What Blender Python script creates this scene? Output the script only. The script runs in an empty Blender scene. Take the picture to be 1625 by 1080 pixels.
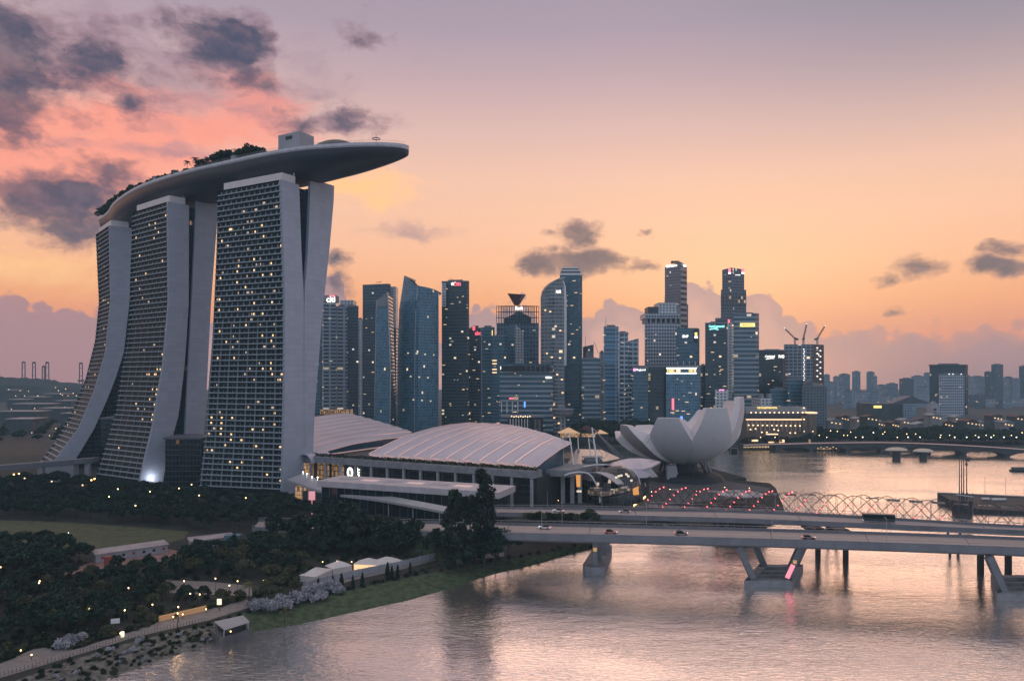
import bpy, bmesh, math, random
from mathutils import Vector, Matrix, noise as mnoise
from mathutils.geometry import tessellate_polygon
SC = bpy.context.scene
COL = SC.collection
# ------------------------------------------------------------------ camera, sky, sun, exposure
F = 1174.0; CX = 812.5; HZ = 595.0; H = 70.0      # lens in photo pixels, level horizon row, eye height in metres
cam = bpy.data.cameras.new('camera'); cam.sensor_width = 36.0; cam.lens = 36.0*F/1625.0
cam.shift_y = (HZ-540.0)/1625.0; cam.clip_start = 1.0; cam.clip_end = 20000
camo = bpy.data.objects.new('camera', cam); COL.objects.link(camo)
camo.location = (0, 0, H); camo.rotation_euler = (math.pi/2, 0, 0)
SC.camera = camo
SC.view_settings.view_transform = 'Standard'; SC.view_settings.look = 'None'
SC.view_settings.exposure = 0.18; SC.view_settings.gamma = 1.0
SC.render.engine = 'CYCLES'
SC.cycles.use_denoising = True
SC.cycles.max_bounces = 6; SC.cycles.diffuse_bounces = 2; SC.cycles.glossy_bounces = 3
SC.cycles.transparent_max_bounces = 12; SC.cycles.volume_bounces = 1
SC.cycles.sample_clamp_indirect = 3.0

def s2l(c):
    c = c/255.0
    return c/12.92 if c <= 0.04045 else ((c+0.055)/1.055)**2.4
def rgb(r, g, b, k=1.0): return (s2l(r)*k, s2l(g)*k, s2l(b)*k, 1.0)

class NT:
    """small helper to write node trees as expressions"""
    def __init__(self, nt):
        self.nt = nt; nt.nodes.clear()
    def n(self, t, **kw):
        nd = self.nt.nodes.new(t)
        for k, v in kw.items(): setattr(nd, k, v)
        return nd
    def set(self, sock, v):
        if isinstance(v, bpy.types.NodeSocket): self.nt.links.new(v, sock)
        elif v is not None: sock.default_value = v
    def m(self, op, a, b=None, c=None, clamp=False):
        nd = self.n('ShaderNodeMath', operation=op, use_clamp=clamp)
        self.set(nd.inputs[0], a)
        if b is not None: self.set(nd.inputs[1], b)
        if c is not None: self.set(nd.inputs[2], c)
        return nd.outputs[0]
    def v(self, op, a, b=None, out=0):
        nd = self.n('ShaderNodeVectorMath', operation=op)
        self.set(nd.inputs[0], a)
        if b is not None: self.set(nd.inputs[1], b)
        return nd.outputs[out]
    def mix(self, f, a, b, blend='MIX'):
        nd = self.n('ShaderNodeMix', data_type='RGBA', blend_type=blend, clamp_factor=True)
        self.set(nd.inputs[0], f); self.set(nd.inputs[6], a); self.set(nd.inputs[7], b)
        return nd.outputs[2]
    def ramp(self, f, stops, interp='LINEAR'):
        nd = self.n('ShaderNodeValToRGB'); cr = nd.color_ramp; cr.interpolation = interp
        while len(cr.elements) < len(stops): cr.elements.new(0.5)
        for e, (p, c) in zip(cr.elements, stops): e.position = p; e.color = c
        self.set(nd.inputs[0], f); return nd.outputs[0]
    def smooth(self, x, lo, hi, a=0.0, b=1.0):
        nd = self.n('ShaderNodeMapRange', interpolation_type='SMOOTHSTEP')
        self.set(nd.inputs[0], x); nd.inputs[1].default_value = lo; nd.inputs[2].default_value = hi
        nd.inputs[3].default_value = a; nd.inputs[4].default_value = b
        return nd.outputs[0]
    def noise(self, vec, scale, detail=4, rough=0.55, dim='3D', dist=0.0, color=False):
        nd = self.n('ShaderNodeTexNoise', noise_dimensions=dim)
        if vec is not None: self.set(nd.inputs['Vector'], vec)
        nd.inputs['Scale'].default_value = scale; nd.inputs['Detail'].default_value = detail
        nd.inputs['Roughness'].default_value = rough; nd.inputs['Distortion'].default_value = dist
        return nd.outputs['Color' if color else 'Fac']
    def comb(self, x, y, z=0.0):
        nd = self.n('ShaderNodeCombineXYZ'); self.set(nd.inputs[0], x); self.set(nd.inputs[1], y); self.set(nd.inputs[2], z)
        return nd.outputs[0]
    def sep(self, v):
        nd = self.n('ShaderNodeSeparateXYZ'); self.set(nd.inputs[0], v); return nd.outputs

SUN_AZ = math.radians(16.0)      # to the right of straight ahead, behind the skyline
SUN_EL = math.radians(4.0)

def build_world():
    w = bpy.data.worlds.new('World'); SC.world = w; w.use_nodes = True
    t = NT(w.node_tree)
    d = t.v('NORMALIZE', t.n('ShaderNodeTexCoord').outputs['Generated'])
    x, y, z = t.sep(d)
    hyp = t.m('SQRT', t.m('ADD', t.m('MULTIPLY', x, x), t.m('MULTIPLY', y, y)))
    az = t.m('MULTIPLY', t.m('ARCTAN2', x, y), F)
    el = t.m('MULTIPLY', t.m('DIVIDE', z, t.m('MAXIMUM', hyp, 0.02)), F)
    q = t.comb(az, el, 0.0)
    def pos(px, py):
        a = math.atan((px-CX)/F); return (a*F, (HZ-py)*math.cos(a))
    # clear dusk gradient by elevation
    def st(py, r, g, b): return ((HZ-py)/1174.0/1.4, rgb(r, g, b))
    e01 = t.m('DIVIDE', el, 1174.0*1.4, clamp=True)
    base = t.ramp(e01, [st(595, 214, 132, 112), st(530, 240, 146, 106), st(480, 250, 168, 112), st(430, 251, 184, 138), st(370, 247, 190, 155),
                        st(290, 239, 190, 164), st(210, 218, 179, 169), st(130, 192, 163, 167), st(50, 168, 150, 163), st(-60, 158, 142, 160),
                        (0.52, rgb(190, 174, 178)), (0.70, rgb(226, 206, 196)), (1.0, rgb(234, 214, 204))])
    # warmer, brighter towards the set sun
    glow = t.m('SUBTRACT', 1.0, t.v('LENGTH', t.v('MULTIPLY', t.v('SUBTRACT', q, pos(1180, 430)+(0,)), (1/560.0, 1/210.0, 0)), out=1), clamp=True)
    base = t.mix(t.m('MULTIPLY', t.m('MULTIPLY', glow, glow), 0.5), base, rgb(254, 203, 154, 1.05))
    upr = t.m('MULTIPLY', t.smooth(az, 120.0, 800.0), t.smooth(el, 230.0, 620.0))
    base = t.mix(t.m('MULTIPLY', upr, 0.85), base, rgb(126, 126, 140))
    # far from the sun: the dusk blue of the eastern sky
    bk = t.smooth(y, 0.35, -0.45)
    back = t.ramp(t.m('MULTIPLY', z, 1.0, clamp=True), [(0.0, rgb(158, 176, 202)), (0.25, rgb(178, 192, 212)), (0.6, rgb(180, 184, 202)), (1.0, rgb(180, 176, 192))])
    base = t.mix(bk, base, back)
    # noise used by every cloud
    warp = t.v('MULTIPLY', t.v('SUBTRACT', t.noise(t.v('MULTIPLY', q, (1/80.0, 1/55.0, 1)), 1.0, 6, 0.62, color=True), (0.5, 0.5, 0.5)), (105, 62, 0))
    qw = t.v('ADD', q, warp)
    fb = t.noise(t.v('MULTIPLY', qw, (1/95.0, 1/60.0, 1)), 1.0, 7, 0.58)
    fine = t.noise(t.v('MULTIPLY', q, (1/30.0, 1/22.0, 1)), 1.0, 6, 0.6)
    def blobs(items, vec):
        tot = None
        for (px, py, rx, ry, wgt) in items:
            c = pos(px, py)
            ln = t.v('LENGTH', t.v('MULTIPLY', t.v('SUBTRACT', vec, (c[0], c[1], 0)), (1.0/rx, 1.0/ry, 0)), out=1)
            f = t.m('MULTIPLY', t.m('SUBTRACT', 1.0, ln), wgt)
            tot = f if tot is None else t.m('MAXIMUM', tot, f)
        return tot
    c = base
    # lit salmon veil on the left and the bright patch right of the hotel
    streak = t.noise(t.v('MULTIPLY', qw, (1/260.0, 1/46.0, 1)), 1.0, 5, 0.55)
    veil = blobs([(215, 205, 330, 95, 1.0), (60, 240, 260, 110, 1.0), (400, 165, 110, 55, 1.0), (120, 300, 280, 80, .8)], qw)
    vm = t.smooth(t.m('ADD', veil, t.m('MULTIPLY', t.m('SUBTRACT', streak, 0.5), 1.5)), 0.0, 0.75)
    c = t.mix(t.m('MULTIPLY', vm, 0.85), c, rgb(250, 150, 128))
    gold = blobs([(562, 300, 120, 34, 1.25), (600, 322, 60, 16, 1.0), (60, 425, 170, 40, .9)], qw)
    gm = t.smooth(t.m('ADD', gold, t.m('ADD', t.m('MULTIPLY', t.m('SUBTRACT', streak, 0.5), 2.2), t.m('MULTIPLY', t.m('SUBTRACT', fine, 0.5), .9))), 0.0, 1.0)
    c = t.mix(t.m('MULTIPLY', gm, 0.92), c, rgb(255, 194, 132, 1.06))
    # grey-mauve streaks over the veil
    gs = blobs([(260, 100, 380, 120, .8), (520, 195, 150, 34, .75), (250, 240, 240, 22, .8), (640, 365, 120, 20, .6)], qw)
    gsm = t.smooth(t.m('ADD', gs, t.m('MULTIPLY', t.m('SUBTRACT', fb, 0.5), 1.7)), 0.1, 0.8)
    c = t.mix(t.m('MULTIPLY', gsm, 0.62), c, rgb(150, 122, 138))
    # bank of cumulus along the horizon: outline by azimuth, bumpy with noise
    fc = t.n('ShaderNodeFloatCurve')
    outline = [(-260, 470), (0, 470), (60, 476), (150, 488), (300, 500), (480, 500), (505, 440), (530, 436), (550, 468), (575, 540), (690, 540), (735, 505),
               (752, 488), (790, 482), (830, 476), (858, 505), (920, 510), (938, 496), (962, 480), (1000, 475), (1020, 494), (1052, 488), (1082, 446), (1108, 444),
               (1140, 470), (1172, 478), (1190, 460), (1212, 454), (1228, 466), (1242, 492), (1280, 505), (1330, 518), (1400, 521), (1500, 519), (1625, 512), (1900, 500)]
    cv = fc.mapping.curves[0]
    pts = []
    for (px, py) in outline:
        a, e = pos(px, py); pts.append(((a+1174)/2348.0, e/240.0))
    while len(cv.points) < len(pts): cv.points.new(0.5, 0.5)
    for p_, (a, e) in zip(cv.points, pts): p_.location = (a, e); p_.handle_type = 'AUTO_CLAMPED'
    fc.mapping.update()
    t.set(fc.inputs['Value'], t.m('DIVIDE', t.m('ADD', az, 1174.0), 2348.0, clamp=True))
    vo = t.n('ShaderNodeTexVoronoi', feature='SMOOTH_F1'); vo.inputs['Scale'].default_value = 1/22.0; vo.inputs['Smoothness'].default_value = 0.35
    t.set(vo.inputs['Vector'], q)
    bump = t.m('ADD', t.m('MULTIPLY', t.m('SUBTRACT', 0.42, vo.outputs['Distance']), 34.0), t.m('MULTIPLY', t.m('SUBTRACT', fine, 0.5), 34.0))
    hgt = t.m('ADD', t.m('MULTIPLY', fc.outputs[0], 240.0), bump)
    cum = t.smooth(t.m('SUBTRACT', hgt, el), -3.0, 5.0)
    edge = t.smooth(t.m('SUBTRACT', hgt, el), 0.0, 60.0)
    ccol = t.mix(edge, rgb(172, 136, 142), rgb(208, 158, 152))
    ccol = t.mix(t.m('MULTIPLY', t.m('SUBTRACT', fb, 0.3, clamp=True), 0.9), ccol, rgb(160, 132, 142))
    sidef = t.smooth(az, 330.0, 640.0)
    ccol = t.mix(sidef, ccol, t.ramp(t.m('DIVIDE', el, 110.0, clamp=True), [(0.0, rgb(140, 116, 130)), (0.45, rgb(172, 130, 136)), (0.85, rgb(206, 142, 132)), (1.0, rgb(226, 146, 118))]))
    sidel = t.smooth(az, -480.0, -620.0)
    ccol = t.mix(sidel, ccol, rgb(178, 130, 134))
    fr = t.smooth(y, 0.1, 0.3)
    soft = t.m('MULTIPLY_ADD', sidef, t.m('SUBTRACT', t.smooth(t.m('SUBTRACT', hgt, el), -22.0, 26.0), 1.0), 1.0)
    cumm = t.m('MULTIPLY', t.m('MULTIPLY', t.m('MINIMUM', t.m('MAXIMUM', cum, 0.0), 1.0), fr), 0.94)
    cumm = t.m('MULTIPLY', cumm, soft)
    c = t.mix(cumm, c, ccol)
    # dark blue-grey clouds
    dk = blobs([(0, 95, 84, 112, 1.35), (14, 175, 66, 58, 1.25), (350, 75, 84, 66, 1.3), (395, 122, 64, 30, 1.15), (262, 40, 52, 34, 0.9), (165, 105, 80, 55, .62),
                (205, 165, 40, 20, .55), (78, 322, 98, 56, 1.3), (20, 305, 90, 40, 1.0), (118, 358, 76, 34, 1.2), (170, 275, 50, 25, .85), (120, 180, 55, 30, .5),
                (905, 414, 84, 26, 1.3), (860, 418, 46, 20, 1.0), (950, 420, 40, 18, .95), (916, 370, 44, 24, 1.25), (873, 368, 22, 10, .8), (873, 396, 18, 9, .8),
                (1562, 418, 30, 14, 1.0), (1612, 394, 30, 12, .95), (1612, 420, 36, 14, 1.0), (1455, 424, 26, 20, .75), (1424, 442, 18, 10, .6),
                (1022, 366, 16, 9, .75), (1022, 420, 40, 16, .6), (1408, 494, 14, 8, .8), (570, 62, 34, 30, .30), (545, 190, 60, 24, .55), (480, 195, 40, 24, .6),
                (535, 412, 22, 20, .75), (530, 448, 24, 26, .55)], t.v('ADD', q, t.v('MULTIPLY', warp, (.7, .7, 0))))
    dkn = t.m('ADD', dk, t.m('ADD', t.m('MULTIPLY', t.m('SUBTRACT', fb, 0.48), 2.1), t.m('MULTIPLY', t.m('SUBTRACT', fine, 0.5), 1.3)))
    dkm = t.m('MULTIPLY', t.smooth(dkn, -0.12, 0.82), t.m('MULTIPLY_ADD', t.smooth(fb, .30, .62), .22, .78))
    dcol = t.mix(t.smooth(az, -300.0, 0.0), rgb(62, 66, 90), rgb(96, 82, 92))
    dcol = t.mix(t.m('MULTIPLY', t.smooth(fine, 0.4, 0.75), 0.5), dcol, rgb(132, 106, 116))
    rimg = t.m('MULTIPLY', t.m('MULTIPLY', dkm, t.m('SUBTRACT', 1.0, dkm)), 1.5, clamp=True)
    c = t.mix(t.m('MULTIPLY', t.m('MULTIPLY', dkm, fr), 0.95), c, dcol)
    c = t.mix(t.m('MULTIPLY', t.m('MULTIPLY', rimg, fr), 0.25), c, rgb(214, 142, 134))
    # below the horizon
    c = t.mix(t.smooth(z, -0.005, -0.05), c, rgb(70, 74, 88))
    bg = t.n('ShaderNodeBackground'); t.set(bg.inputs[0], c); bg.inputs[1].default_value = 1.0
    sky = t.n('ShaderNodeTexSky', sky_type='NISHITA'); sky.sun_disc = False
    sky.sun_elevation = SUN_EL; sky.sun_rotation = SUN_AZ
    bg2 = t.n('ShaderNodeBackground'); t.set(bg2.inputs[0], sky.outputs[0]); bg2.inputs[1].default_value = 0.006
    ad = t.n('ShaderNodeAddShader'); t.nt.links.new(bg.outputs[0], ad.inputs[0]); t.nt.links.new(bg2.outputs[0], ad.inputs[1])
    out = t.n('ShaderNodeOutputWorld'); t.nt.links.new(ad.outputs[0], out.inputs[0])
    w.cycles.sampling_method = 'MANUAL'; w.cycles.sample_map_resolution = 512
build_world()
sun = bpy.data.lights.new('sun', 'SUN'); sun.energy = 0.5; sun.angle = math.radians(50.0); sun.color = (1.0, 0.62, 0.46)
suno = bpy.data.objects.new('sun', sun); COL.objects.link(suno)
suno.rotation_euler = (-(math.pi/2-SUN_EL), 0, -SUN_AZ)
suno.rotation_euler = Vector((-math.sin(SUN_AZ)*math.cos(SUN_EL), -math.cos(SUN_AZ)*math.cos(SUN_EL), -math.sin(SUN_EL))).to_track_quat('-Z', 'Y').to_euler()

# ------------------------------------------------------------------ helpers
def G(px, py, z=0.0):
    """point at height z seen at that place of the photograph"""
    Y = (H-z)*F/(py-HZ); return Vector(((px-CX)/F*Y, Y, z))
def P(px, py, Y): return Vector(((px-CX)/F*Y, Y, H-(py-HZ)/F*Y))
def XX(px, Y): return (px-CX)/F*Y
def ZZ(py, Y): return H-(py-HZ)/F*Y
def lerp(a, b, t): return a+(b-a)*t
def pl(poly, v):
    """polyline lookup: poly = [(key, value)...] sorted by key"""
    if v <= poly[0][0]: return poly[0][1]
    for (a, b), (c, d) in zip(poly, poly[1:]):
        if v <= c: return b+(d-b)*(v-a)/(c-a)
    return poly[-1][1]
def wloc(o):
    v = Vector((0, 0, 0))
    while o is not None: v += o.location; o = o.parent
    return v
def tag(o, label=None, cat=None, group=None, kind=None):
    if label: o['label'] = label
    if cat: o['category'] = cat
    if group: o['group'] = group
    if kind: o['kind'] = kind
    return o
def empty(name, loc, label=None, cat=None, group=None):
    o = bpy.data.objects.new(name, None); COL.objects.link(o); o.location = loc; o.empty_display_size = 1.0
    return tag(o, label, cat, group)
def inst(name, mesh, parent=None, loc=(0, 0, 0), rz=0.0, sc=1.0):
    o = bpy.data.objects.new(name, mesh); COL.objects.link(o)
    if parent is not None: o.parent = parent
    o.location = loc; o.rotation_euler = (0, 0, rz)
    o.scale = sc if hasattr(sc, '__len__') else (sc, sc, sc)
    return o
class MB:
    """collects faces (world coordinates) and links them as ONE mesh object"""
    def __init__(self): self.v = []; self.f = []; self.uv = []; self.mi = []; self.sm = []
    def face(self, pts, uv=None, m=0, smooth=False):
        i = len(self.v); self.v += [Vector(p) for p in pts]; self.f.append(list(range(i, i+len(pts))))
        self.uv.append(uv if uv else [(0, 0)]*len(pts)); self.mi.append(m); self.sm.append(smooth); return self
    def wall(self, a, b, z0, z1, m=0, u0=0.0, za=None, zb=None):
        """vertical wall from a to b, uv in metres; za / zb let the top slope"""
        L = math.hypot(b[0]-a[0], b[1]-a[1]); ta = z1 if za is None else za; tb = z1 if zb is None else zb
        return self.face([(a[0], a[1], z0), (b[0], b[1], z0), (b[0], b[1], tb), (a[0], a[1], ta)], [(u0, z0), (u0+L, z0), (u0+L, tb), (u0, ta)], m)
    def prism(self, poly, z0, z1, m=0, top=None, tops=None, bottom=False):
        n = len(poly); u = 0
        ar = sum(poly[i][0]*poly[(i+1) % n][1]-poly[(i+1) % n][0]*poly[i][1] for i in range(n))
        if ar < 0:
            poly = poly[::-1]; tops = tops[::-1] if tops else None
        tz = tops or [z1]*n
        for i in range(n):
            a, b = poly[i], poly[(i+1) % n]
            self.wall(a, b, z0, z1, m, u, tz[i], tz[(i+1) % n]); u += math.hypot(b[0]-a[0], b[1]-a[1])
        t = m if top is None else top
        self.face([(p[0], p[1], z) for p, z in zip(poly, tz)], [(0.01, 0.01)]*n, t)
        if bottom: self.face([(p[0], p[1], z0) for p in poly[::-1]], None, t)
        return self
    def box(self, c, s, rz=0.0, m=0):
        cx, cy, cz = c; hx, hy, hz = s[0]/2, s[1]/2, s[2]/2; co, si = math.cos(rz), math.sin(rz)
        p = [(cx+x*co-y*si, cy+x*si+y*co) for x, y in ((-hx, -hy), (hx, -hy), (hx, hy), (-hx, hy))]
        return self.prism(p, cz-hz, cz+hz, m, bottom=True)
    def beam(self, a, b, w, h, m=0, up=(0, 0, 1)):
        a = Vector(a); b = Vector(b); d = (b-a).normalized(); s = d.cross(Vector(up))
        if s.length < 1e-4: s = d.cross(Vector((1, 0, 0)))
        s.normalize(); u = s.cross(d); s = s*w/2; u = u*h/2
        A = [a-s-u, a+s-u, a+s+u, a-s+u]; B = [b-s-u, b+s-u, b+s+u, b-s+u]
        for i in range(4): self.face([A[i], A[(i+1) % 4], B[(i+1) % 4], B[i]], None, m)
        self.face(A[::-1], None, m); self.face(B, None, m); return self
    def tube(self, pts, r, n=6, m=0, cap=True):
        pts = [Vector(p) for p in pts]; rs = r if hasattr(r, '__len__') else [r]*len(pts); rings = []
        ref = Vector((0, 0, 1))
        for i, p in enumerate(pts):
            d = (pts[min(i+1, len(pts)-1)]-pts[max(i-1, 0)]).normalized()
            s = d.cross(ref)
            if s.length < 0.05: s = d.cross(Vector((1, 0, 0)))
            s.normalize(); u = s.cross(d)
            rings.append([p+(s*math.cos(k*2*math.pi/n)+u*math.sin(k*2*math.pi/n))*rs[i] for k in range(n)])
        for a, b in zip(rings, rings[1:]):
            for k in range(n): self.face([a[k], a[(k+1) % n], b[(k+1) % n], b[k]], None, m, True)
        if cap: self.face(rings[0][::-1], None, m); self.face(rings[-1], None, m)
        return self
    def grid(self, rows, m=0, smooth=True, uv=None):
        for j in range(len(rows)-1):
            for i in range(len(rows[0])-1):
                q = [rows[j][i], rows[j][i+1], rows[j+1][i+1], rows[j+1][i]]
                u = [uv(j, i), uv(j, i+1), uv(j+1, i+1), uv(j+1, i)] if uv else None
                self.face(q, u, m, smooth)
        return self
    def lathe(self, c, prof, n=16, m=0):
        rows = [[Vector((c[0]+r*math.cos(k*2*math.pi/n), c[1]+r*math.sin(k*2*math.pi/n), c[2]+z)) for k in range(n+1)] for r, z in prof]
        return self.grid(rows, m)
    def flat(self, poly, m=0, uv=True):
        pts = [Vector(p) for p in poly]
        for tr in tessellate_polygon([pts]):
            q = [pts[i] for i in tr]
            if (q[1]-q[0]).cross(q[2]-q[0]).z < 0: q = q[::-1]
            self.face(q, [(p.x, p.y) for p in q], m)
        return self
    def mesh(self, name, mats, off=Vector((0, 0, 0)), weld=False):
        me = bpy.data.meshes.new(name); me.from_pydata([tuple(v-off) for v in self.v], [], self.f)
        for mt in (mats if isinstance(mats, (list, tuple)) else [mats]): me.materials.append(mt)
        ul = me.uv_layers.new(name='UVMap'); k = 0
        data = [c for fuv in self.uv for p in fuv for c in p]
        ul.data.foreach_set('uv', data)
        me.polygons.foreach_set('material_index', self.mi); me.polygons.foreach_set('use_smooth', self.sm)
        if weld:
            bm = bmesh.new(); bm.from_mesh(me); bmesh.ops.remove_doubles(bm, verts=bm.verts, dist=0.002); bm.to_mesh(me); bm.free()
        me.update(); return me
    def build(self, name, mats, parent=None, weld=False):
        me = self.mesh(name, mats, wloc(parent) if parent is not None else Vector((0, 0, 0)), weld)
        o = bpy.data.objects.new(name, me); COL.objects.link(o)
        if parent is not None: o.parent = parent
        return o
    def thing(self, name, mats, label, cat, group=None, kind=None, weld=False):
        """a top-level thing that is one mesh, with its origin at its base"""
        xs = [v.x for v in self.v]; ys = [v.y for v in self.v]; zs = [v.z for v in self.v]
        off = Vector(((min(xs)+max(xs))/2, (min(ys)+max(ys))/2, min(zs)))
        me = self.mesh(name, mats, off, weld); o = bpy.data.objects.new(name, me); COL.objects.link(o); o.location = off
        return tag(o, label, cat, group, kind)

# ------------------------------------------------------------------ materials
def mat(name, col, rough=0.6, metal=0.0, spec=0.5, emit=None, es=0.0, var=0.0, vs=0.2, sample=False):
    m = bpy.data.materials.new(name); m.use_nodes = True; t = NT(m.node_tree)
    b = t.n('ShaderNodeBsdfPrincipled'); o = t.n('ShaderNodeOutputMaterial'); t.nt.links.new(b.outputs[0], o.inputs[0])
    col = tuple(col)+(1.0,) if len(col) == 3 else col
    if var:
        g = t.n('ShaderNodeNewGeometry')
        nz = t.noise(g.outputs['Position'], vs, 5, 0.6)
        nz2 = t.noise(g.outputs['Position'], vs*9, 3, 0.6)
        f = t.m('ADD', t.m('MULTIPLY', nz, 0.7), t.m('MULTIPLY', nz2, 0.3))
        f = t.smooth(f, 0.3, 0.7)
        lo = tuple(c*(1-var) for c in col[:3])+(1,); hi = tuple(min(1, c*(1+var)) for c in col[:3])+(1,)
        t.set(b.inputs['Base Color'], t.mix(f, lo, hi))
    else: b.inputs['Base Color'].default_value = col
    b.inputs['Roughness'].default_value = rough; b.inputs['Metallic'].default_value = metal; b.inputs['Specular IOR Level'].default_value = spec
    if emit:
        b.inputs['Emission Color'].default_value = tuple(emit[:3])+(1,); b.inputs['Emission Strength'].default_value = es
        if not sample: m.cycles.emission_sampling = 'NONE'
    return m
def facade(name, glass, frame, bay=3.0, fl=3.6, mull=0.12, span=0.3, lit=0.03, litc=(1.0, .72, .38), ls=1.6, rough=0.18, run=0.0, spec=0.6, gv=0.6, fine=0.0, metal=0.0):
    """curtain wall: panes, mullions and spandrels in metres of the wall's own UV; a few panes are lit from inside"""
    m = bpy.data.materials.new(name); m.use_nodes = True; t = NT(m.node_tree)
    b = t.n('ShaderNodeBsdfPrincipled'); o = t.n('ShaderNodeOutputMaterial'); t.nt.links.new(b.outputs[0], o.inputs[0])
    uv = t.n('ShaderNodeUVMap').outputs[0]; u, v, _ = t.sep(uv)
    uu = t.m('DIVIDE', u, bay); vv = t.m('DIVIDE', v, fl)
    win = t.m('MULTIPLY', t.m('GREATER_THAN', t.m('FRACT', uu), mull), t.m('GREATER_THAN', t.m('FRACT', vv), span))
    cell = t.comb(t.m('FLOOR', uu), t.m('FLOOR', vv))
    wn = t.n('ShaderNodeTexWhiteNoise', noise_dimensions='2D'); t.set(wn.inputs['Vector'], cell)
    r1 = wn.outputs['Value']; r2 = t.sep(wn.outputs['Color'])
    floorrnd = t.n('ShaderNodeTexWhiteNoise', noise_dimensions='1D'); t.set(floorrnd.inputs['W'], t.m('FLOOR', vv))
    clus = t.noise(t.v('MULTIPLY', cell, (0.22, 0.9, 1)), 1.0, 2, 0.5, dim='2D')
    big = t.noise(t.v('MULTIPLY', uv, (0.015, 0.02, 0)), 1.0, 3, 0.55, dim='2D')
    g = tuple(glass)+(1,); gl = tuple(c*(1-gv) for c in glass)+(1,); gh = tuple(c*(1+gv) for c in glass)+(1,)
    gc = t.mix(t.m('ADD', t.m('MULTIPLY', r2[0], 0.6), t.m('MULTIPLY', big, 0.4)), gl, gh)
    fcol = t.mix(t.m('ADD', t.m('MULTIPLY', floorrnd.outputs['Value'], 0.5), t.m('MULTIPLY', big, 0.5)), tuple(c*0.75 for c in frame)+(1,), tuple(c*1.2 for c in frame)+(1,))
    t.set(b.inputs['Base Color'], t.mix(win, fcol, gc))
    t.set(b.inputs['Roughness'], t.m('MULTIPLY_ADD', win, rough-0.6, 0.6))
    b.inputs['Specular IOR Level'].default_value = spec; b.inputs['Metallic'].default_value = metal
    if lit > 0:
        thr = t.m('MULTIPLY', t.smooth(clus, 0.42, 0.75), lit*1.9)
        on = win if lit >= 9 else t.m('MULTIPLY', t.m('LESS_THAN', r1, thr), win)
        t.set(b.inputs['Emission Color'], t.mix(r2[1], tuple(litc)+(1,), (litc[0], litc[1]*1.15, litc[2]*1.9, 1)))
        t.set(b.inputs['Emission Strength'], t.m('MULTIPLY', on, t.m('MULTIPLY_ADD', r2[2], ls*.6, ls*0.12)))
        m.cycles.emission_sampling = 'NONE'
    return m
def leafmat(name, dark, light, rough=0.75):
    m = bpy.data.materials.new(name); m.use_nodes = True; t = NT(m.node_tree)
    b = t.n('ShaderNodeBsdfPrincipled'); o = t.n('ShaderNodeOutputMaterial'); t.nt.links.new(b.outputs[0], o.inputs[0])
    g = t.n('ShaderNodeNewGeometry'); oi = t.n('ShaderNodeObjectInfo')
    f = t.m('ADD', t.m('MULTIPLY', g.outputs['Random Per Island'], 0.65), t.m('MULTIPLY', oi.outputs['Random'], 0.4))
    nz = t.noise(g.outputs['Position'], 0.35, 3, 0.6)
    f = t.m('ADD', t.m('MULTIPLY', f, 0.6), t.m('MULTIPLY', t.smooth(nz, 0.35, 0.7), 0.45), clamp=True)
    t.set(b.inputs['Base Color'], t.mix(f, tuple(dark)+(1,), tuple(light)+(1,)))
    b.inputs['Roughness'].default_value = rough; b.inputs['Specular IOR Level'].default_value = 0.25
    return m
M = {}
M['conc'] = mat('pale_concrete', (.36, .36, .39), .75, var=.10, vs=.08)
M['wallpanel'] = mat('hotel_end_wall_panel', (.41, .43, .50), .62, var=.06, vs=.06)
M['ledge'] = mat('balcony_concrete', (.32, .37, .40), .7, var=.08)
M['hglass'] = mat('hotel_glazing', (.010, .018, .024), .5, spec=.2, var=.4, vs=.3)
M['bglass'] = mat('blue_glass', (.02, .07, .11), .15, spec=.8, var=.3, vs=.1)
M['dark'] = mat('dark_recess', (.012, .016, .02), .6, var=.3)
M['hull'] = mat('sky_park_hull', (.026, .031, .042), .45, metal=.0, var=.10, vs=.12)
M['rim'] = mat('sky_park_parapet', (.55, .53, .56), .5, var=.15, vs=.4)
M['white'] = mat('white_paint', (.78, .77, .77), .5, var=.05)
M['pink'] = mat('pale_roof_screen', (.72, .66, .66), .55, var=.06)
M['roofw'] = mat('vault_roof_metal', (.52, .49, .56), .36, metal=.2, var=.07, vs=.05)
M['roofe'] = mat('vault_roof_edge', (.95, .74, .68), .3, emit=(1, .50, .40), es=.16)  # pink light along the ribs put into pale colour and faint emission
M['steel'] = mat('grey_steel', (.40, .41, .44), .45, metal=.3, var=.1)
M['dsteel'] = mat('dark_steel', (.06, .065, .08), .5, metal=.3, var=.2)
M['red'] = mat('red_steel', (.13, .035, .04), .5, var=.1)
M['asphalt'] = mat('asphalt_road', (.36, .30, .28), .7, var=.22, vs=.12)
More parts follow.
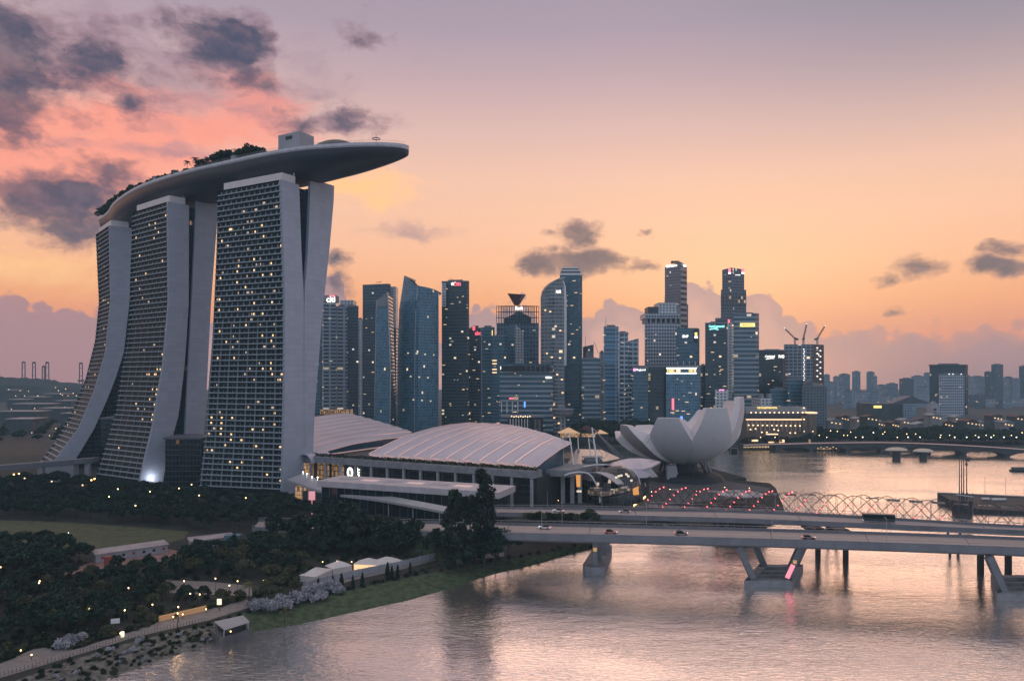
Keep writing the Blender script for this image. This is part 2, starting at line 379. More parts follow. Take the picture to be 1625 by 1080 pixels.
def roadmat():
    m = bpy.data.materials.new('worn_road'); m.use_nodes = True; t = NT(m.node_tree)
    b = t.n('ShaderNodeBsdfPrincipled'); o = t.n('ShaderNodeOutputMaterial'); t.nt.links.new(b.outputs[0], o.inputs[0])
    uv = t.n('ShaderNodeUVMap').outputs[0]; u, v, _ = t.sep(uv)
    st_ = t.noise(t.v('MULTIPLY', uv, (.012, .95, 0)), 1.0, 4, .6, dim='2D'); bl = t.noise(t.v('MULTIPLY', uv, (.08, .16, 0)), 1.0, 5, .6, dim='2D')
    tr = t.m('MULTIPLY', t.m('ADD', t.m('COSINE', t.m('MULTIPLY', v, 3.49)), 1.0), .5)
    f = t.m('ADD', t.m('MULTIPLY', t.smooth(st_, .32, .68), .55), t.m('ADD', t.m('MULTIPLY', bl, .35), t.m('MULTIPLY', tr, .18)), clamp=True)
    c = t.mix(f, (.17, .145, .14, 1), (.46, .385, .355, 1))
    jt = t.m('LESS_THAN', t.m('FRACT', t.m('DIVIDE', u, 31.0)), .012)
    c = t.mix(t.m('MULTIPLY', jt, .75), c, (.05, .05, .055, 1))
    t.set(b.inputs['Base Color'], c); b.inputs['Roughness'].default_value = .62; return m
M['road'] = roadmat()
M['parapet'] = mat('bridge_concrete', (.17, .178, .20), .75, var=.18, vs=.15)
M['capc'] = mat('pile_cap_concrete', (.23, .235, .25), .8, var=.25, vs=.3)
M['paint'] = mat('road_paint', (.55, .52, .50), .6)
M['path'] = mat('park_path', (.21, .19, .18), .85, var=.25, vs=.5)
M['grass'] = mat('lawn_grass', (.075, .085, .040), .95, var=.45, vs=.25)
M['bank'] = mat('grassy_bank', (.050, .078, .036), .95, var=.6, vs=.5)
M['rock'] = mat('rocky_bank', (.13, .125, .11), .95, var=.75, vs=.7)
M['dullgrass'] = mat('dull_lawn', (.045, .038, .030), .95, var=.4, vs=.1)
M['soil'] = mat('dark_ground', (.022, .026, .022), .95, var=.5, vs=.08)
M['city'] = mat('city_ground', (.035, .04, .042), .95, var=.5, vs=.01)
M['plaza'] = mat('promenade_paving', (.095, .095, .10), .8, var=.3, vs=.3)
M['yard'] = mat('red_earth_yard', (.26, .15, .14), .9, var=.4, vs=.4)
M['bark'] = mat('bark', (.06, .05, .045), .9, var=.3, vs=2)
M['leaf'] = leafmat('dark_foliage', (.009, .024, .020), (.040, .070, .042))
M['leaf2'] = leafmat('olive_foliage', (.024, .038, .020), (.13, .13, .065))
M['leaf3'] = leafmat('conifer_foliage', (.010, .022, .018), (.032, .052, .034))
M['flower'] = leafmat('white_blossom', (.12, .14, .16), (.62, .60, .66))
M['hedge'] = leafmat('hedge_leaf', (.012, .024, .014), (.034, .050, .022))
def lampm(n, c, s): return mat(n, (.8, .8, .8), .5, emit=c, es=s)
M['lwarm'] = lampm('warm_lamp', (1, .64, .26), 5.0)
M['lamber'] = lampm('amber_lamp', (1, .46, .12), 8.0)
M['lwhite'] = lampm('white_lamp', (1, .93, .80), 4.0)
M['lred'] = lampm('red_lamp', (1, .08, .10), 7.0)
M['lwin'] = lampm('lit_room', (1, .58, .20), 1.3)
M['lwind'] = lampm('dim_lit_room', (1, .60, .26), .42)
M['lwinw'] = lampm('lit_office', (1, .78, .46), .65)
M['lwinp'] = facade('lit_glass_panel', (.30, .27, .24), (.16, .15, .14), bay=1.6, fl=1.4, mull=.10, span=.10, lit=9, litc=(1, .78, .54), ls=.75)
M['sgw'] = lampm('white_sign', (1, .95, .85), 2.2)
M['sgy'] = lampm('yellow_sign', (1, .68, .08), 1.6)
M['sgr'] = lampm('red_sign', (1, .05, .09), 1.4)
M['sgp'] = lampm('pink_sign', (1, .18, .50), 1.8)
M['sgc'] = lampm('cyan_sign', (.25, 1, .85), 1.8)
M['sgo'] = lampm('orange_sign', (1, .42, .18), 1.6)
M['sgb'] = lampm('blue_sign', (.05, .30, 1), 1.2)

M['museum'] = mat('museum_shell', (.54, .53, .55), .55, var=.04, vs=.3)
M['museum2'] = mat('museum_petal_side', (.70, .64, .64), .5, var=.04)  # paler and pinker than the shell: sunset light put into the colour
M['pink2'] = mat('flat_roof_slab', (.50, .46, .48), .6, var=.16, vs=.2)
M['warmwin'] = facade('warm_lit_colonnade', (.10, .06, .03), (.07, .045, .03), bay=1.4, fl=3.1, mull=.14, span=.14, lit=9, litc=(1, .50, .18), ls=.42)
M['warmwin2'] = facade('warm_lit_wall', (.16, .10, .05), (.10, .065, .04), bay=1.2, fl=2.2, mull=.16, span=.12, lit=9, litc=(1, .54, .22), ls=.75)
M['hallwin'] = facade('hall_window', (.02, .028, .032), (.06, .06, .065), bay=1.6, fl=3.2, mull=.1, span=.12, lit=.0, rough=.2)
M['hallglass'] = mat('hall_wall', (.035, .04, .045), .5, var=.3)
M['lowglass'] = facade('low_block_glass', (.012, .018, .022), (.10, .11, .13), bay=4.6, fl=12.4, mull=.06, span=.02, lit=0, rough=.15)
M['hallgrid'] = facade('hall_glass_grid', (.014, .018, .022), (.09, .09, .10), bay=2.1, fl=2.4, mull=.12, span=.12, lit=.06, litc=(1, .7, .38), ls=.9, rough=.12)
M['tealglass'] = mat('teal_glass_roof', (.05, .09, .10), .2, spec=.7, var=.3, vs=.2)
M['canopyg'] = mat('canopy_glass', (.10, .12, .12), .25, spec=.6, var=.2)
M['redtube'] = mat('dark_red_tube', (.055, .030, .034), .5, metal=0)
M['lamberp'] = mat('amber_panel', (.4, .25, .12), .7, emit=(1, .55, .2), es=.40)
M['lredp'] = lampm('red_panel', (1, .07, .12), 1.1)  # emission standing in for red light on the pier legs
M['sgo2'] = lampm('pink_panel', (1, .22, .25), .5)

M['stonew'] = mat('warm_stone_wall', (.16, .12, .10), .8, var=.25, vs=.2)
M['stonel'] = mat('pale_stone_column', (.34, .28, .25), .8)
M['stonew2'] = mat('cream_wall', (.24, .24, .25), .8, var=.3, vs=.1)
M['slate2'] = mat('dark_attic', (.05, .05, .06), .7, var=.2)
M['slab3m'] = mat('dull_wall', (.07, .085, .09), .8, var=.3, vs=.1)
M['white2'] = mat('weathered_white', (.36, .36, .39), .7, var=.12)
M['redroof'] = mat('red_tile_roof', (.11, .05, .045), .8, var=.3)
M['lcorn'] = lampm('lit_cornice', (1, .58, .25), 1.2)
M['lcornl'] = lampm('facade_lamp_light', (1, .66, .34), 2.2)
M['lcornt'] = mat('lit_tent_fabric', (.5, .36, .24), .8, emit=(1, .55, .28), es=.42)

M['rdoor'] = mat('red_paint', (.30, .07, .05), .6)
M['bluetank'] = mat('blue_grey_paint', (.12, .20, .25), .6, var=.15)
M['tent'] = mat('white_tent_fabric', (.62, .58, .56), .8, var=.08)
M['lpan2'] = mat('glowing_tent_wall', (.6, .5, .4), .8, emit=(1, .62, .28), es=.9)
M['lpan'] = lampm('glowing_panel', (1, .82, .50), 1.0)
M['ltail'] = lampm('tail_lamp', (1, .06, .06), 1.6)
M['lhead'] = lampm('head_lamp', (1, .92, .8), 1.6)
M['orangew'] = mat('orange_lit_wall', (.5, .3, .16), .8, emit=(1, .5, .2), es=.13)  # orange light wash put into the wall's colour and faint emission
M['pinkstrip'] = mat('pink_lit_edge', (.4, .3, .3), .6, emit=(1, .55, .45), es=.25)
M['arch'] = mat('bridge_arch', (.05, .055, .06), .8)
M['lcornd'] = mat('pale_dome_roof', (.62, .52, .42), .6)
M['credc'] = mat('red_car_paint', (.42, .05, .05), .35, spec=.7)
M['cdark'] = mat('dark_car_paint', (.03, .035, .05), .3, spec=.7)
M['cdred'] = mat('maroon_car_paint', (.14, .03, .04), .3, spec=.7)
M['cgreen'] = mat('green_bus_paint', (.03, .06, .05), .35, spec=.6)
M['pcrane'] = mat('port_crane_steel', (.05, .055, .07), .6)
M['hill'] = mat('wooded_hill', (.022, .032, .034), .95, var=.5, vs=.03)
M['palepink'] = mat('pale_metal_roof', (.34, .30, .31), .6, var=.2)

# lettering, made while the scene is still empty
def lettering(s):
    cu = bpy.data.curves.new('lettering', 'FONT'); cu.body = s; cu.size = 1.0; cu.extrude = 0.04; cu.offset = 0.012
    o = bpy.data.objects.new('lettering', cu); COL.objects.link(o)
    me = bpy.data.meshes.new_from_object(o.evaluated_get(bpy.context.evaluated_depsgraph_get()))
    bpy.data.objects.remove(o); bpy.data.curves.remove(cu)
    xs = [v.co.x for v in me.vertices]; ys = [v.co.y for v in me.vertices]
    cx, cy = (min(xs)+max(xs))/2, (min(ys)+max(ys))/2; w, h = max(xs)-min(xs), max(ys)-min(ys)
    for v in me.vertices: v.co = ((v.co.x-cx)/w, -v.co.z/h*0.6, (v.co.y-cy)/h)     # unit box, upright, facing -Y
    me.materials.clear(); return me
LET = {s: lettering(s) for s in ['citi', 'DBS', 'abc', 'OUE', 'AMB', 'CapitaCommercial', 'Trust', 'CapitaLand', 'FWD', 'HSBC', 'BNP', 'SingLand', 'OUB Centre', 'THE FULLERTON HOTEL', 'Maybank', 'UOB', '0', '吉', 'Bank', 'PARIBAS']}
def sign(s, mt, parent, c, w, h, rz=0.0, name='sign'):
    me = LET[s].copy(); me.materials.append(M[mt])
    o = bpy.data.objects.new(name, me); COL.objects.link(o); o.parent = parent
    o.location = Vector(c)-wloc(parent); o.scale = (w, h, h); o.rotation_euler = (0, 0, rz); return o
# ------------------------------------------------------------------ water and land
def build_water():
    m = bpy.data.materials.new('bay_water'); m.use_nodes = True; t = NT(m.node_tree)
    b = t.n('ShaderNodeBsdfPrincipled'); o = t.n('ShaderNodeOutputMaterial'); t.nt.links.new(b.outputs[0], o.inputs[0])
    p = t.n('ShaderNodeNewGeometry').outputs['Position']
    big = t.noise(t.v('MULTIPLY', p, (.012, .03, 0)), 1.0, 3, 0.5)
    n1 = t.noise(t.v('MULTIPLY', p, (.45, .95, 0)), 1.0, 4, 0.62, dist=0.4)
    n2 = t.noise(t.v('MULTIPLY', p, (.09, .2, 0)), 1.0, 3, 0.55)
    h = t.m('ADD', t.m('MULTIPLY', n1, 0.62), t.m('MULTIPLY', n2, 0.8))
    bp = t.n('ShaderNodeBump'); bp.inputs['Distance'].default_value = 1.0
    t.set(bp.inputs['Height'], h); t.set(bp.inputs['Strength'], t.m('MULTIPLY_ADD', t.smooth(big, 0.35, 0.65), 0.22, 0.17))
    t.set(b.inputs['Normal'], bp.outputs[0])
    b.inputs['Base Color'].default_value = (.86, .82, .765, 1)
    b.inputs['Metallic'].default_value = .94; b.inputs['IOR'].default_value = 1.33
    t.set(b.inputs['Roughness'], t.m('MULTIPLY_ADD', t.smooth(big, 0.4, 0.7), 0.10, 0.045))
    mb = MB(); mb.face([(-3000, 20, -2), (3000, 20, -2), (3000, 3700, -2), (-3000, 3700, -2)])
    mb.thing('water', m, None, None, kind='structure')
build_water()
SHORE_W = [(60, 1110), (150, 1085), (250, 1050), (345, 1019), (400, 1003), (480, 990), (560, 972), (640, 955), (700, 938), (780, 912), (860, 893), (935, 869)]   # water's edge
SHORE_T = [(0, 1088), (110, 1048), (215, 1016), (330, 990), (400, 968), (480, 952), (560, 934), (640, 917), (720, 902), (790, 889), (860, 878), (940, 860)]    # top of the bank
wl = [G(x, y, -2.06) for x, y in SHORE_W]; tl = [G(x, y, 0) for x, y in SHORE_T]
def strip_between(a, b, n, bulge=0.0):
    def samp(l, t):
        k = t*(len(l)-1); i = min(int(k), len(l)-2); return l[i].lerp(l[i+1], k-i)
    rows = []
    for j in range(n+1):
        r = []
        for i in range(61):
            t = i/60; p = samp(a, t).lerp(samp(b, t), j/n)
            w = math.sin(j/n*math.pi)
            p.z += bulge*w+0.5*w*(mnoise.noise(p*0.15)); p.x += w*mnoise.noise(p*0.3)*1.2; p.y += w*mnoise.noise(p*0.3+Vector((9, 0, 0)))*1.2
            r.append(p)
        rows.append(r)
    return rows
EDGE = [G(1000, 832, 0), G(1060, 822, 0), Vector((84, 330, 0)), Vector((112, 345, 0)), Vector((138, 372, 0)), G(1226, 774, 0)+Vector((2, 0, 0)), G(1222, 766, 0), G(1160, 760, 0),
        Vector((160, 505, 0)), Vector((150, 560, 0)), Vector((90, 610, 0)), Vector((-20, 650, 0)), Vector((-150, 675, 0)), Vector((-330, 690, 0))]
land = [Vector((p.x, p.y, -0.05)) for p in tl]+[Vector((p.x, p.y, -0.05)) for p in EDGE]+[Vector((-1500, 690, -.05)), Vector((-1500, 60, -.05)), Vector((-130, 60, -.05))]
g = MB().flat(land)
for a, b in zip(land[len(tl)-1:len(tl)+len(EDGE)], land[len(tl):len(tl)+len(EDGE)]): g.face([(a.x, a.y, -4), (b.x, b.y, -4), (b.x, b.y, -.05), (a.x, a.y, -.05)])
g.thing('ground', M['soil'], None, None, kind='structure')
bs = MB(); rows = strip_between(wl, tl, 6, 0.25)
bs.grid([r[17:] for r in rows]).thing('grassy_bank', M['bank'], None, None, kind='structure', weld=True)
MB().grid([r[:18] for r in rows]).thing('rocky_bank', M['rock'], None, None, kind='structure', weld=True)
far = [(-2500, 690.3), (-330, 690.3), (-150, 690), (0, 716), (120, 722), (260, 724), (420, 715), (520, 700), (2500, 690)]
fp = [Vector((x, y, 0)) for x, y in far]+[Vector((2900, 3600, 0)), Vector((-2900, 3600, 0))]
g = MB().flat(fp)
for a, b in zip(fp[:8], fp[1:9]): g.face([(a.x, a.y, -4), (b.x, b.y, -4), (b.x, b.y, 0), (a.x, a.y, 0)])
g.thing('city_ground', M['city'], None, None, kind='structure')
def patch(name, pts, m, z):
    return MB().flat([G(x, y, z) for x, y in pts]).thing(name, M[m], None, None, kind='structure')
patch('lawn', [(-40, 824), (60, 826), (190, 834), (300, 843), (290, 856), (240, 866), (150, 880), (110, 868), (40, 862), (-60, 858)], 'grass', 0.03)
patch('yard', [(96, 912), (150, 888), (268, 871), (300, 876), (250, 893), (190, 900), (140, 908)], 'yard', 0.04)
patch('promenade', [(-60, 1082), (0, 1052), (60, 1026), (118, 1030), (212, 1000), (252, 985), (330, 966), (392, 950), (400, 962), (330, 984), (215, 1010), (115, 1041), (0, 1075), (-60, 1100)], 'path', 0.05)
patch('path', [(262, 920), (330, 922), (400, 929), (400, 945), (340, 943), (270, 940)], 'path', 0.06)
patch('path', [(708, 885), (760, 880), (800, 876), (800, 882), (760, 887), (708, 893)], 'path', 0.06)
patch('lit_path', [(478, 930), (560, 906), (640, 893), (708, 876), (708, 884), (640, 902), (560, 920), (484, 944)], 'path', 0.055)
patch('plaza', [(820, 812), (880, 806), (1020, 806), (1060, 800), (1120, 795), (1215, 784), (1222, 774), (1150, 762), (1060, 758), (900, 790), (830, 800)], 'plaza', 0.05)
patch('lawn', [(-60, 690), (70, 700), (80, 722), (-60, 726)], 'dullgrass', 0.03)

# ------------------------------------------------------------------ the three hotel towers
ZT = 184.0
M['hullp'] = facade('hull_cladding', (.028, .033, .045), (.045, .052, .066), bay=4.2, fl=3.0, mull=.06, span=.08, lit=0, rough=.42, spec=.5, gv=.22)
M['endwall'] = facade('hotel_end_wall', (.40, .435, .515), (.34, .37, .44), bay=5.2, fl=3.28, mull=.018, span=.05, lit=0, rough=.6, spec=.4, gv=.10)
class Plane:
    """vertical end plane of a tower: origin on the corner, s runs across the tower"""
    def __init__(s, o, d): s.o = o; s.d = d
    def solve(s, poly, z):
        v = 0.0
        for _ in range(8):
            Y = s.o.y+v*s.d.y; py = HZ+(H-z)*F/Y; k = (pl(poly, py)-CX)/F
            v = (k*s.o.y-s.o.x)/(s.d.x-k*s.d.y)
        return v
    def pt(s, v, z): return Vector((s.o.x+v*s.d.x, s.o.y+v*s.d.y, z))
def cor(px, py): Y = (ZT-H)*F/(HZ-py); return Vector((XX(px, Y), Y, 0))
def hotel(label, near, farc, Eo, Ei, Wi, Wo, Fo, bays, lits, seed):
    rnd = random.Random(seed)
    B = cor(*near); A = cor(*farc); u = (A-B); L = u.length; u.normalize(); d = Vector((-u.y, u.x, 0))
    if d.y < 0: d = -d
    pn = Plane(B, d); pf = Plane(A, d)
    root = empty('hotel_tower', (B+d*12+u*L/2), label, 'tower', 'three towers under the sky deck')
    NF = 56; zs = [ZT*k/NF for k in range(NF+1)]
    eo = [pn.solve(Eo, z) for z in zs]; ei = [max(pn.solve(Ei, z), a+6) for z, a in zip(zs, eo)]
    wi = [max(pn.solve(Wi, z), a) for z, a in zip(zs, ei)]; wo = [max(pn.solve(Wo, z), a+6) for z, a in zip(zs, wi)]
    fo = [pf.solve(Fo, z) for z in zs]; fi = [f+(b-a) for f, a, b in zip(fo, eo, ei)]
    wif = [max(w, f) for w, f in zip(wi, fi)]
    # end walls (near): solid panels with real thickness, running 0.8 m past the balconies
    for nm, a, b in (('end_wall', eo, ei), ('end_wall', wi, wo)):
        mb = MB(); off = -u*0.8; zt = [z for z in zs]; ex = 3.0 if a is wi else 0.0
        if ex: zt[-1] += 6
        for k in range(NF):
            p = [pn.pt(a[k], zt[k])+off, pn.pt(b[k], zt[k])+off, pn.pt(b[k+1], zt[k+1])+off, pn.pt(a[k+1], zt[k+1])+off]
            q = [x+u*2.0 for x in p]
            mb.face(p, [(a[k], zt[k]), (b[k], zt[k]), (b[k+1], zt[k+1]), (a[k+1], zt[k+1])], 0, True)
            mb.face([q[0], p[0], p[3], q[3]]); mb.face([p[1], q[1], q[2], p[2]]); mb.face(q[::-1])
        mb.face([pn.pt(a[-1], zt[-1])+off, pn.pt(b[-1], zt[-1])+off, pn.pt(b[-1], zt[-1])+off+u*2, pn.pt(a[-1], zt[-1])+off+u*2])
        mb.build(nm, M['endwall'], root)
    # glazing behind the balconies, inner faces, roof and the glass of the western slab
    gl = MB()
    for k in range(NF):
        c = 1.2
        gl.face([pf.pt(fo[k]+c, zs[k]), pn.pt(eo[k]+c, zs[k]), pn.pt(eo[k+1]+c, zs[k+1]), pf.pt(fo[k+1]+c, zs[k+1])])
    gl.build('glazing', M['hglass'], root)
    fb = MB(); o2 = u*1.4
    for k in range(NF):
        fb.face([pf.pt(fo[k], zs[k]), pf.pt(fi[k], zs[k]), pf.pt(fi[k+1], zs[k+1]), pf.pt(fo[k+1], zs[k+1])][::-1])
        fb.face([pn.pt(ei[k], zs[k])+o2, pf.pt(fi[k], zs[k]), pf.pt(fi[k+1], zs[k+1]), pn.pt(ei[k+1], zs[k+1])+o2])
    fb.face([pf.pt(fo[-1], ZT), pn.pt(eo[-1], ZT), pn.pt(ei[-1], ZT), pf.pt(fi[-1], ZT)])
    fb.build('east_slab_back', M['dark'], root)
    ws = MB()
    for k in range(NF):
        f0, f1 = wif[k], wif[k+1]; g0, g1 = f0+wo[k]-wi[k], f1+wo[k+1]-wi[k+1]
        ws.wall
        ws.face([pf.pt(f0, zs[k]), pn.pt(wi[k], zs[k])+o2, pn.pt(wi[k+1], zs[k+1])+o2, pf.pt(f1, zs[k+1])], [(0, zs[k]), (L, zs[k]), (L, zs[k+1]), (0, zs[k+1])])
        ws.face([pn.pt(wo[k], zs[k])+o2, pf.pt(g0, zs[k]), pf.pt(g1, zs[k+1]), pn.pt(wo[k+1], zs[k+1])+o2], [(0, zs[k]), (L, zs[k]), (L, zs[k+1]), (0, zs[k+1])])
        ws.face([pf.pt(g0, zs[k]), pf.pt(f0, zs[k]), pf.pt(f1, zs[k+1]), pf.pt(g1, zs[k+1])], [(0, zs[k]), (20, zs[k]), (20, zs[k+1]), (0, zs[k+1])])
    ws.face([pf.pt(wif[-1], ZT), pn.pt(wi[-1], ZT), pn.pt(wo[-1], ZT), pf.pt(wif[-1]+wo[-1]-wi[-1], ZT)])
    ws.build('west_slab', M['bglass'], root)
    at = MB()
    for k in range(NF):
        if wi[k+1]-ei[k+1] > 0.3:
            o3 = u*5
            at.face([pn.pt(ei[k], zs[k])+o3, pn.pt(wi[k], zs[k])+o3, pn.pt(wi[k+1], zs[k+1])+o3, pn.pt(ei[k+1], zs[k+1])+o3], [(ei[k], zs[k]), (wi[k], zs[k]), (wi[k+1], zs[k+1]), (ei[k+1], zs[k+1])])
    if at.v: at.build('atrium_glass', M['atrium'], root)
    # balconies: a parapet band and its dividers for each floor
    for k in range(1, NF):
        mb = MB(); z = zs[k]
        a0, b0 = pf.pt(fo[k]-0.4, 0), pn.pt(eo[k]-0.4, 0); a1, b1 = pf.pt(fo[k]+1.0, 0), pn.pt(eo[k]+1.0, 0)
        b0 += u*0.25; b1 += u*0.25
        mb.prism([(a0.x, a0.y), (b0.x, b0.y), (b1.x, b1.y), (a1.x, a1.y)], z-0.18, z+0.44, 0, bottom=True)
        up = k < NF-1; z2 = zs[k+1]-0.19
        stag = k > 30
        nb = bays if not stag else int(bays*1.55)
        for i in range(nb+1):
            t = (i+(0.5 if stag and k % 2 else 0))/nb
            if t > 1: continue
            rc = .35 if bays == 8 else .85; c0 = pf.pt(fo[k]+rc, 0).lerp(pn.pt(eo[k]+rc, 0), t); c1 = pf.pt(fo[k]+1.15, 0).lerp(pn.pt(eo[k]+1.15, 0), t)
            s0 = pf.pt(fo[k+1]+rc, 0).lerp(pn.pt(eo[k+1]+rc, 0), t); s1 = pf.pt(fo[k+1]+1.15, 0).lerp(pn.pt(eo[k+1]+1.15, 0), t)
            w = u*(0.11 if not stag else 0.20); zb = z+0.445
            if t < 0.01: c0 -= w; c1 -= w; s0 -= w; s1 -= w
            if t > 0.99: c0 += w*2; c1 += w*2; s0 += w*2; s1 += w*2
            tt = 1.0 if not stag else 0.75
            q0 = [Vector((p.x, p.y, zb)) for p in (c0-w, c0+w, c1+w, c1-w)]; q1 = [Vector((p.x, p.y, zb+(z2-zb)*tt)) for p in (s0-w, s0+w, s1+w, s1-w)]
            if stag: q1[0] = q1[0].lerp(q1[3], .55); q1[1] = q1[1].lerp(q1[2], .55)
            for e in range(4): mb.face([q0[e], q0[(e+1) % 4], q1[(e+1) % 4], q1[e]])
            if not stag and i < nb and bays == 8:
                tm = t+0.5/nb; c = pf.pt(fo[k]+1.05, 0).lerp(pn.pt(eo[k]+1.05, 0), tm)
                mb.box((c.x, c.y, z+0.45+0.7), (0.14, 0.2, 1.4), math.atan2(u.y, u.x))
        mb.build('balcony', M['ledge'], root)
    # lit rooms
    for (t, k, big) in lits(rnd):
        c = pf.pt(fo[k]+1.05, 0).lerp(pn.pt(eo[k]+1.05, 0), t)
        w = 1.5 if big else .95
        o = inst('lit_room', LITROOM, root, Vector((c.x, c.y, zs[k]+1.6))-root.location, math.atan2(u.y, u.x), (w, 1, 1.0 if big else 1.25))
    for _ in range(46 if bays == 8 else 14):
        k = rnd.randint(4, 52); t = (rnd.randint(0, bays*2-1)+.5)/(bays*2); c = pf.pt(fo[k]+1.05, 0).lerp(pn.pt(eo[k]+1.05, 0), t)
        inst('lit_room', DIMROOM, root, Vector((c.x, c.y, zs[k]+1.6))-root.location, math.atan2(u.y, u.x), (rnd.choice((.8, 1.2, 1.9)), 1, 1.2))
    # roof screen above the eastern slab
    sc = MB(); hh = 4.6; ins = 1.5
    q = [pf.pt(fo[-1]+ins, 0)-u*3.5, pn.pt(eo[-1]+ins, 0)+u*.3, pn.pt(ei[-1]-2, 0)+u*.3, pf.pt(fi[-1]-2, 0)-u*3.5]
    sc.prism([(p.x, p.y) for p in q], ZT+0.02, ZT+hh, 0); sc.build('roof_screen', M['pink'], root)
    vs = MB()
    for t in (0.02, 0.36, 0.70):
        for s_, e in ((ei[-1]*.8, -2.6), (ei[-1]*.8, 4.6)):
            a = pn.pt(s_, ZT+.2)+u*(t*L+1); b = pn.pt(s_+1.0, 193.5)+u*(t*L+1+e*.7)-d*0.5
            vs.tube([a, b], .5, 6)
    vs.build('support_strut', M['steel'], root)
    return root, pn, pf, u, d, L
M['atrium'] = facade('atrium_glass', (.010, .016, .02), (.03, .04, .05), bay=2.2, fl=3.3, mull=.1, span=.2, lit=.02, litc=(1, .45, .18), ls=.5, rough=.2)
_m = MB(); _m.box((0, 0, 0), (1, .12, 1)); LITROOM = _m.mesh('lit_room', M['lwin']); DIMROOM = _m.mesh('lit_room', M['lwind'])
def lits3(r):
    out = []
    for _ in range(46):
        c = r.choice([0, 0, 1, 2, 2, 3, 4, 5, 5, 6, 7]); k = r.randint(20, 48)
        out.append((0.06+c*0.125+(0.02 if r.random() < .5 else 0), k, False))
    for c, k in ((0, 13), (0, 12), (1, 13), (1, 11), (1, 10), (1, 12), (2, 13), (2, 9), (2, 10), (3, 9), (4, 11), (5, 11), (5, 13), (6, 12), (6, 14), (1.5, 8), (.3, 7), (3.2, 5), (2.8, 4), (5, 6), (5.5, 3), (6.6, 8), (6.7, 2), (4.4, 8), (6.6, 21), (2.1, 5)):
        out.append((0.05+c*0.137, k, True))
    return out
def lits2(r):
    o = [(r.uniform(.05, .95), r.randint(40, 54), False) for _ in range(9)]
    o += [(.93, k, False) for k in (12, 13, 15, 17, 18, 22, 25)]+[(r.uniform(.1, .9), r.randint(5, 34), False) for _ in range(8)]
    return o
def lits1(r): return [(r.uniform(.1, .9), r.randint(8, 50), False) for _ in range(5)]
T3 = hotel('nearest hotel tower, split white end wall and many lit balconies, rightmost of the three', (445, 285), (346, 303),
      [(285, 445), (480, 451.5), (620, 450.5), (783, 447)], [(290, 473), (400, 477), (470, 480.5), (783, 481)],
      [(283, 492), (400, 487), (460, 482), (500, 481.2), (783, 481.2)], [(297, 530), (400, 521), (500, 510), (600, 502), (660, 497.5), (760, 494)],
      [(300, 346), (400, 343.5), (480, 340), (540, 337), (600, 332), (660, 328), (700, 325), (768, 317)], 8, lits3, 3)
T2 = hotel('middle hotel tower, its curved white end wall lit by a floodlight at the foot', (265.5, 320), (210, 337),
      [(320, 265.5), (480, 267), (540, 262), (580, 258), (620, 251), (680, 241), (720, 231), (768, 219.5)],
      [(322, 299), (480, 298.5), (540, 295), (580, 292), (640, 285), (660, 282), (700, 271), (720, 265), (768, 257)],
      [(325, 311), (480, 303.5), (600, 297), (690, 293), (760, 292)], [(322, 346), (480, 334), (600, 328), (700, 322), (760, 320)],
      [(337, 210), (480, 207), (540, 202), (580, 195), (650, 184.5), (700, 170), (745, 156), (765, 150)], 6, lits2, 2)
T1 = hotel('farthest hotel tower, leaning strongly outward at its foot, leftmost of the three', (173, 358), (152, 372),
      [(358, 173), (480, 175), (540, 169), (560, 166.7), (620, 149), (680, 124), (715, 97), (740, 80)],
      [(362, 209), (480, 205), (560, 196), (600, 183), (640, 167), (680, 149), (715, 128), (740, 112)],
      [(362, 216), (760, 216)], [(362, 245), (760, 235)],
      [(372, 152), (480, 157), (540, 151), (600, 136), (650, 116), (700, 88), (720, 73), (740, 58)], 4, lits1, 1)

# ------------------------------------------------------------------ sky deck across the towers
def catmull(pts, n):
    out = []
    for i in range(len(pts)-1):
        p0, p1, p2, p3 = pts[max(i-1, 0)], pts[i], pts[i+1], pts[min(i+2, len(pts)-1)]
        for k in range(n):
            t = k/n; out.append(0.5*((2*p1)+(p2-p0)*t+(2*p0-5*p1+4*p2-p3)*t*t+(3*p1-p0-3*p2+p3)*t*t*t))
    out.append(pts[-1]); return out
def tower_mid(T, e): return (T[1] if e == 0 else T[2]).pt(24, 0)
ctrl = [Vector((-60.5, 431, 0)), Vector((-92, 441, 0)), tower_mid(T3, 0), tower_mid(T3, 1), tower_mid(T2, 0), tower_mid(T2, 1), tower_mid(T1, 0), tower_mid(T1, 1)+Vector((2, 4, 0)), tower_mid(T1, 1)+Vector((-31, 42, 0))]
CL = catmull(ctrl, 10)
dist = [0]
for a, b in zip(CL, CL[1:]): dist.append(dist[-1]+(b-a).length)
TOT = dist[-1]; DZ = 203.6
def deck_at(s):
    s = max(0, min(TOT, s))
    for i in range(len(dist)-1):
        if s <= dist[i+1]:
            t = (s-dist[i])/(dist[i+1]-dist[i]); p = CL[i].lerp(CL[i+1], t); break
    a = CL[max(i-2, 0)]; b = CL[min(i+3, len(CL)-1)]; tg = (b-a).normalized()
    nr = Vector((tg.y, -tg.x, 0))
    if nr.y > 0: nr = -nr                      # towards the viewer's side (east)
    e0 = min(1, (s/95.0)) ; e1 = min(1, ((TOT-s)/26.0))
    hw = 19.5*math.sqrt(max(0.0, 1-(1-e0)**2.3))*(max(0.0, 1-(1-e1)**2.6))**.5
    dep = 3.2+10.2*math.sin(min(1, s/85.0)*math.pi/2)*min(1, .35+.65*((TOT-s)/40.0))
    return p, nr, hw, dep
sky = empty('sky_deck', (-190, 500, 190), 'long boat shaped sky deck with a pointed prow lying across three towers', 'sky deck')
NS = 90; ss = [TOT*(0.5-0.5*math.cos(math.pi*i/NS)) for i in range(NS+1)]
hull, rim, rimtop = [], [], []
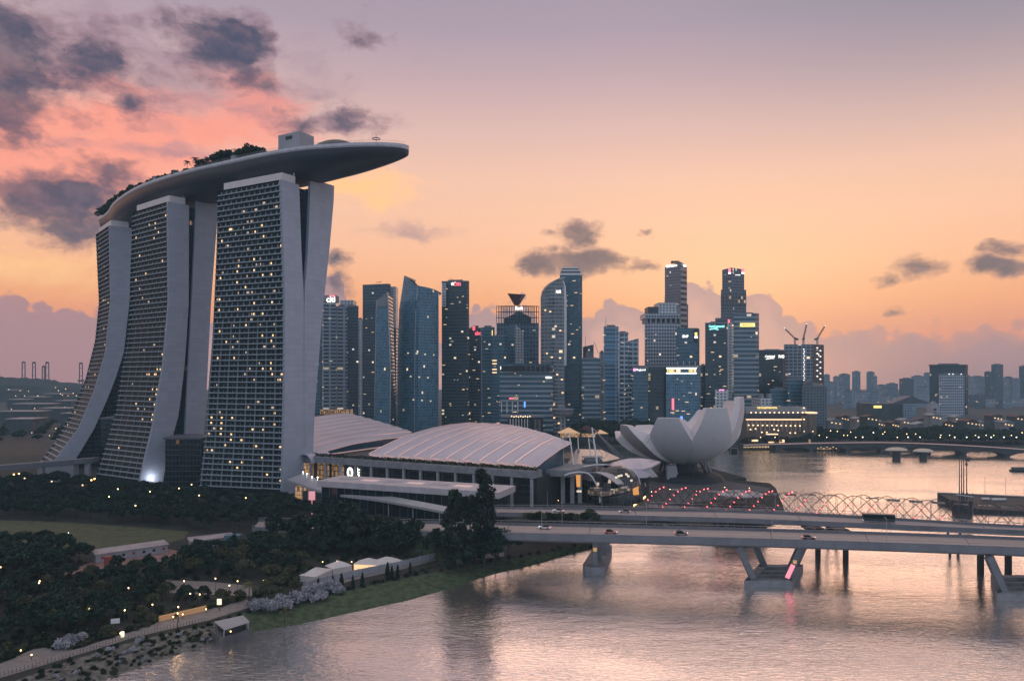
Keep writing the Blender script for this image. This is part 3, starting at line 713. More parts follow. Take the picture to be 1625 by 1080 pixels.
for s in ss:
    p, nr, hw, dep = deck_at(s); hw = max(hw, .05)
    row = []
    for j in range(17):
        a = math.pi*j/16
        cx = math.copysign(abs(math.cos(a))**0.75, math.cos(a)); cz = abs(math.sin(a))**0.9
        q = p+nr*hw*cx; row.append(Vector((q.x, q.y, DZ-2.4-dep*cz)))
    hull.append(row)
    k = min(1, hw/3)
    rim.append([Vector((*(p+nr*hw)[:2], DZ-2.4)), Vector((*(p+nr*(hw+.5*k))[:2], DZ-1.6)), Vector((*(p+nr*(hw+.3*k))[:2], DZ)), Vector((*(p+nr*(hw-.5*k))[:2], DZ)), Vector((*(p+nr*(hw-.55*k))[:2], DZ-1.1)),
                Vector((*(p-nr*(hw-.55*k))[:2], DZ-1.1)), Vector((*(p-nr*(hw-.5*k))[:2], DZ)), Vector((*(p-nr*(hw+.3*k))[:2], DZ)), Vector((*(p-nr*(hw+.5*k))[:2], DZ-1.6)), Vector((*(p-nr*hw)[:2], DZ-2.4))])
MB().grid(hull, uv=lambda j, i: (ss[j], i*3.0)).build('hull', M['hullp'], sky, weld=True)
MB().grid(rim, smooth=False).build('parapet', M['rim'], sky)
rl = MB()
for i in range(0, 150):
    s = 1+i*1.0
    p, nr, hw, dep = deck_at(s)
    for sg in ((1, -1) if s < 90 else (1,)):
        q = p+nr*(hw-.1)*sg; rl.box((q.x, q.y, DZ+.65), (.07, .07, 1.3))
for sg in (1, -1):
    pts = []
    for i in range(0, 75):
        p, nr, hw, dep = deck_at(.6+i*2.0); q = p+nr*(hw-.1)*sg; pts.append((q.x, q.y, DZ+1.3))
    rl.tube(pts, .06, 4)
rl.build('railing', M['steel'], sky)
def deckpt(px, side=0.0):
    """deck point whose near rim is seen at photo column px, moved side metres across"""
    best = None
    for i in range(400):
        p, nr, hw, dep = deck_at(TOT*i/400); q = p+nr*hw*.6
        e = abs(CX+F*q.x/q.y-px)
        if best is None or e < best[0]: best = (e, p, nr, hw, TOT*i/400)
    _, p, nr, hw, s = best; q = p+nr*side; return Vector((q.x, q.y, DZ-1.05)), nr, s
c, nr, s = deckpt(447, 0); ang = math.atan2(nr.y, nr.x)+math.pi/2
pv = empty('lift_pavilion', c, 'grey box pavilion standing on the sky deck near its prow', 'pavilion')
mb = MB(); mb.box(c+Vector((0, 0, 7.8)), (18, 12, 15.0), ang); mb.box(c+Vector((-4, 0, 15.8)), (2, 2, 1.6), ang); mb.build('pavilion_body', M['pav'] if 'pav' in M else M['conc'], pv)
mb = MB(); off = nr*6.1; cc = c+off
mb.box(cc+Vector((0, 0, 12.6)), (5.4, .2, 2.0), ang); mb.build('window', M['dark'], pv)
c, nr, s = deckpt(512, 0); ang = math.atan2(nr.y, nr.x)+math.pi/2
dm = MB(); rows = []
for j in range(9):
    th = j/8*math.pi/2
    rows.append([c+Matrix.Rotation(ang, 3, 'Z') @ Vector((17*math.cos(th)*math.cos(k*math.pi/12), 8.5*math.cos(th)*math.sin(k*math.pi/12), 9.0*math.sin(th))) for k in range(25)])
dm.grid(rows).thing('deck_dome', M['dsteel'], 'low dark dome roof on the sky deck beside the grey box', 'dome roof')
c, nr, s = deckpt(588, 0)
ms = empty('ring_mast', c, 'thin mast carrying a flat ring above the prow of the sky deck', 'mast')
MB().tube([c, c+Vector((0, 0, 9.6))], .15, 6).build('pole', M['dsteel'], ms)
MB().tube([c+Vector((2.1*math.cos(a*math.pi/10), 2.1*math.sin(a*math.pi/10), 7.0)) for a in range(21)], .26, 6, cap=False).build('ring', M['dsteel'], ms)
for k, px in enumerate((385, 292, 205, 262)):
    c, nr, s = deckpt(px, 18.5); ang = math.atan2(nr.y, nr.x)+math.pi/2
    mb = MB(); mb.box(c+Vector((0, 0, 1.3)), (3.2, 2.2, 3.6), ang); mb.box(c+Vector((0, 0, 3.25)), (3.6, 2.6, .3), ang)
    mb.thing('deck_kiosk', M['conc'], ['small grey kiosk at the deck parapet beside the pavilion', 'small grey kiosk at the deck parapet left of the palms', 'small grey kiosk near the left end of the deck', 'small grey kiosk on the deck above the middle tower'][k], 'kiosk', 'deck kiosks')
# link blocks and podium between the towers
def podium(label, pts, Y, z0, z1, m='dark', cat='building'):
    r = empty('link_building', Vector((XX(pts[0], Y), Y, 0)), label, cat)
    x0, x1 = XX(pts[0], Y), XX(pts[1], Y)
    mb = MB(); mb.prism([(x0, Y), (x1, Y), (x1+6, Y+26), (x0-4, Y+26)], z0, z1); mb.build('body', M['atrium'], r)
    mb = MB(); mb.prism([(x0-1, Y-1.2), (x1+1, Y-2.4), (x1+7, Y+27), (x0-5, Y+27)], z1+.02, z1+1.1); mb.build('roof', M['slate'], r)
    return r
M['slate'] = mat('slate_roof', (.09, .10, .125), .6, var=.2)
podium('dark glass lobby with a grey canopy roof between the middle and nearest towers', (262, 320), 462, 0, 30)
podium('small grey link roof between the farthest and middle towers', (160, 186), 520, 20, 39)
mb = MB(); x0 = XX(128, 540)
mb.prism([(XX(118, 575), 575), (XX(205, 575), 575), (XX(205, 575), 592), (XX(118, 575), 592)], 0, 34)
mb.thing('atrium_block', M['atrium'], 'dark glass atrium behind the foot of the farthest tower', 'building')
# floodlight at the foot of the middle tower
c = T2[1].pt(T2[1].solve([(320, 265.5), (480, 267), (620, 251), (680, 241), (768, 219.5)], 3)+7, 2.2)-T2[3]*3.2
fl = empty('floodlight', c, 'white floodlight shining up the end wall of the middle tower', 'floodlight')
MB().box(c+Vector((0, 0, .2)), (1.0, .8, .9), .4).build('lamp_head', M['lwhite'], fl)
MB().box(c+Vector((0, 0, -1.2)), (.3, .3, 1.9)).build('post', M['dsteel'], fl)
pl_ = bpy.data.lights.new('floodlight_lamp', 'POINT'); pl_.energy = 1500; pl_.color = (.85, .88, 1); pl_.shadow_soft_size = .5
po = bpy.data.objects.new('floodlight_lamp', pl_); COL.objects.link(po); po.parent = fl; po.location = Vector((0, 0, 1.6))-T2[3]*1.2
# ------------------------------------------------------------------ convention centre: two vaulted roofs of overlapping strips
class Frame:
    def __init__(s, o, e1): s.o = Vector((o[0], o[1], 0)); s.e1 = Vector((e1[0], e1[1], 0)).normalized(); s.e2 = Vector((-s.e1.y, s.e1.x, 0)); s.a = math.atan2(s.e1.y, s.e1.x)
    def p(s, a, b, z): q = s.o+s.e1*a+s.e2*b; return Vector((q.x, q.y, z))
    def xy(s, a, b): q = s.p(a, b, 0); return (q.x, q.y)
C = Frame((-82.8, 433), (.885, -.466))
def vault(label, fr, n, w, prof, send, sstart, rise, strips_name):
    root = empty('vaulted_roof', fr.p(n*w/2, 30, 18), label, 'roof', 'striped vault roofs')
    for i in range(n):
        mb = MB(); a0, a1 = i*w, (i+1)*w; s0 = sstart(i); s1 = send(i); rows = []; und = []
        for j in range(27):
            s = lerp(s0, s1, j/26); z = prof(s, i)
            rows.append([fr.p(a0-1.2, s, z+1.9), fr.p(a0+w*.5, s, z+1.55), fr.p(a1+.2, s, z+0.05)])
            und.append([fr.p(a0-1.2, s, z+0.9), fr.p(a1+.2, s, z-.6)])
        mb.grid(rows); st = mb.build('roof_strip', M['roofw'], root)
        ed = MB()
        for j in range(26):
            ed.face([und[j][0], rows[j][0], rows[j+1][0], und[j+1][0]]); ed.face([rows[j][2], und[j][1], und[j+1][1], rows[j+1][2]])
            ed.face([und[j][0], und[j+1][0], und[j+1][1], und[j][1]])
            b = rows[j][0]; c = rows[j+1][0]
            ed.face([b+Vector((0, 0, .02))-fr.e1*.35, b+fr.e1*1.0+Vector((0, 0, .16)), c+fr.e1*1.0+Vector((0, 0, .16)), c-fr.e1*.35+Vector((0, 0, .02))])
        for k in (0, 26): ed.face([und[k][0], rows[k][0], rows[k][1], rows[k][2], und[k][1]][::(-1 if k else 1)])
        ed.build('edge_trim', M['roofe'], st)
    return root
def profR(s, i):
    return pl([(0, 22.2), (12, 25.2), (32, 29.3), (50, 31.6), (67, 33.2), (90, 34.2), (112, 34.2), (136, 32.0)], s)
NR = 10; WR = 10.7
VR = vault('pale striped vault roof of the convention hall, the nearer one with the dark hedge along its eave', C, NR, WR, profR, lambda i: 137-9.9*i, lambda i: 0.0, 0, 'strip')
CLf = Frame((-124-.885*80, 473+.466*80), (.885, -.466))
def profL(s, i):
    k = (7-i)/7.0
    base = pl([(-20, 16), (0, 20.5), (34, 23.6), (70, 24.4), (100, 23.8), (125, 22.5)], s); hi = pl([(-20, 20), (0, 25), (34, 30.5), (70, 34.2), (100, 36.2), (125, 36.4)], s)
    return lerp(base, hi, k**.8)
VL = vault('pale pink striped vault roof partly behind the nearest tower', CLf, 8, 10.0, profL, lambda i: 123-1.2*i, lambda i: -4.0, 0, 'strip')
hall = empty('convention_hall', C.p(40, 5, 0), 'long low convention hall with a grey fascia and a colonnade', 'building')
mb = MB(); mb.prism([C.xy(-42, -2), C.xy(109, -2), C.xy(108, 30), C.xy(60, 70), C.xy(-20, 118), C.xy(-120, 118), C.xy(-120, 30), C.xy(-42, 30)], 0, 17.6); mb.build('hall_body', M['hallglass'] if 'hallglass' in M else M['hglass'], hall)
mb = MB(); mb.prism([C.xy(-43, -7.5), C.xy(110.5, -7.5), C.xy(110.5, 1.5), C.xy(-43, 1.5)], 17.65, 21.2, bottom=True); mb.build('fascia', M['capc'], hall)
for k in range(14):
    mb = MB(); c = C.p(-40+k*11.4, -6.2, 8.8); mb.box((c.x, c.y, c.z), (1.3, 1.3, 17.6), C.a); mb.build('column', M['conc'], hall)
for k in range(13):
    c = C.p(-40+k*11.4+5.7, -2.12, 12.2); mb = MB(); mb.box((c.x, c.y, c.z), (9.4, .2, 9.5), C.a)
    mb.build('window', M['warmwin'] if k in (0, 1) else M['hallwin'], hall)
mb = MB(); sd = []
for j in range(15):
    s = 8+j*7.6; sd.append((CLf.p(80.3, s, 17.7), CLf.p(80.3, s, max(17.8, profL(s, 7)-.7))))
for a, b in zip(sd, sd[1:]): mb.face([a[0], b[0], b[1], a[1]])
mb.build('clerestory', M['bglass'], hall)
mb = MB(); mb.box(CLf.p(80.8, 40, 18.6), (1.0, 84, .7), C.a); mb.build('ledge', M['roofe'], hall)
# gable walls below the vault edges
mb = MB(); q = []
for j in range(12): s = j*12.4; q.append((C.p(.3, s, 17.65), C.p(.3, s, profR(s, 0)-.6)))
for a, b in zip(q, q[1:]): mb.face([a[0], b[0], b[1], a[1]])
q = []
for j in range(8): s = j*5.4; q.append((C.p(NR*WR-.6, s, 17.65), C.p(NR*WR-.6, s, profR(s, 9)-.6)))
for a, b in zip(q, q[1:]): mb.face([a[0], b[0], b[1], a[1]])
mb.build('gable_glass', M['bglass'], hall)
sg = C.p(-11.5, -7.7, 12.0)
s1 = sign('0', 'sgw', hall, C.p(-13.2, -2.6, 12.6), 4.2, 6.0, C.a); s2 = sign('吉', 'sgw', hall, C.p(-7.6, -2.6, 12.6), 3.4, 6.4, C.a)
mb = MB(); c = C.p(-13.2, -2.6, 8.2); mb.box(c, (3.6, .2, .9), C.a); mb.build('sign', M['sgw'], hall)
# hedge on the fascia: one countable row of clipped shrubs grown together
def leafball(mb, c, rx, ry, rz, n, size, rnd, shell=.55):
    for _ in range(n):
        while True:
            v = Vector((rnd.uniform(-1, 1), rnd.uniform(-1, 1), rnd.uniform(-1, 1)))
            if shell < v.length <= 1: break
        p = Vector((c[0]+v.x*rx, c[1]+v.y*ry, c[2]+v.z*rz)); a = Vector((rnd.gauss(0, 1), rnd.gauss(0, 1), rnd.gauss(0, 1))).normalized()
        b = a.cross(Vector((rnd.gauss(0, 1), rnd.gauss(0, 1), rnd.gauss(0, 1)))).normalized(); s = size*rnd.uniform(.6, 1.25)
        mb.face([p-a*s-b*s*.5, p+a*s*.2-b*s*.7, p+a*s, p+b*s*.6])
rnd = random.Random(5); mb = MB()
for k in range(96):
    c = C.p(-42+k*1.6, -3.6, 21.9); leafball(mb, c, 1.5, 1.7, 1.0+.5*rnd.random(), 34, .5, rnd, .3)
mb.thing('hedge', M['hedge'], 'dark clipped hedge running along the grey fascia below the nearer vault', 'hedge')
# arched side entrance
ar = empty('arched_entrance', C.p(-50, -8, 0), 'arched entrance with warm light inside at the foot of the nearest tower', 'entrance')
def archpts(fr, a, b0, wv, z0, h, n=14): return [fr.p(a+wv*math.cos(math.pi-k*math.pi/n), b0, z0+h*math.sin(k*math.pi/n)) for k in range(n+1)]
F1 = archpts(C, -42, -10.5, 6.2, 17.5, 5.5); F2 = archpts(C, -42, 8, 6.2, 17.5, 5.5)
mb = MB(); mb.grid([[a, b] for a, b in zip(F1, F2)]); G1 = archpts(C, -42, -10.5, 5.6, 17.5, 4.8)
for i in range(14): mb.face([F1[i], F1[i+1], G1[i+1], G1[i]])
mb.build('arch_roof', M['roofw'], ar)
mb = MB(); mb.prism([C.xy(-47.5, -7.6), C.xy(-43.2, -7.6), C.xy(-43.2, 2), C.xy(-47.5, 2)], 0, 17); mb.build('lit_wall', M['warmwin2'], ar)
# low flat-roofed block in front
FR, FL, BR, BL = G(792, 783, 15), G(503, 764, 15), G(818, 772, 15), G(541, 755.5, 15)
low = empty('low_block', (FR+FL)/2-Vector((0, 0, 15)), 'low flat roofed block with a wide pale roof slab and dark glass walls', 'building')
mb = MB(); mb.prism([(p.x, p.y) for p in (FL, FR, BR, BL)], 12.6, 15.6, bottom=True); mb.build('roof_slab', M['pink2'], low)
def inset(k):
    c = (FR+FL+BR+BL)/4; return [(lerp(p.x, c.x, k), lerp(p.y, c.y, k*1.6)) for p in (FL, FR, BR, BL)]
mb = MB(); mb.prism(inset(.05), 0, 12.55); mb.build('glass_wall', M['lowglass'], low)
for k in range(6):
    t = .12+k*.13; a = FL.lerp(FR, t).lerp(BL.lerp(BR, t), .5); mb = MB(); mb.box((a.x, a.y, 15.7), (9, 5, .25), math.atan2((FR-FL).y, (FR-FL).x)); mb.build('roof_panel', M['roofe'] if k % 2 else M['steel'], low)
# curved canopy from the tower foot
cn = empty('entrance_canopy', G(505, 790, 0), 'curved grey canopy sweeping from the foot of the nearest tower', 'canopy')
can = catmull([Vector(P(455, 760, 412)), Vector(P(478, 768, 398)), Vector(P(510, 779, 386)), Vector(P(545, 785, 376)), Vector(P(600, 792, 366)), Vector(P(652, 801, 352)), Vector(P(704, 811, 340))], 8)
rows = []
for i, p in enumerate(can):
    t = i/(len(can)-1); w = lerp(17, 4.0, min(1, t*2.0)); n = Vector((.35, .94, 0))
    rows.append([p-Vector((0, 0, 1.1)), p, p+n*w*.5+Vector((0, 0, .9)), p+n*w+Vector((0, 0, 1.6)), p+n*w+Vector((0, 0, .6))])
MB().grid(rows, smooth=False).build('canopy_roof', M['steel'], cn)
for i in range(4, len(can), 6):
    p = can[i]+Vector((.7, 2, -1)); mb = MB(); mb.box((p.x, p.y, p.z/2), (.5, .5, p.z)); mb.build('column', M['conc'], cn)
for px, py, Y in ((481, 748.5, 425), (487, 751, 418), (495, 756, 410), (504, 757, 405)):
    p = P(px, py, Y); mb = MB(); mb.box(p, (.55, .55, .55)); mb.box(p-Vector((0, 0, 1.2)), (.12, .12, 2)); mb.thing('roof_lamp', M['lwhite'], 'small white lamp on the grey canopy roof at the foot of the nearest tower', 'lamp', 'lamps on the entrance canopy')
p = P(495, 786, 372); mb = MB(); mb.box(p, (3.2, .3, 4.4)); mb.box(p-Vector((0, 0, p.z/2+1)), (.4, .25, p.z-2)); mb.thing('pink_banner', M['sgo2'], 'lit pink banner panel beside the curved canopy', 'banner')
p = P(474, 776, 405); mb = MB(); mb.box((p.x, p.y, p.z/2+2), (4, .4, p.z)); mb.thing('lit_doorway', M['warmwin2'], 'warm lit doorway under the curved canopy', 'doorway')

# ------------------------------------------------------------------ plaza hall, masts and canopies
msk = Vector((0, 0, 0))
masts = [((903, 686), (911, 742), 425, .55), ((939.5, 678), (947.5, 735), 432, .6), ((893, 692), (894, 742), 430, .38), ((934, 695), (938, 730), 452, .42), ((917, 694), (918, 712), 470, .32), ((863.5, 690), (863.5, 702), 470, .4), ((831, 681), (831, 692), 500, .35)]
tops = []
for k, (a, b, Y, r) in enumerate(masts):
    A = P(a[0], a[1], Y); B = P(b[0], b[1], Y-6); tops.append(A)
    rt = empty('roof_mast', B, ['tall white leaning mast in front of the vault end', 'tallest white leaning mast, right of the vault end', 'slim upright white mast at the vault end', 'shorter white mast behind the tallest one', 'short thin white mast furthest right of the vault eave', 'short mast peeking over the vault roof', 'leftmost short mast peeking over the vault roof'][k], 'mast', 'white masts by the plaza hall')
    MB().tube([B, A], [r, r*.65], 8).build('pole', M['white'], rt)
    mb = MB(); mb.box(B-Vector((0, 0, B.z/2)), (1.2, 1.2, B.z)); mb.build('base', M['conc'], rt)
    if k in (0, 1, 3):
        ends = [P(983+i*3, 727-i, 440+i*4) for i in range(3)] if k == 1 else [P(860+i*9, 733+i*3, 430) for i in range(3)] if k == 0 else [P(965, 731, 455), P(975, 729, 455)]
        for e in ends: MB().tube([A, e], .13, 4).build('cable', M['steel'], rt)
def roofpatch(name, pix, m, label, cat, th=.6, parent=None):
    """thin roof panel through points (px, py, distance)"""
    pts = [P(*q) for q in pix]; mb = MB(); lo = [p-Vector((0, 0, th)) for p in pts]; n = len(pts)
    mb.face(pts, [(p.x, p.z+p.y*.3) for p in pts]); mb.face(lo[::-1])
    for i in range(n): mb.face([pts[i], lo[i], lo[(i+1) % n], pts[(i+1) % n]])
    return mb.build(name, m, parent) if parent else mb.thing(name, m, label, cat)
ph = empty('plaza_hall', G(955, 800, 0), 'shopping hall with curved white canopies and a lit glass front beside the flower museum', 'building')
Pq = G(985, 790, 0)
# dark glass drum: swept barrel
mb = MB(); rows = []
cx, cy = XX(978, 405), 405
for j in range(9):
    th = j/8*math.pi/2; rows.append([Vector((cx+15.5*math.cos(th)*math.cos(k*math.pi/10), cy+16*math.cos(th)*math.sin(-k*math.pi/10)+4, 1+19.5*math.sin(th))) for k in range(11)])
mb.grid(rows, uv=lambda j, i: (i*4.2, j*3.2)); mb.build('glass_hall', M['hallgrid'], ph)
mb = MB(); mb.prism([(XX(893, 420), 420), (XX(950, 400), 400), (XX(1006, 408), 408), (XX(1030, 440), 440), (XX(940, 470), 470), (XX(880, 450), 450)], 0, 12.5); mb.build('hall_body', M['hallgrid'], ph)
# leaf-shaped canopy
top = [(962, 739.5), (972, 733.5), (985, 729.5), (1000, 727), (1016, 726.6), (1033, 728.5), (1047.5, 731.5)]; bot = [(966, 738.8), (978, 739.8), (992, 742), (1006, 744), (1020, 744.5), (1034, 740), (1047, 733)]
rows = [[P(*t, 430+i*1.5), P((t[0]+b[0])/2, (t[1]+b[1])/2-.6, 422+i*1.5), P(*b, 414+i*1.5)] for i, (t, b) in enumerate(zip(top, bot))]
mb = MB(); mb.grid(rows); mb.grid([[p-Vector((0, 0, .7)) for p in r][::-1] for r in rows])
for e in (0, 2): mb.grid([[r[e], r[e]-Vector((0, 0, .7))] for r in rows], smooth=False)
mb.build('leaf_canopy', M['roofw'], ph)
roofpatch('lower_canopy', [(1003, 744.5, 412), (1018, 745.5, 416), (1033, 752, 420), (1028, 756, 415), (1014, 757, 410)], M['roofw'], None, None, .5, ph)
roofpatch('lower_canopy', [(1019, 745, 417), (1033, 742, 421), (1044, 755, 424), (1034, 756, 420)], M['steel'], None, None, .5, ph)
# grey vault panel with thin white arches
a = [(930, 748.5), (943, 748.3), (953, 750.5), (964, 756), (973, 763), (980, 768)]; b = [(950, 748), (962, 749), (972, 752), (980, 757), (987, 763), (990, 767)]
rows = [[P(*p, 398-i*2.5), P(*q, 404-i*2.5)] for i, (p, q) in enumerate(zip(a, b))]
mb = MB(); mb.grid(rows); mb.grid([[p-Vector((0, 0, .6)) for p in r][::-1] for r in rows]); mb.grid([[r[0], r[0]-Vector((0, 0, .6))] for r in rows], smooth=False); mb.build('curved_canopy', M['steel'], ph)
for pts, Y in (([(896, 754), (905, 750.5), (920, 748.6), (933, 751), (940, 757), (946, 768), (951, 782), (952, 797)], 392), ([(914, 746), (925, 741), (940, 737.5), (957, 737), (975, 738.5), (992, 742.5), (1003, 745), (1012, 755), (1016, 768)], 410)):
    MB().tube(catmull([P(x, y, Y) for x, y in pts], 4), .42, 6).build('arch', M['white'], ph)
for q in ([(936, 773), (956, 773), (956, 787), (937, 785)], [(957, 780), (974, 776), (974, 784), (957, 787.5)], [(975, 774.5), (996, 769), (1001, 778), (976, 784)]):
    roofpatch('lit_panel', [(x, y, 391) for x, y in q], M['lwinp'], None, None, .4, ph)
roofpatch('lit_panel', [(1004, 775, 395), (1013, 771, 395), (1014, 783, 395), (1005, 784, 395)], M['lamberp'], None, None, .4, ph)
roofpatch('lit_window', [(914, 753, 392), (921, 753, 392), (921, 771, 392), (915, 771, 392)], M['lamberp'], None, None, .4, ph)
roofpatch('screen', [(959, 737.5, 409), (970, 737.5, 409), (970, 749, 409), (959, 749, 409)], M['conc'], None, None, .4, ph)
for (x, y) in ((917, 779), (921, 779), (978, 757), (982, 755), (986, 754), (994, 752), (997, 755), (1002, 762)):
    p = P(x, y, 393); mb = MB(); mb.box(p, (1.2, .3, 1.0)); mb.build('lit_window', M['lwinw'], ph)
for x in (848, 876, 893, 908, 920):
    mb = MB(); Y = 405; mb.box((XX(x, Y), Y, 8), (2.2, 2.2, 16)); mb.build('column', M['conc'], ph)
mb = MB(); mb.prism([(XX(836, 400), 400), (XX(905, 392), 392), (XX(940, 418), 418), (XX(850, 436), 436)], 16.05, 19.4, bottom=True); mb.build('roof_beam', M['capc'], ph)
roofpatch('glass_roof', [(896, 742, 418), (925, 738, 425), (985, 727, 440), (955, 713, 470), (915, 712, 470)], M['tealglass'], None, None, .4, ph)
mb = MB(); p = P(940, 731, 440); mb.box(p, (9, 6, 3.4)); mb.box(p+Vector((0, 0, 2.4)), (12, 8, .6)); mb.build('roof_terrace', M['conc'], ph)

# ------------------------------------------------------------------ lotus-shaped museum
MC = Vector((XX(1087, 500), 500, 0))
mu = empty('flower_museum', MC, 'white flower shaped museum of upturned petals on dark legs at the waterfront', 'museum')
petals = [(-119, 38, 43.0, 7.0, 88), (-72, 37.5, 49.4, 7.4, 90), (-27, 37.5, 55.8, 7.0, 96), (15, 38, 52, 7, 92), (52, 40, 45, 7, 86), (88, 40, 38, 6.5, 82), (122, 42, 34, 6.5, 78), (163, 47, 31.0, 4.0, 70), (-163, 45.5, 37.2, 5.2, 72)]
def petal(ph_, R, zt, hw, thm):
    a = math.radians(ph_); er = Vector((math.cos(a), math.sin(a), 0)); et = Vector((-er.y, er.x, 0)); tm = math.radians(thm); n = 16; rows = []; k0 = 1-math.cos(tm)
    left, right, itop = [], [], []
    for j in range(n+1):
        th = lerp(math.radians(9), tm, j/n); r = R*math.sin(th)/math.sin(min(tm, math.pi/2)); z = 10.8+(zt-10.8)*((1-math.cos(th))/k0)**1.05
        t = j/n; w = min(r*math.tan(math.radians(24.5)), lerp(15.6, hw, max(0, (z-27.0)/(zt-27.0))**.92)); row = []
        for i in range(9):
            f = (i/8)*2-1; bul = (1-f*f)*1.6*(1-t*.6); p = MC+er*(r+bul*.8)+et*(w*f); row.append(Vector((p.x, p.y, z-bul*.5*(1-t))))
        rows.append(row)
    mb = MB(); mb.grid(rows)
    # inner face: from the tip back down to the well
    ti = 4.2; inn = []
    for j in range(n+1):
        t = j/n; th = lerp(math.radians(9), tm, t); r = R*math.sin(th)/math.sin(min(tm, math.pi/2)); z = 10.8+(zt-10.8)*((1-math.cos(th))/k0)**1.05
        zi = lerp(27.5+.04*(zt-40), zt, max(0, (t-.30)/.70)**1.55) if t < 1 else zt
        ri = r-ti*min(1, (z-10)/12.0)*.9
        ri = max(3.0, ri-2.0*(1-t)); zi = max(zi, z+ (0 if t == 1 else .6))
        w = min(ri*math.tan(math.radians(24.5)), lerp(15.6, hw, max(0, (z-27.0)/(zt-27.0))**.92)); p0 = MC+er*ri-et*w; p1 = MC+er*ri+et*w
        inn.append([Vector((p0.x, p0.y, zi)), Vector((p1.x, p1.y, zi))])
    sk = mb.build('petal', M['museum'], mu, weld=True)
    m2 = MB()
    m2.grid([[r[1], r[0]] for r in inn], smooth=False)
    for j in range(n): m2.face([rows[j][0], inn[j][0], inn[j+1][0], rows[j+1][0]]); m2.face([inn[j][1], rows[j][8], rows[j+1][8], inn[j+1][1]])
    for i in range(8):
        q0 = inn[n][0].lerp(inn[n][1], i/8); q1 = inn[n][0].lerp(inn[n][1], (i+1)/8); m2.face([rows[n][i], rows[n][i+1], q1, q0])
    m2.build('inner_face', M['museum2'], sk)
for q in petals: petal(*q)
mb = MB(); mb.lathe((MC.x, MC.y, 0), [(0.1, 9.6), (7, 10.2), (12, 11.8), (18, 14.4)], 24); mb.build('bowl_base', M['museum'], mu)
for k in range(10):
    a = k*2*math.pi/10+.2; b = MC+Vector((14*math.cos(a), 14*math.sin(a), 13.2)); c = MC+Vector((19*math.cos(a+.3), 19*math.sin(a+.3), 0)); MB().tube([c, b], [.9, .7], 8).build('leg', M['dark'] if k % 3 else M['conc'], mu)
mb = MB(); mb.lathe((MC.x, MC.y, 0), [(10, 0), (9, 6), (8, 10.4)], 12); mb.build('core', M['dark'], mu)
mb = MB(); mb.box(MC+Vector((-13, -17, 5.5)), (6, 5, 11)); mb.build('lift_shaft', M['conc'], mu)
mb = MB(); mb.lathe((MC.x, MC.y, 0), [(27, 0), (24, 3.5), (17, 5.2), (9, 5.4)], 20); mb.thing('dark_mound', M['dark'], 'dark planted mound under the flower shaped museum', 'mound')
p = P(1164, 716, 484); mb = MB(); mb.box(p, (4.4, 3, 4.4)); mb.build('lit_box_window', M['dark'], mu)
for dx, dz, sx, sz in ((-2.3, 0, .3, 4.8), (2.3, 0, .3, 4.8), (0, 2.3, 4.9, .3), (0, -2.3, 4.9, .3)):
    mb = MB(); mb.box(p+Vector((dx, -1.6, dz)), (sx, .3, sz)); mb.build('window_frame', M['conc'], mu)

# ------------------------------------------------------------------ road bridges
def deckpoly(pix, z): return [G(x, y, z) for x, y in pix]
ZD = 14.0
def dk(px, py, z): return G(px, py, z)
nearN = [dk(400, 839, 3), dk(577, 844, 5.5), dk(700, 846.5, 9), dk(833, 849.5, 12.6), Vector((45, 254.2, ZD)), Vector((86.8, 249.2, ZD)), Vector((125, 243.4, ZD)), Vector((163.5, 236.8, ZD)), Vector((230, 223, ZD))]
nearF = [dk(410, 827, 3), dk(577, 829, 5.5), dk(700, 830.5, 9), dk(826, 833, 12.6), Vector((48, 271.2, ZD)), Vector((92.1, 265.6, ZD)), Vector((132.3, 259.4, ZD)), Vector((171.5, 251.9, ZD)), Vector((240, 238, ZD))]
farN = [dk(790, 816, 10.5), dk(860, 817.5, 12.8), Vector((35, 292.5, ZD)), Vector((88, 284.8, ZD)), Vector((137, 274, ZD)), Vector((181, 263, ZD)), Vector((250, 247, ZD))]
farF = [dk(785, 807, 10.5), dk(850, 807.5, 12.8), Vector((49, 306, ZD)), Vector((94, 301.5, ZD)), Vector((142, 287.5, ZD)), Vector((187, 271.7, ZD)), Vector((257, 252, ZD))]
def resample(l, n):
    c = catmull(l, 12); d = [0]
    for a, b in zip(c, c[1:]): d.append(d[-1]+(b-a).length)
    out = []
    for k in range(n+1):
        s = d[-1]*k/n; i = next((i for i in range(len(d)-1) if s <= d[i+1]+1e-6), len(d)-2); out.append(c[i].lerp(c[i+1], (s-d[i])/(d[i+1]-d[i])))
    return out
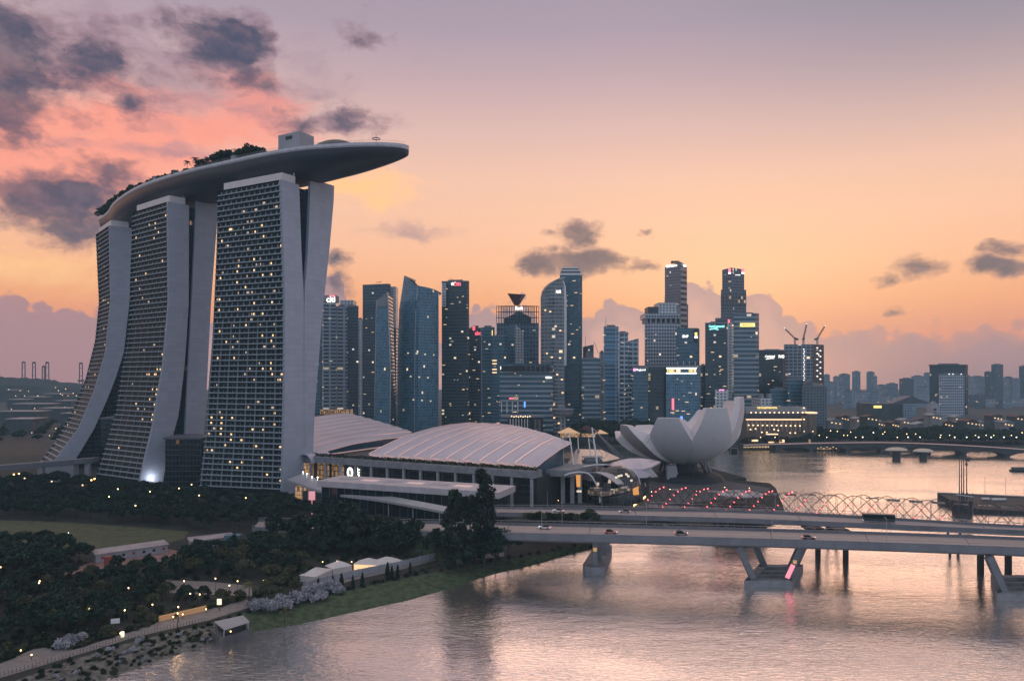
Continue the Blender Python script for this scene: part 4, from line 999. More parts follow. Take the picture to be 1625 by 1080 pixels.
def bridge(label, A, B, n=60, depth=3.6):
    A = resample(A, n); B = resample(B, n)
    root = empty('road_bridge', (A[n//2]+B[n//2])/2-Vector((0, 0, 8)), label, 'bridge', 'road bridges over the channel')
    def off(k, t, z): p = A[k].lerp(B[k], t); return Vector((p.x, p.y, p.z+z-ZD))
    gd = MB(); pr = MB(); rows = []
    for k in range(n+1): rows.append([off(k, 0, ZD), off(k, 0, ZD-min(1.2, depth*.6)), off(k, .10, ZD-depth), off(k, .90, ZD-depth), off(k, 1, ZD-min(1.2, depth*.6)), off(k, 1, ZD)])
    gd.grid(rows, smooth=False); gd.build('girder', M['parapet'], root)
    sf = MB(); L = 0
    for k in range(n):
        d = (A[k+1]-A[k]).length
        sf.face([off(k, 0, ZD+.02), off(k+1, 0, ZD+.02), off(k+1, 1, ZD+.02), off(k, 1, ZD+.02)], [(L, 0), (L+d, 0), (L+d, 22), (L, 22)]); L += d
    sf.build('road_surface', M['road'], root)
    for t0, t1 in ((-.012, .012), (.988, 1.012)):
        mb = MB(); rr = [[off(k, t0, ZD-depth*.62), off(k, t0, ZD+1.0), off(k, t1, ZD+1.0), off(k, t1, ZD+.02)] for k in range(n+1)]; mb.grid(rr, smooth=False); mb.build('parapet_wall', M['parapet'], root)
    for t in (.10, .985-.1):
        mb = MB(); rr = [[off(k, t, ZD+.024), off(k, t+.012, ZD+.024)] for k in range(n+1)]; mb.grid(rr, smooth=False); mb.build('edge_line', M['paint'], root)
    for t in (.30, .50, .70):
        mb = MB()
        for k in range(0, n): 
            a, b, c, d = off(k, t, ZD+.024), off(k+1, t, ZD+.024), off(k+1, t+.008, ZD+.024), off(k, t+.008, ZD+.024); mb.face([a, a.lerp(b, .45), d.lerp(c, .45), d])
        mb.build('lane_line', M['paint'], root)['kind'] = 'stuff'
    mb = MB(); 
    for t in (0.0, 1.0): mb.tube([off(k, t, ZD+1.75) for k in range(n+1)], .07, 4)
    for k in range(n):
        for h in (0, .5):
            for t in (0.0, 1.0):
                p = off(k, t, ZD).lerp(off(k+1, t, ZD), h); mb.box((p.x, p.y, p.z+1.45), (.09, .09, .6))
    mb.build('railing', M['steel'], root)
    return root, A, B
BN = bridge('nearer road bridge with wide V shaped piers and a pinkish grey deck', nearN, nearF, depth=2.4)
BF = bridge('farther road bridge deck running behind the nearer one, below the tubular footbridge', farN, farF, depth=1.3)
em = MB()
for A_, B_, n0 in ((BN[1], BN[2], 27),):
    for k in range(n0):
        if A_[k+1].x > -14: break
        a0, a1, b0, b1 = A_[k], A_[k+1], B_[k], B_[k+1]
        for p, q, sg in ((a0, a1, -1), (b0, b1, 1)):
            dz0, dz1 = p.z-3.5, q.z-3.5; o0, o1 = Vector((0, sg*max(.3, p.z*.55), 0)), Vector((0, sg*max(.3, q.z*.55), 0))
            f = [p+o0*1.0-Vector((0, 0, p.z+.1)), q+o1*1.0-Vector((0, 0, q.z+.1)), Vector((q.x, q.y, q.z-.9)), Vector((p.x, p.y, p.z-.9))]; em.face(f if sg < 0 else f[::-1])
em.thing('embankment', M['bank'], None, None, kind='structure')
def pier_cap(name, x0, x1, y0, y1, z1, hollow, root):
    mb = MB(); zb = -3.0
    if not hollow: mb.prism([(x0, y0), (x1, y0), (x1, y1), (x0, y1)], zb, z1); return mb.build(name, M['capc'], root)
    w = 3.2; k_ = .56
    def S(pts): return [(x+k_*(y-y0), y) for x, y in pts]
    mb.prism(S([(x0, y0), (x1, y0), (x1-1.0, y0+w), (x0+1, y0+w)]), zb, z1); mb.prism(S([(x0+1, y1-w), (x1-1, y1-w), (x1, y1), (x0, y1)]), zb, z1)
    mb.prism(S([(x0, y0+.01), (x0+w, y0+w+.01), (x0+w, y1-w-.01), (x0, y1-.01)]), zb, z1); mb.prism(S([(x1-w, y0+w+.01), (x1, y0+.01), (x1, y1-.01), (x1-w, y1-w-.01)]), zb, z1)
    for k in (1, 2):
        y = lerp(y0+w, y1-w, k/3); mb.prism(S([(x0+w+.02, y-.6), (x1-w-.02, y-.6), (x1-w-.02, y+.6), (x0+w+.02, y+.6)]), z1-1.8, z1-.2)
    return mb.build(name, M['capc'], root)
def vpier(label, px, Y):
    x = XX(px, Y); W = 8.2; root = empty('bridge_pier', (x, Y+11, -2), label, 'bridge pier', 'V shaped bridge piers')
    pier_cap('pile_cap', x-W, x+W, Y, Y+22, .3, True, root)
    for yy in (2.2, 19.5):
        for sg in (-1, 1):
            sx = .56*yy; a = Vector((x+sg*(W-2.6)+sx, Y+yy, .32)); b = Vector((x+sg*(W+2.4)+sx, Y+yy, ZD-2.5)); MB().beam(a, b, 2.0, 1.9, up=(0, 1, 0)).build('leg', M['parapet'], root)
    x = x+1.23; a = Vector((x+W-2.6, Y+1.15, 1.0)); b = a.lerp(Vector((x+W+2.4, Y+1.15, ZD-2.5)), .42); MB().beam(a, b, 1.5, .12, up=(0, 1, 0)).build('red_light_patch', M['lredp'], root)  # red light falling on the leg, put in as a glowing strip
    c = a.lerp(Vector((x+W+2.4, Y+1.15, ZD-2.5)), .52); MB().box((c.x, c.y-.2, c.z), (1.1, .5, 1.1)).build('lamp_head', M['lamberp'], root)
    return root
vpier('V shaped bridge pier in mid channel on a hollow pile cap, right leg lit red', 1219, 251.0)
vpier('V shaped bridge pier cut by the right edge of the photo, one leg lit red', 1622, 236.5)
x = XX(944, 268); rt = empty('bridge_pier', (x+4, 285, -2), 'slab bridge pier with a row of columns nearest the grassy bank', 'bridge pier')
mb = MB(); mb.prism([(x-3.6, 266), (x+3.2, 266), (x+10.5, 300), (x+4.0, 302), (x-4.2, 270)], -3, 1.0); mb.build('pile_cap', M['capc'], rt)
for k in range(4): mb = MB(); mb.box((x+k*2.6, 268.5+k*8.0, 5.6), (1.7, 1.7, 9.2)); mb.build('column', M['capc'], rt)
mb = MB(); mb.box((x, 267.5, 7.0), (1.3, .25, 1.3)); mb.build('lamp_head', M['lamberp'], rt)
for i, (px, Y) in enumerate(((1298, 288), (1342, 283), (1556, 268), (1600, 264))):
    x = XX(px, Y); rt = empty('bridge_pier', (x, Y, -2), ['dark column pier of the farther bridge, left of the pair in mid channel', 'dark column pier of the farther bridge, right of the pair in mid channel', 'dark wide headed pier of the farther bridge behind the rightmost V pier', 'dark pier of the farther bridge at the right edge'][i], 'bridge pier', 'column piers of the farther bridge')
    MB().box((x, Y, 4.2), (1.4, 2.0, 13.4)).build('column', M['dark'], rt); MB().box((x, Y+4, ZD-4.4), (5.5, 12, 1.4)).build('pier_head', M['dark'], rt)
# abutment revetment seen under the bridge
# ------------------------------------------------------------------ tubular footbridge
hp = resample([Vector((62, 334, 14.6)), Vector((101, 322.5, 14.6)), Vector((130, 315, 14.6)), Vector((162, 302, 14.6)), Vector((194, 286, 14.6)), Vector((240, 266, 14.6))], 120)
hx = empty('tube_footbridge', (hp[60].x, hp[60].y, 6), 'footbridge of spiralling steel tubes with red lights and glass canopies', 'footbridge')
hlen = sum((b-a).length for a, b in zip(hp, hp[1:]))
def hfr(i):
    p = hp[i]; t = (hp[min(i+1, 120)]-hp[max(i-1, 0)]).normalized(); n = t.cross(Vector((0, 0, 1))).normalized(); return p, t, n
def hpt(i, a, r): p, t, n = hfr(i); return p+n*math.cos(a)*r+Vector((0, 0, 1))*math.sin(a)*r
for sgn, ph0s, r in ((1, (0, 2.094, 4.189), 5.5), (-1, (.6, 2.694, 4.789), 4.9)):
    for ph0 in ph0s: MB().tube([hpt(i, ph0+sgn*i/120*hlen/27*2*math.pi, r) for i in range(121)], .145, 5).build('spiral_tube', M['redtube'], hx)
for k in range(0, 60):
    i = k*2+1; mb = MB(); mb.tube([hpt(i, a*math.pi/8, 5.2) for a in range(17)], .065, 4, cap=False); mb.build('hoop', M['dsteel'], hx)
mb = MB(); mb.grid([[hpt(i, math.pi*1.28, 4.9), hpt(i, math.pi*1.72, 4.9)] for i in range(121)], smooth=False); mb.grid([[hpt(i, math.pi*1.30, 5.3), hpt(i, math.pi*1.70, 5.3)][::-1] for i in range(121)], smooth=False); mb.build('walkway', M['dsteel'], hx)
for sg in (1.17, 1.83):
    mb = MB(); mb.tube([hpt(i, math.pi*sg, 4.7) for i in range(121)], .09, 4); mb.build('handrail', M['steel'], hx)
rnd = random.Random(11)
for k in range(6, 118, 5):
    if rnd.random() < .85:
        mb = MB(); a0 = .32+.1*rnd.random(); rr = [[hpt(i, math.pi*a, 4.6) for a in (a0, a0+.12, a0+.26)] for i in range(k, min(k+4, 120))]; mb.grid(rr, smooth=False); mb.build('canopy_panel', M['canopyg'], hx)
_m = MB(); _m.box((0, 0, 0), (.42, .42, .42)); RLAMP = _m.mesh('red_lamp', M['lred'])
for i in range(0, 121):
    a = i/120*hlen/27*2*math.pi
    for ph0 in (0, 2.094, 4.189):
        aa = (ph0+a) % (2*math.pi); up = math.sin(aa); q = hpt(i, ph0+a, 5.3); fr_ = math.cos(aa)
        if (i < 40 and fr_ > -.2) or (fr_ > .0 and -.95 < up < .55):
            if len([c for c in hx.children if c.name.startswith('red_lamp')]) < 98: inst('red_lamp', RLAMP, hx, q-hx.location)
for k in range(4):
    i = 20+k*28; p = hp[i]; mb = MB(); mb.tube([(p.x-1.5, p.y, -3), (p.x-2.6, p.y, 9.4)], .5, 6); mb.tube([(p.x+1.5, p.y, -3), (p.x+2.6, p.y, 9.4)], .5, 6); mb.build('pier_leg', M['dsteel'], hx)
# round lookout at the plaza end
c = Vector((XX(1176, 340), 342, 0)); lk = empty('lookout_deck', c, 'round lookout platform with a pale roof at the left end of the footbridge', 'platform')
mb = MB(); mb.lathe((c.x, c.y, 0), [(12, -2), (12, 8.6), (12.6, 8.8), (12.6, 9.6), (0.1, 9.6)], 28); mb.build('platform', M['dark'], lk)
mb = MB(); mb.lathe((c.x+2, c.y+6, 0), [(10.5, 14.0), (10.5, 14.4), (6, 15.0), (0.1, 15.2)], 28); mb.build('roof', M['conc'], lk)
for k in range(8): a = k*math.pi/4; mb = MB(); mb.box((c.x+2+8.5*math.cos(a), c.y+6+8.5*math.sin(a), 11.8), (.35, .35, 4.4)); mb.build('column', M['steel'], lk)
# ------------------------------------------------------------------ downtown towers across the bay
FA = {
 'teal': facade('teal_curtain_wall', (0.034, 0.11, 0.164), (0.072, 0.145, 0.189), bay=3, fl=4, mull=.10, span=.5, lit=.012, run=1),
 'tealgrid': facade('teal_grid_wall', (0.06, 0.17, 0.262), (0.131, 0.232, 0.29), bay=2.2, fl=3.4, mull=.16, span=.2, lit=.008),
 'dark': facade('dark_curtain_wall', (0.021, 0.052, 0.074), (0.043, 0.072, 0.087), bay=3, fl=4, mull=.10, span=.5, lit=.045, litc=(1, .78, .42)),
 'darkb': facade('dark_blue_wall', (0.027, 0.07, 0.109), (0.065, 0.094, 0.123), bay=2.6, fl=3.8, mull=.12, span=.5, lit=.03, litc=(1, .82, .55)),
 'black': facade('black_glass_wall', (0.017, 0.036, 0.048), (0.023, 0.035, 0.041), bay=3, fl=4, mull=.08, span=.2, lit=.02),
 'stripe': facade('striped_wall', (0.034, 0.09, 0.131), (0.275, 0.319, 0.362), bay=5, fl=5.2, mull=.0, span=.42, lit=0.02, gv=.3),
 'patch': facade('patchwork_wall', (0.034, 0.064, 0.092), (0.29, 0.319, 0.362), bay=9, fl=4.4, mull=.25, span=.48, lit=.05, litc=(1, .72, .36), gv=.5),
 'grid': facade('pale_grid_wall', (0.049, 0.095, 0.135), (0.456, 0.475, 0.532), bay=3.4, fl=4.2, mull=.34, span=.40, lit=.012),
 'bgrid': facade('blue_grid_wall', (0.051, 0.17, 0.284), (0.29, 0.362, 0.435), bay=14, fl=4.6, mull=.08, span=.22, lit=.01),
 'whiteg': facade('white_ladder_wall', (0.034, 0.1, 0.153), (0.478, 0.522, 0.58), bay=6, fl=5.4, mull=.18, span=.36, lit=.01),
 'stone': facade('grey_brown_wall', (0.086, 0.11, 0.153), (0.217, 0.21, 0.232), bay=2.4, fl=3.8, mull=.4, span=.42, lit=.006),
 'beige': facade('beige_slot_wall', (0.054, 0.05, 0.055), (0.462, 0.396, 0.374), bay=30, fl=7.2, mull=0, span=.5, lit=0),
 'curve': facade('curved_glass_wall', (0.06, 0.1, 0.131), (0.29, 0.275, 0.275), bay=5.5, fl=4.3, mull=.08, span=.30, lit=.05, litc=(1, .72, .36), rough=.08, spec=.9),
 'lattice': facade('lattice_wall', (0.051, 0.12, 0.186), (0.203, 0.246, 0.29), bay=4.4, fl=5.5, mull=.16, span=.16, lit=.03),
 'uob': facade('stepped_bronze_wall', (0.06, 0.07, 0.098), (0.174, 0.167, 0.196), bay=2.2, fl=4, mull=.3, span=.3, lit=.02),
 'litb': facade('lit_bronze_wall', (0.054, 0.05, 0.055), (0.143, 0.132, 0.143), bay=4.4, fl=5, mull=.42, span=.25, lit=.16, litc=(1, .62, .24), ls=.9),
 'flat': facade('pale_flat_wall', (0.081, 0.132, 0.186), (0.57, 0.589, 0.6), bay=4, fl=3.4, mull=.45, span=.5, lit=.004),
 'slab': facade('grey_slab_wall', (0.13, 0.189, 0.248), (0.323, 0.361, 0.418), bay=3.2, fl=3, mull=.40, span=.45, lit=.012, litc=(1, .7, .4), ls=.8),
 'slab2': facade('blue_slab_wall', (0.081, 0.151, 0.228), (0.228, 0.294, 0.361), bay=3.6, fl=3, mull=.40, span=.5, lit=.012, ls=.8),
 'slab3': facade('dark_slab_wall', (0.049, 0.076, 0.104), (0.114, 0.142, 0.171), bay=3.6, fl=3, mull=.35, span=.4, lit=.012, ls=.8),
 'site': facade('unfinished_wall', (0.034, 0.05, 0.066), (0.246, 0.275, 0.334), bay=5, fl=4, mull=.25, span=.4, lit=.02),
}
M['crown'] = mat('roof_crown_concrete', (.24, .25, .28), .7, var=.15)
M['fin'] = mat('bright_metal_fin', (.62, .58, .58), .25, metal=.6)
M['plant'] = mat('roof_plant', (.10, .12, .14), .7, var=.25)
_m = MB(); _m.box((0, 0, 0), (1, .3, 1)); LITB = {}
for k in ('lwinw', 'lwin', 'lwhite2', 'lred2', 'lamber2'):
    if k not in M: M[k] = lampm(k, {'lwhite2': (1, .95, .88), 'lred2': (1, .10, .10), 'lamber2': (1, .55, .18)}[k], 1.6)
    LITB[k] = _m.mesh('lit_window', M[k])
CITY = []
def rect(x0, x1, xc, Y, kl, kr):
    """footprint seen with its nearest corner at column xc; kl, kr = how fast each side falls back"""
    wl_, wr_ = (xc-x0)/F*Y, (x1-xc)/F*Y
    dl, dr = wl_*kl, wr_*kr
    L_ = (XX(x0, Y+dl), Y+dl); C_ = (XX(xc, Y), Y); R_ = (XX(x1, Y+dr), Y+dr)
    B_ = (L_[0]+R_[0]-C_[0], L_[1]+R_[1]-C_[1]) if wl_ > 1 and wr_ > 1 else None
    if B_ is None:
        if wl_ <= 1: B_ = (R_[0]+6, R_[1]+34); L_ = (C_[0]+2, C_[1]+36); return [C_, R_, B_, L_]
        B_ = (L_[0]-4, L_[1]+34); R_ = (C_[0]-3, C_[1]+36); return [L_, C_, R_, B_]
    return [L_, C_, R_, B_]
def tower(label, x0, x1, yt, Y, style, xc=None, kl=.35, kr=.9, z0=0.0, side=None, tops=None, lit=8, plant=True, seed=None, name='office_tower', cat='tower', litk=('lwinw', 'lwin'), group=None):
    rnd = random.Random(seed if seed is not None else int(x0*7+yt))
    if xc is None: xc = lerp(x0, x1, .72)
    fp = rect(x0, x1, xc, Y, kl, kr); zt = ZZ(yt, Y)
    r = empty(name, ((fp[0][0]+fp[1][0])/2, Y+10, z0), label, cat, group); r['_fp'] = [c for p in fp for c in p]; r['_z'] = zt
    mats = [FA[style], FA[side or style], M['plant']]; mb = MB(); n = len(fp); u = 0
    tz = tops or [zt]*n
    for i in range(n):
        a, b = fp[i], fp[(i+1) % n]; m = 0 if i == 0 or xc-x0 < 2 else 1
        mb.wall(a, b, z0, zt, m, u, tz[i], tz[(i+1) % n]); u += math.hypot(b[0]-a[0], b[1]-a[1])
    mb.face([(p[0], p[1], z) for p, z in zip(fp, tz)], None, 2); mb.build('shaft', mats, r)
    if plant and not tops:
        cx_ = sum(p[0] for p in fp)/n; cy_ = sum(p[1] for p in fp)/n
        q = [(lerp(p[0], cx_, .45), lerp(p[1], cy_, .45)) for p in fp]; mb = MB(); mb.prism(q, zt+.01, zt+rnd.uniform(1.5, 3.2)); mb.build('roof_plant', M['plant'], r)
        mb = MB()
        for i in range(n): a, b = fp[i], fp[(i+1) % n]; mb.beam((a[0], a[1], zt+.5), (b[0], b[1], zt+.5), .5, 1.0)
        mb.build('parapet', M['crown'], r)
    faces = [(fp[0], fp[1])]+([(fp[1], fp[2])] if xc-x0 > 2 and x1-xc > 2 else [])
    for _ in range(int(lit*.7+.5)):
        a, b = faces[0] if len(faces) == 1 or rnd.random() < .75 else faces[1]
        t = rnd.uniform(.06, .94); z = lerp(z0+12, zt-6, rnd.random()**1.2); dx, dy = b[0]-a[0], b[1]-a[1]; l = math.hypot(dx, dy); nx, ny = dy/l, -dx/l
        o = inst('lit_window', LITB[rnd.choice(litk)], r, Vector((lerp(a[0], b[0], t)+nx*.1, lerp(a[1], b[1], t)+ny*.1, z))-r.location, math.atan2(dy, dx), (rnd.choice((1.2, 2.2, 3.6)), 1, .5))
    CITY.append(r); return r
def fpof(r): v = list(r['_fp']); return [(v[i], v[i+1]) for i in range(0, len(v), 2)]
def onface(r, px, py, edge=0, out=.35):
    """point on a wall of the tower at that column"""
    fp = fpof(r); a, b = fp[edge], fp[edge+1]; k = (px-CX)/F
    t = (k*a[1]-a[0])/((b[0]-a[0])-k*(b[1]-a[1])); x, y = lerp(a[0], b[0], t), lerp(a[1], b[1], t); l = math.hypot(b[0]-a[0], b[1]-a[1]); nx, ny = (b[1]-a[1])/l, -(b[0]-a[0])/l
    return Vector((x+nx*out, y+ny*out, ZZ(py, y))), math.atan2(b[1]-a[1], b[0]-a[0]), y
def put(s, mt, r, px0, px1, py0, py1, edge=0, out=.6, name='sign'):
    c, a, y = onface(r, (px0+px1)/2, (py0+py1)/2, edge, out); w = (px1-px0)/F*y; h = (py1-py0)/F*y
    w /= max(.3, math.cos(a) if abs(math.cos(a)) > .2 else .3)
    if s: return sign(s, mt, r, c, w, h, a, name)
    mb = MB(); mb.box(c, (w, .5, h), a); return mb.build(name, M[mt], r)
def addbox(r, name, x0, x1, y0, y1, Y, m, dep=18):
    mb = MB(); mb.prism([(XX(x0, Y), Y), (XX(x1, Y), Y), (XX(x1, Y), Y+dep), (XX(x0, Y), Y+dep)], ZZ(y1, Y), ZZ(y0, Y), bottom=True); return mb.build(name, m, r)
def antenna(r, px, y0, y1, Y, rad=.35):
    return MB().tube([P(px, y1, Y), P(px, y0, Y)], [rad, rad*.4], 5).build('antenna', M['dsteel'], r)

# left group
tower('thin dark teal glass tower touching the edge of the nearest hotel tower', 500, 511.5, 486, 900, 'teal', xc=510, lit=4)
r = tower('grey patchwork tower with a lit citi sign on its crown', 511, 533, 478, 880, 'patch', xc=514, kl=.8, kr=.2, side='patch', lit=16)
addbox(r, 'crown', 511.5, 532.5, 468, 478.5, 882, M['crown'])
put('citi', 'sgw', r, 518.5, 531.5, 471, 479.5, 1, 1.6); put(None, 'sgr', r, 523, 531.5, 468.5, 470.6, 1, 1.2, 'red_arc'); put(None, 'sgr', r, 511.4, 513.6, 468.5, 472, 0, 1.2, 'red_arc')
tower('lower patchwork grey tower right of the one signed citi', 533, 551, 487, 885, 'patch', xc=534.5, kl=.8, kr=.2, lit=10)
r = tower('blue grey stepped tower with a taller block behind its left half', 549, 569, 486, 905, 'darkb', xc=551, kl=.8, kr=.2, lit=8)
addbox(r, 'upper_block', 539.5, 560.5, 476, 500, 930, FA['flat'], 20)
tower('slim pale tower seen through the gap between dark towers', 567.5, 576, 507, 1000, 'flat', xc=574, lit=2)
r = tower('broad dark tower with a small crane on its flat roof', 575.5, 620, 450, 930, 'darkb', xc=615, lit=26, plant=False)
addbox(r, 'side_wing', 619, 628, 454.5, 520, 938, FA['flat'], 20); addbox(r, 'side_wing', 618, 628.5, 520, 690, 938, FA['dark'], 20)
antenna(r, 602, 447, 450, 932); MB().beam(P(596, 448.5, 932), P(606, 446.5, 932), .5, .5).build('roof_crane', M['dsteel'], r)
# slender sail tower with a bright curved fin
r = empty('office_tower', (XX(607, 840), 850, 0), 'slender sail shaped glass tower with a bright curving edge fin', 'tower')
Y = 840; prof = []
for k in range(21):
    t = k/20; py = lerp(692, 476, t); prof.append((pl([(476, 597.3), (560, 595.8), (690, 594)], py), pl([(464, 615), (560, 618.8), (600, 619.8), (690, 618.5)], py), py))
tl_, tr_ = [], []
mb = MB(); zz = [ZZ(p[2], Y) for p in prof]
for k in range(20):
    a0, b0, y0 = prof[k]; a1, b1, y1 = prof[k+1]
    top = (k == 19); zb0, zb1 = ZZ(y0, Y), ZZ(y1, Y); zr1 = ZZ(463.5, Y-6) if top else zb1
    A0 = Vector((XX(a0, Y), Y, zb0)); B0 = Vector((XX(b0, Y-6), Y-6, zb0)); A1 = Vector((XX(a1, Y), Y, zb1)); B1 = Vector((XX(b1, Y-6), Y-6, zr1))
    w = (B0-A0).length; mb.face([A0, B0, B1, A1], [(0, zb0), (w, zb0), (w, B1.z), (0, A1.z)])
    C0 = Vector((XX(pl([(464, 623), (690, 629.5)], y0), Y+30), Y+30, zb0)); C1 = Vector((XX(pl([(464, 623), (690, 629.5)], y1), Y+30), Y+30, zb1 if not top else zr1-4))
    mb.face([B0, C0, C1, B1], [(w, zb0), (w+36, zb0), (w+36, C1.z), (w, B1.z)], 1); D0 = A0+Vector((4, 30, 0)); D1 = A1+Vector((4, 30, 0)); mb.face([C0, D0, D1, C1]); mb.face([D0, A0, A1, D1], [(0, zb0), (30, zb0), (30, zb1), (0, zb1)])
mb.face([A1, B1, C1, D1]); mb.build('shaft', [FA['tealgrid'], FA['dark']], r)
MB().tube([Vector((XX(p[1], Y-6.4), Y-6.4, ZZ(p[2], Y))) for p in prof[:-1]]+[Vector((XX(615, Y-6.4), Y-6.4, ZZ(463, Y-6)))], .75, 5).build('edge_fin', M['fin'], r)
MB().tube([Vector((XX(p[0], Y-.3), Y-.3, ZZ(p[2], Y))) for p in prof], .5, 5).build('edge_fin', M['fin'], r)
mb = MB(); mb.prism([(XX(597.6, Y-.9), Y-.9), (XX(614, Y-6.4), Y-6.4), (XX(614, Y-5.9), Y-5.9), (XX(597.6, Y-.4), Y-.4)], ZZ(487, Y), ZZ(476.6, Y), tops=[ZZ(477, Y), ZZ(465, Y), ZZ(465, Y), ZZ(477, Y)]); mb.build('crown_panel', M['crown'], r)
# tall sail tower with a raking peak
r = empty('office_tower', (XX(663, 870), 880, 0), 'tall blue glass tower with a raking pointed peak on its left side', 'tower')
Y = 860; Lp = [(437, 642), (490, 634), (544, 631.7), (700, 630)]; TOPP = [(642, 437), (661.5, 452.5), (680, 456), (692.6, 460), (695.8, 464)]
cols = 12; rows_py = [692, 650, 600, 560, 520, 490, 475]; mb = MB(); rows = []
def sailpt(f, py):
    x = lerp(pl(Lp, py), 695.8, f); Yl = Y+28*abs(f-.48)**1.6*1.6
    return Vector((XX(x, Yl), Yl, ZZ(py, Yl)))
for py in rows_py: rows.append([sailpt(i/cols, py) for i in range(cols+1)])
rows.append([sailpt(i/cols, pl(TOPP, lerp(642, 695.8, i/cols))) for i in range(cols+1)])
mb.grid(rows, smooth=False, uv=lambda j, i: (i*4.4, rows[j][i].z))
bk = [Vector((XX(x, Y+60), Y+60, 0)) for x in (640, 690)]
mb.build('shaft', FA['tealgrid'], r)
m2 = MB()
for j in range(len(rows)-1):
    for e in (0, cols):
        a, b = rows[j][e], rows[j+1][e]; m2.face([a, Vector((a.x+(8 if e == 0 else -6), a.y+40, a.z)), Vector((b.x+(8 if e == 0 else -6), b.y+40, b.z)), b], [(0, a.z), (40, a.z), (40, b.z), (0, b.z)])
for i in range(cols):
    a, b = rows[-1][i], rows[-1][i+1]; m2.face([a, b, Vector((b.x-2, b.y+36, b.z)), Vector((a.x+4, a.y+36, a.z))])
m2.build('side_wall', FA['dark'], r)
MB().tube([rw[int(cols*.48)]+Vector((0, -.5, 0)) for rw in rows], .5, 5).build('edge_fin', M['steel'], r)
for e in (0, cols): MB().tube([rw[e]+Vector((0, -.3, 0)) for rw in rows], .42, 5).build('edge_fin', M['fin'], r)
for k in range(10):
    f = .25+.07*k; q = sailpt(f, 560+(k*37) % 110); inst('lit_window', LITB['lwinw'], r, q+Vector((0, -.4, 0))-r.location, 0, (1.8, 1, 1.4))
r = tower('dark tower with rows of lit windows, a white star and a red DBS sign', 701, 744.5, 446.5, 900, 'dark', xc=741, kl=.16, kr=1.5, lit=36)
put('DBS', 'sgr', r, 721.5, 731.5, 448, 453.5); c, a, y = onface(r, 718.3, 450.5, 0, .7)
mb = MB(); mb.face([c+Vector((2.3*(1 if k % 2 == 0 else .55)*math.cos(k*math.pi/5+.3), 0, 2.3*(1 if k % 2 == 0 else .55)*math.sin(k*math.pi/5+.3))) for k in range(10)][::-1]); mb.build('star_logo', M['sgw'], r)
addbox(r, 'side_strip', 701, 707.5, 449, 486, 897, FA['flat'], 3); MB().beam(P(713, 441.5, 905), P(722, 445, 905), .4, .4).build('roof_crane', M['dsteel'], r)
r = tower('dark tower with a low red sign beside a red corner block', 743, 764, 521, 920, 'darkb', xc=762, lit=14); put('abc', 'sgr', r, 754, 763.5, 525, 531.5)
addbox(r, 'upper_block', 750.5, 759, 516.5, 521.4, 925, M['plant'], 10); put(None, 'sgr', r, 750.4, 754, 517.5, 524, name='red_panel')
r = tower('blue tower with a pale vertical edge left of the funnel topped tower', 763.5, 785, 520, 890, 'teal', xc=782, lit=14); addbox(r, 'edge_fin', 763.6, 764.8, 520, 690, 886, M['crown'], 2); put(None, 'sgy', r, 781, 781.9, 524, 532, name='lit_strip')
r = tower('dark lower tower with bright yellow window bars behind the signed bank block', 781, 806, 533, 880, 'teal', xc=800, lit=12)
for yy in (571, 576, 585, 590): put(None, 'lwin', r, 780.5+1, 788.5, yy, yy+1.7, name='lit_window')
# lattice topped tower with a red funnel
r = tower('square tower with an open lattice crown and a red funnel on its roof', 788, 855, 512, 960, 'lattice', xc=824, kl=.25, kr=.3, lit=22, plant=False)
fp = fpof(r); z0, z1 = ZZ(512, 960), ZZ(484.5, 960)
for (a, b) in ((fp[0], fp[1]), (fp[1], fp[2]), (fp[2], fp[3]), (fp[3], fp[0])):
    mb = MB(); N_ = 9
    for i in range(N_+1):
        x, y = lerp(a[0], b[0], i/N_), lerp(a[1], b[1], i/N_); mb.box((x, y, (z0+z1)/2), (.7, .7, z1-z0))
    for k in range(4): z = lerp(z0, z1, k/3) - .4; mb.beam((a[0], a[1], z), (b[0], b[1], z), .6, .7)
    mb.build('lattice_screen', M['dsteel'], r)
q = [(lerp(p[0], XX(822, 975), .35), lerp(p[1], 985, .3)) for p in fp]; mb = MB(); mb.prism(q, z0-.5, z0+13, tops=[z0+6, z0+16, z0+8, z0+8]); mb.build('roof_block', FA['teal'], r)
c = Vector((XX(820, 985), 985, 0)); mb = MB(); za, zb = ZZ(484, 985), ZZ(468.5, 985)
for k in range(4):
    a0, a1 = k*math.pi/2+.5, (k+1)*math.pi/2+.5; R0, R1 = 4.0, 14.0
    mb.face([c+Vector((R0*math.cos(a0), R0*math.sin(a0), za)), c+Vector((R0*math.cos(a1), R0*math.sin(a1), za)), c+Vector((R1*math.cos(a1), R1*math.sin(a1), zb+(2 if k % 2 else 0))), c+Vector((R1*math.cos(a0), R1*math.sin(a0), zb+(0 if k % 2 else 2)))])
mb.face([c+Vector((14*math.cos(k*math.pi/2+.5), 14*math.sin(k*math.pi/2+.5), zb-.3)) for k in range(4)]); mb.build('funnel', M['red'], r)
put('Bank', 'sgw', r, 818.5, 830.5, 486, 491.5, 0, 2.0)
r = tower('faceted tower with a diamond shaped gable in front of the lattice crowned tower', 801, 831, 520, 900, 'teal', xc=817, kl=.5, kr=.5, lit=10, side='flat', tops=[ZZ(521, 900), ZZ(513.5, 900), ZZ(526, 900), ZZ(520, 900)])
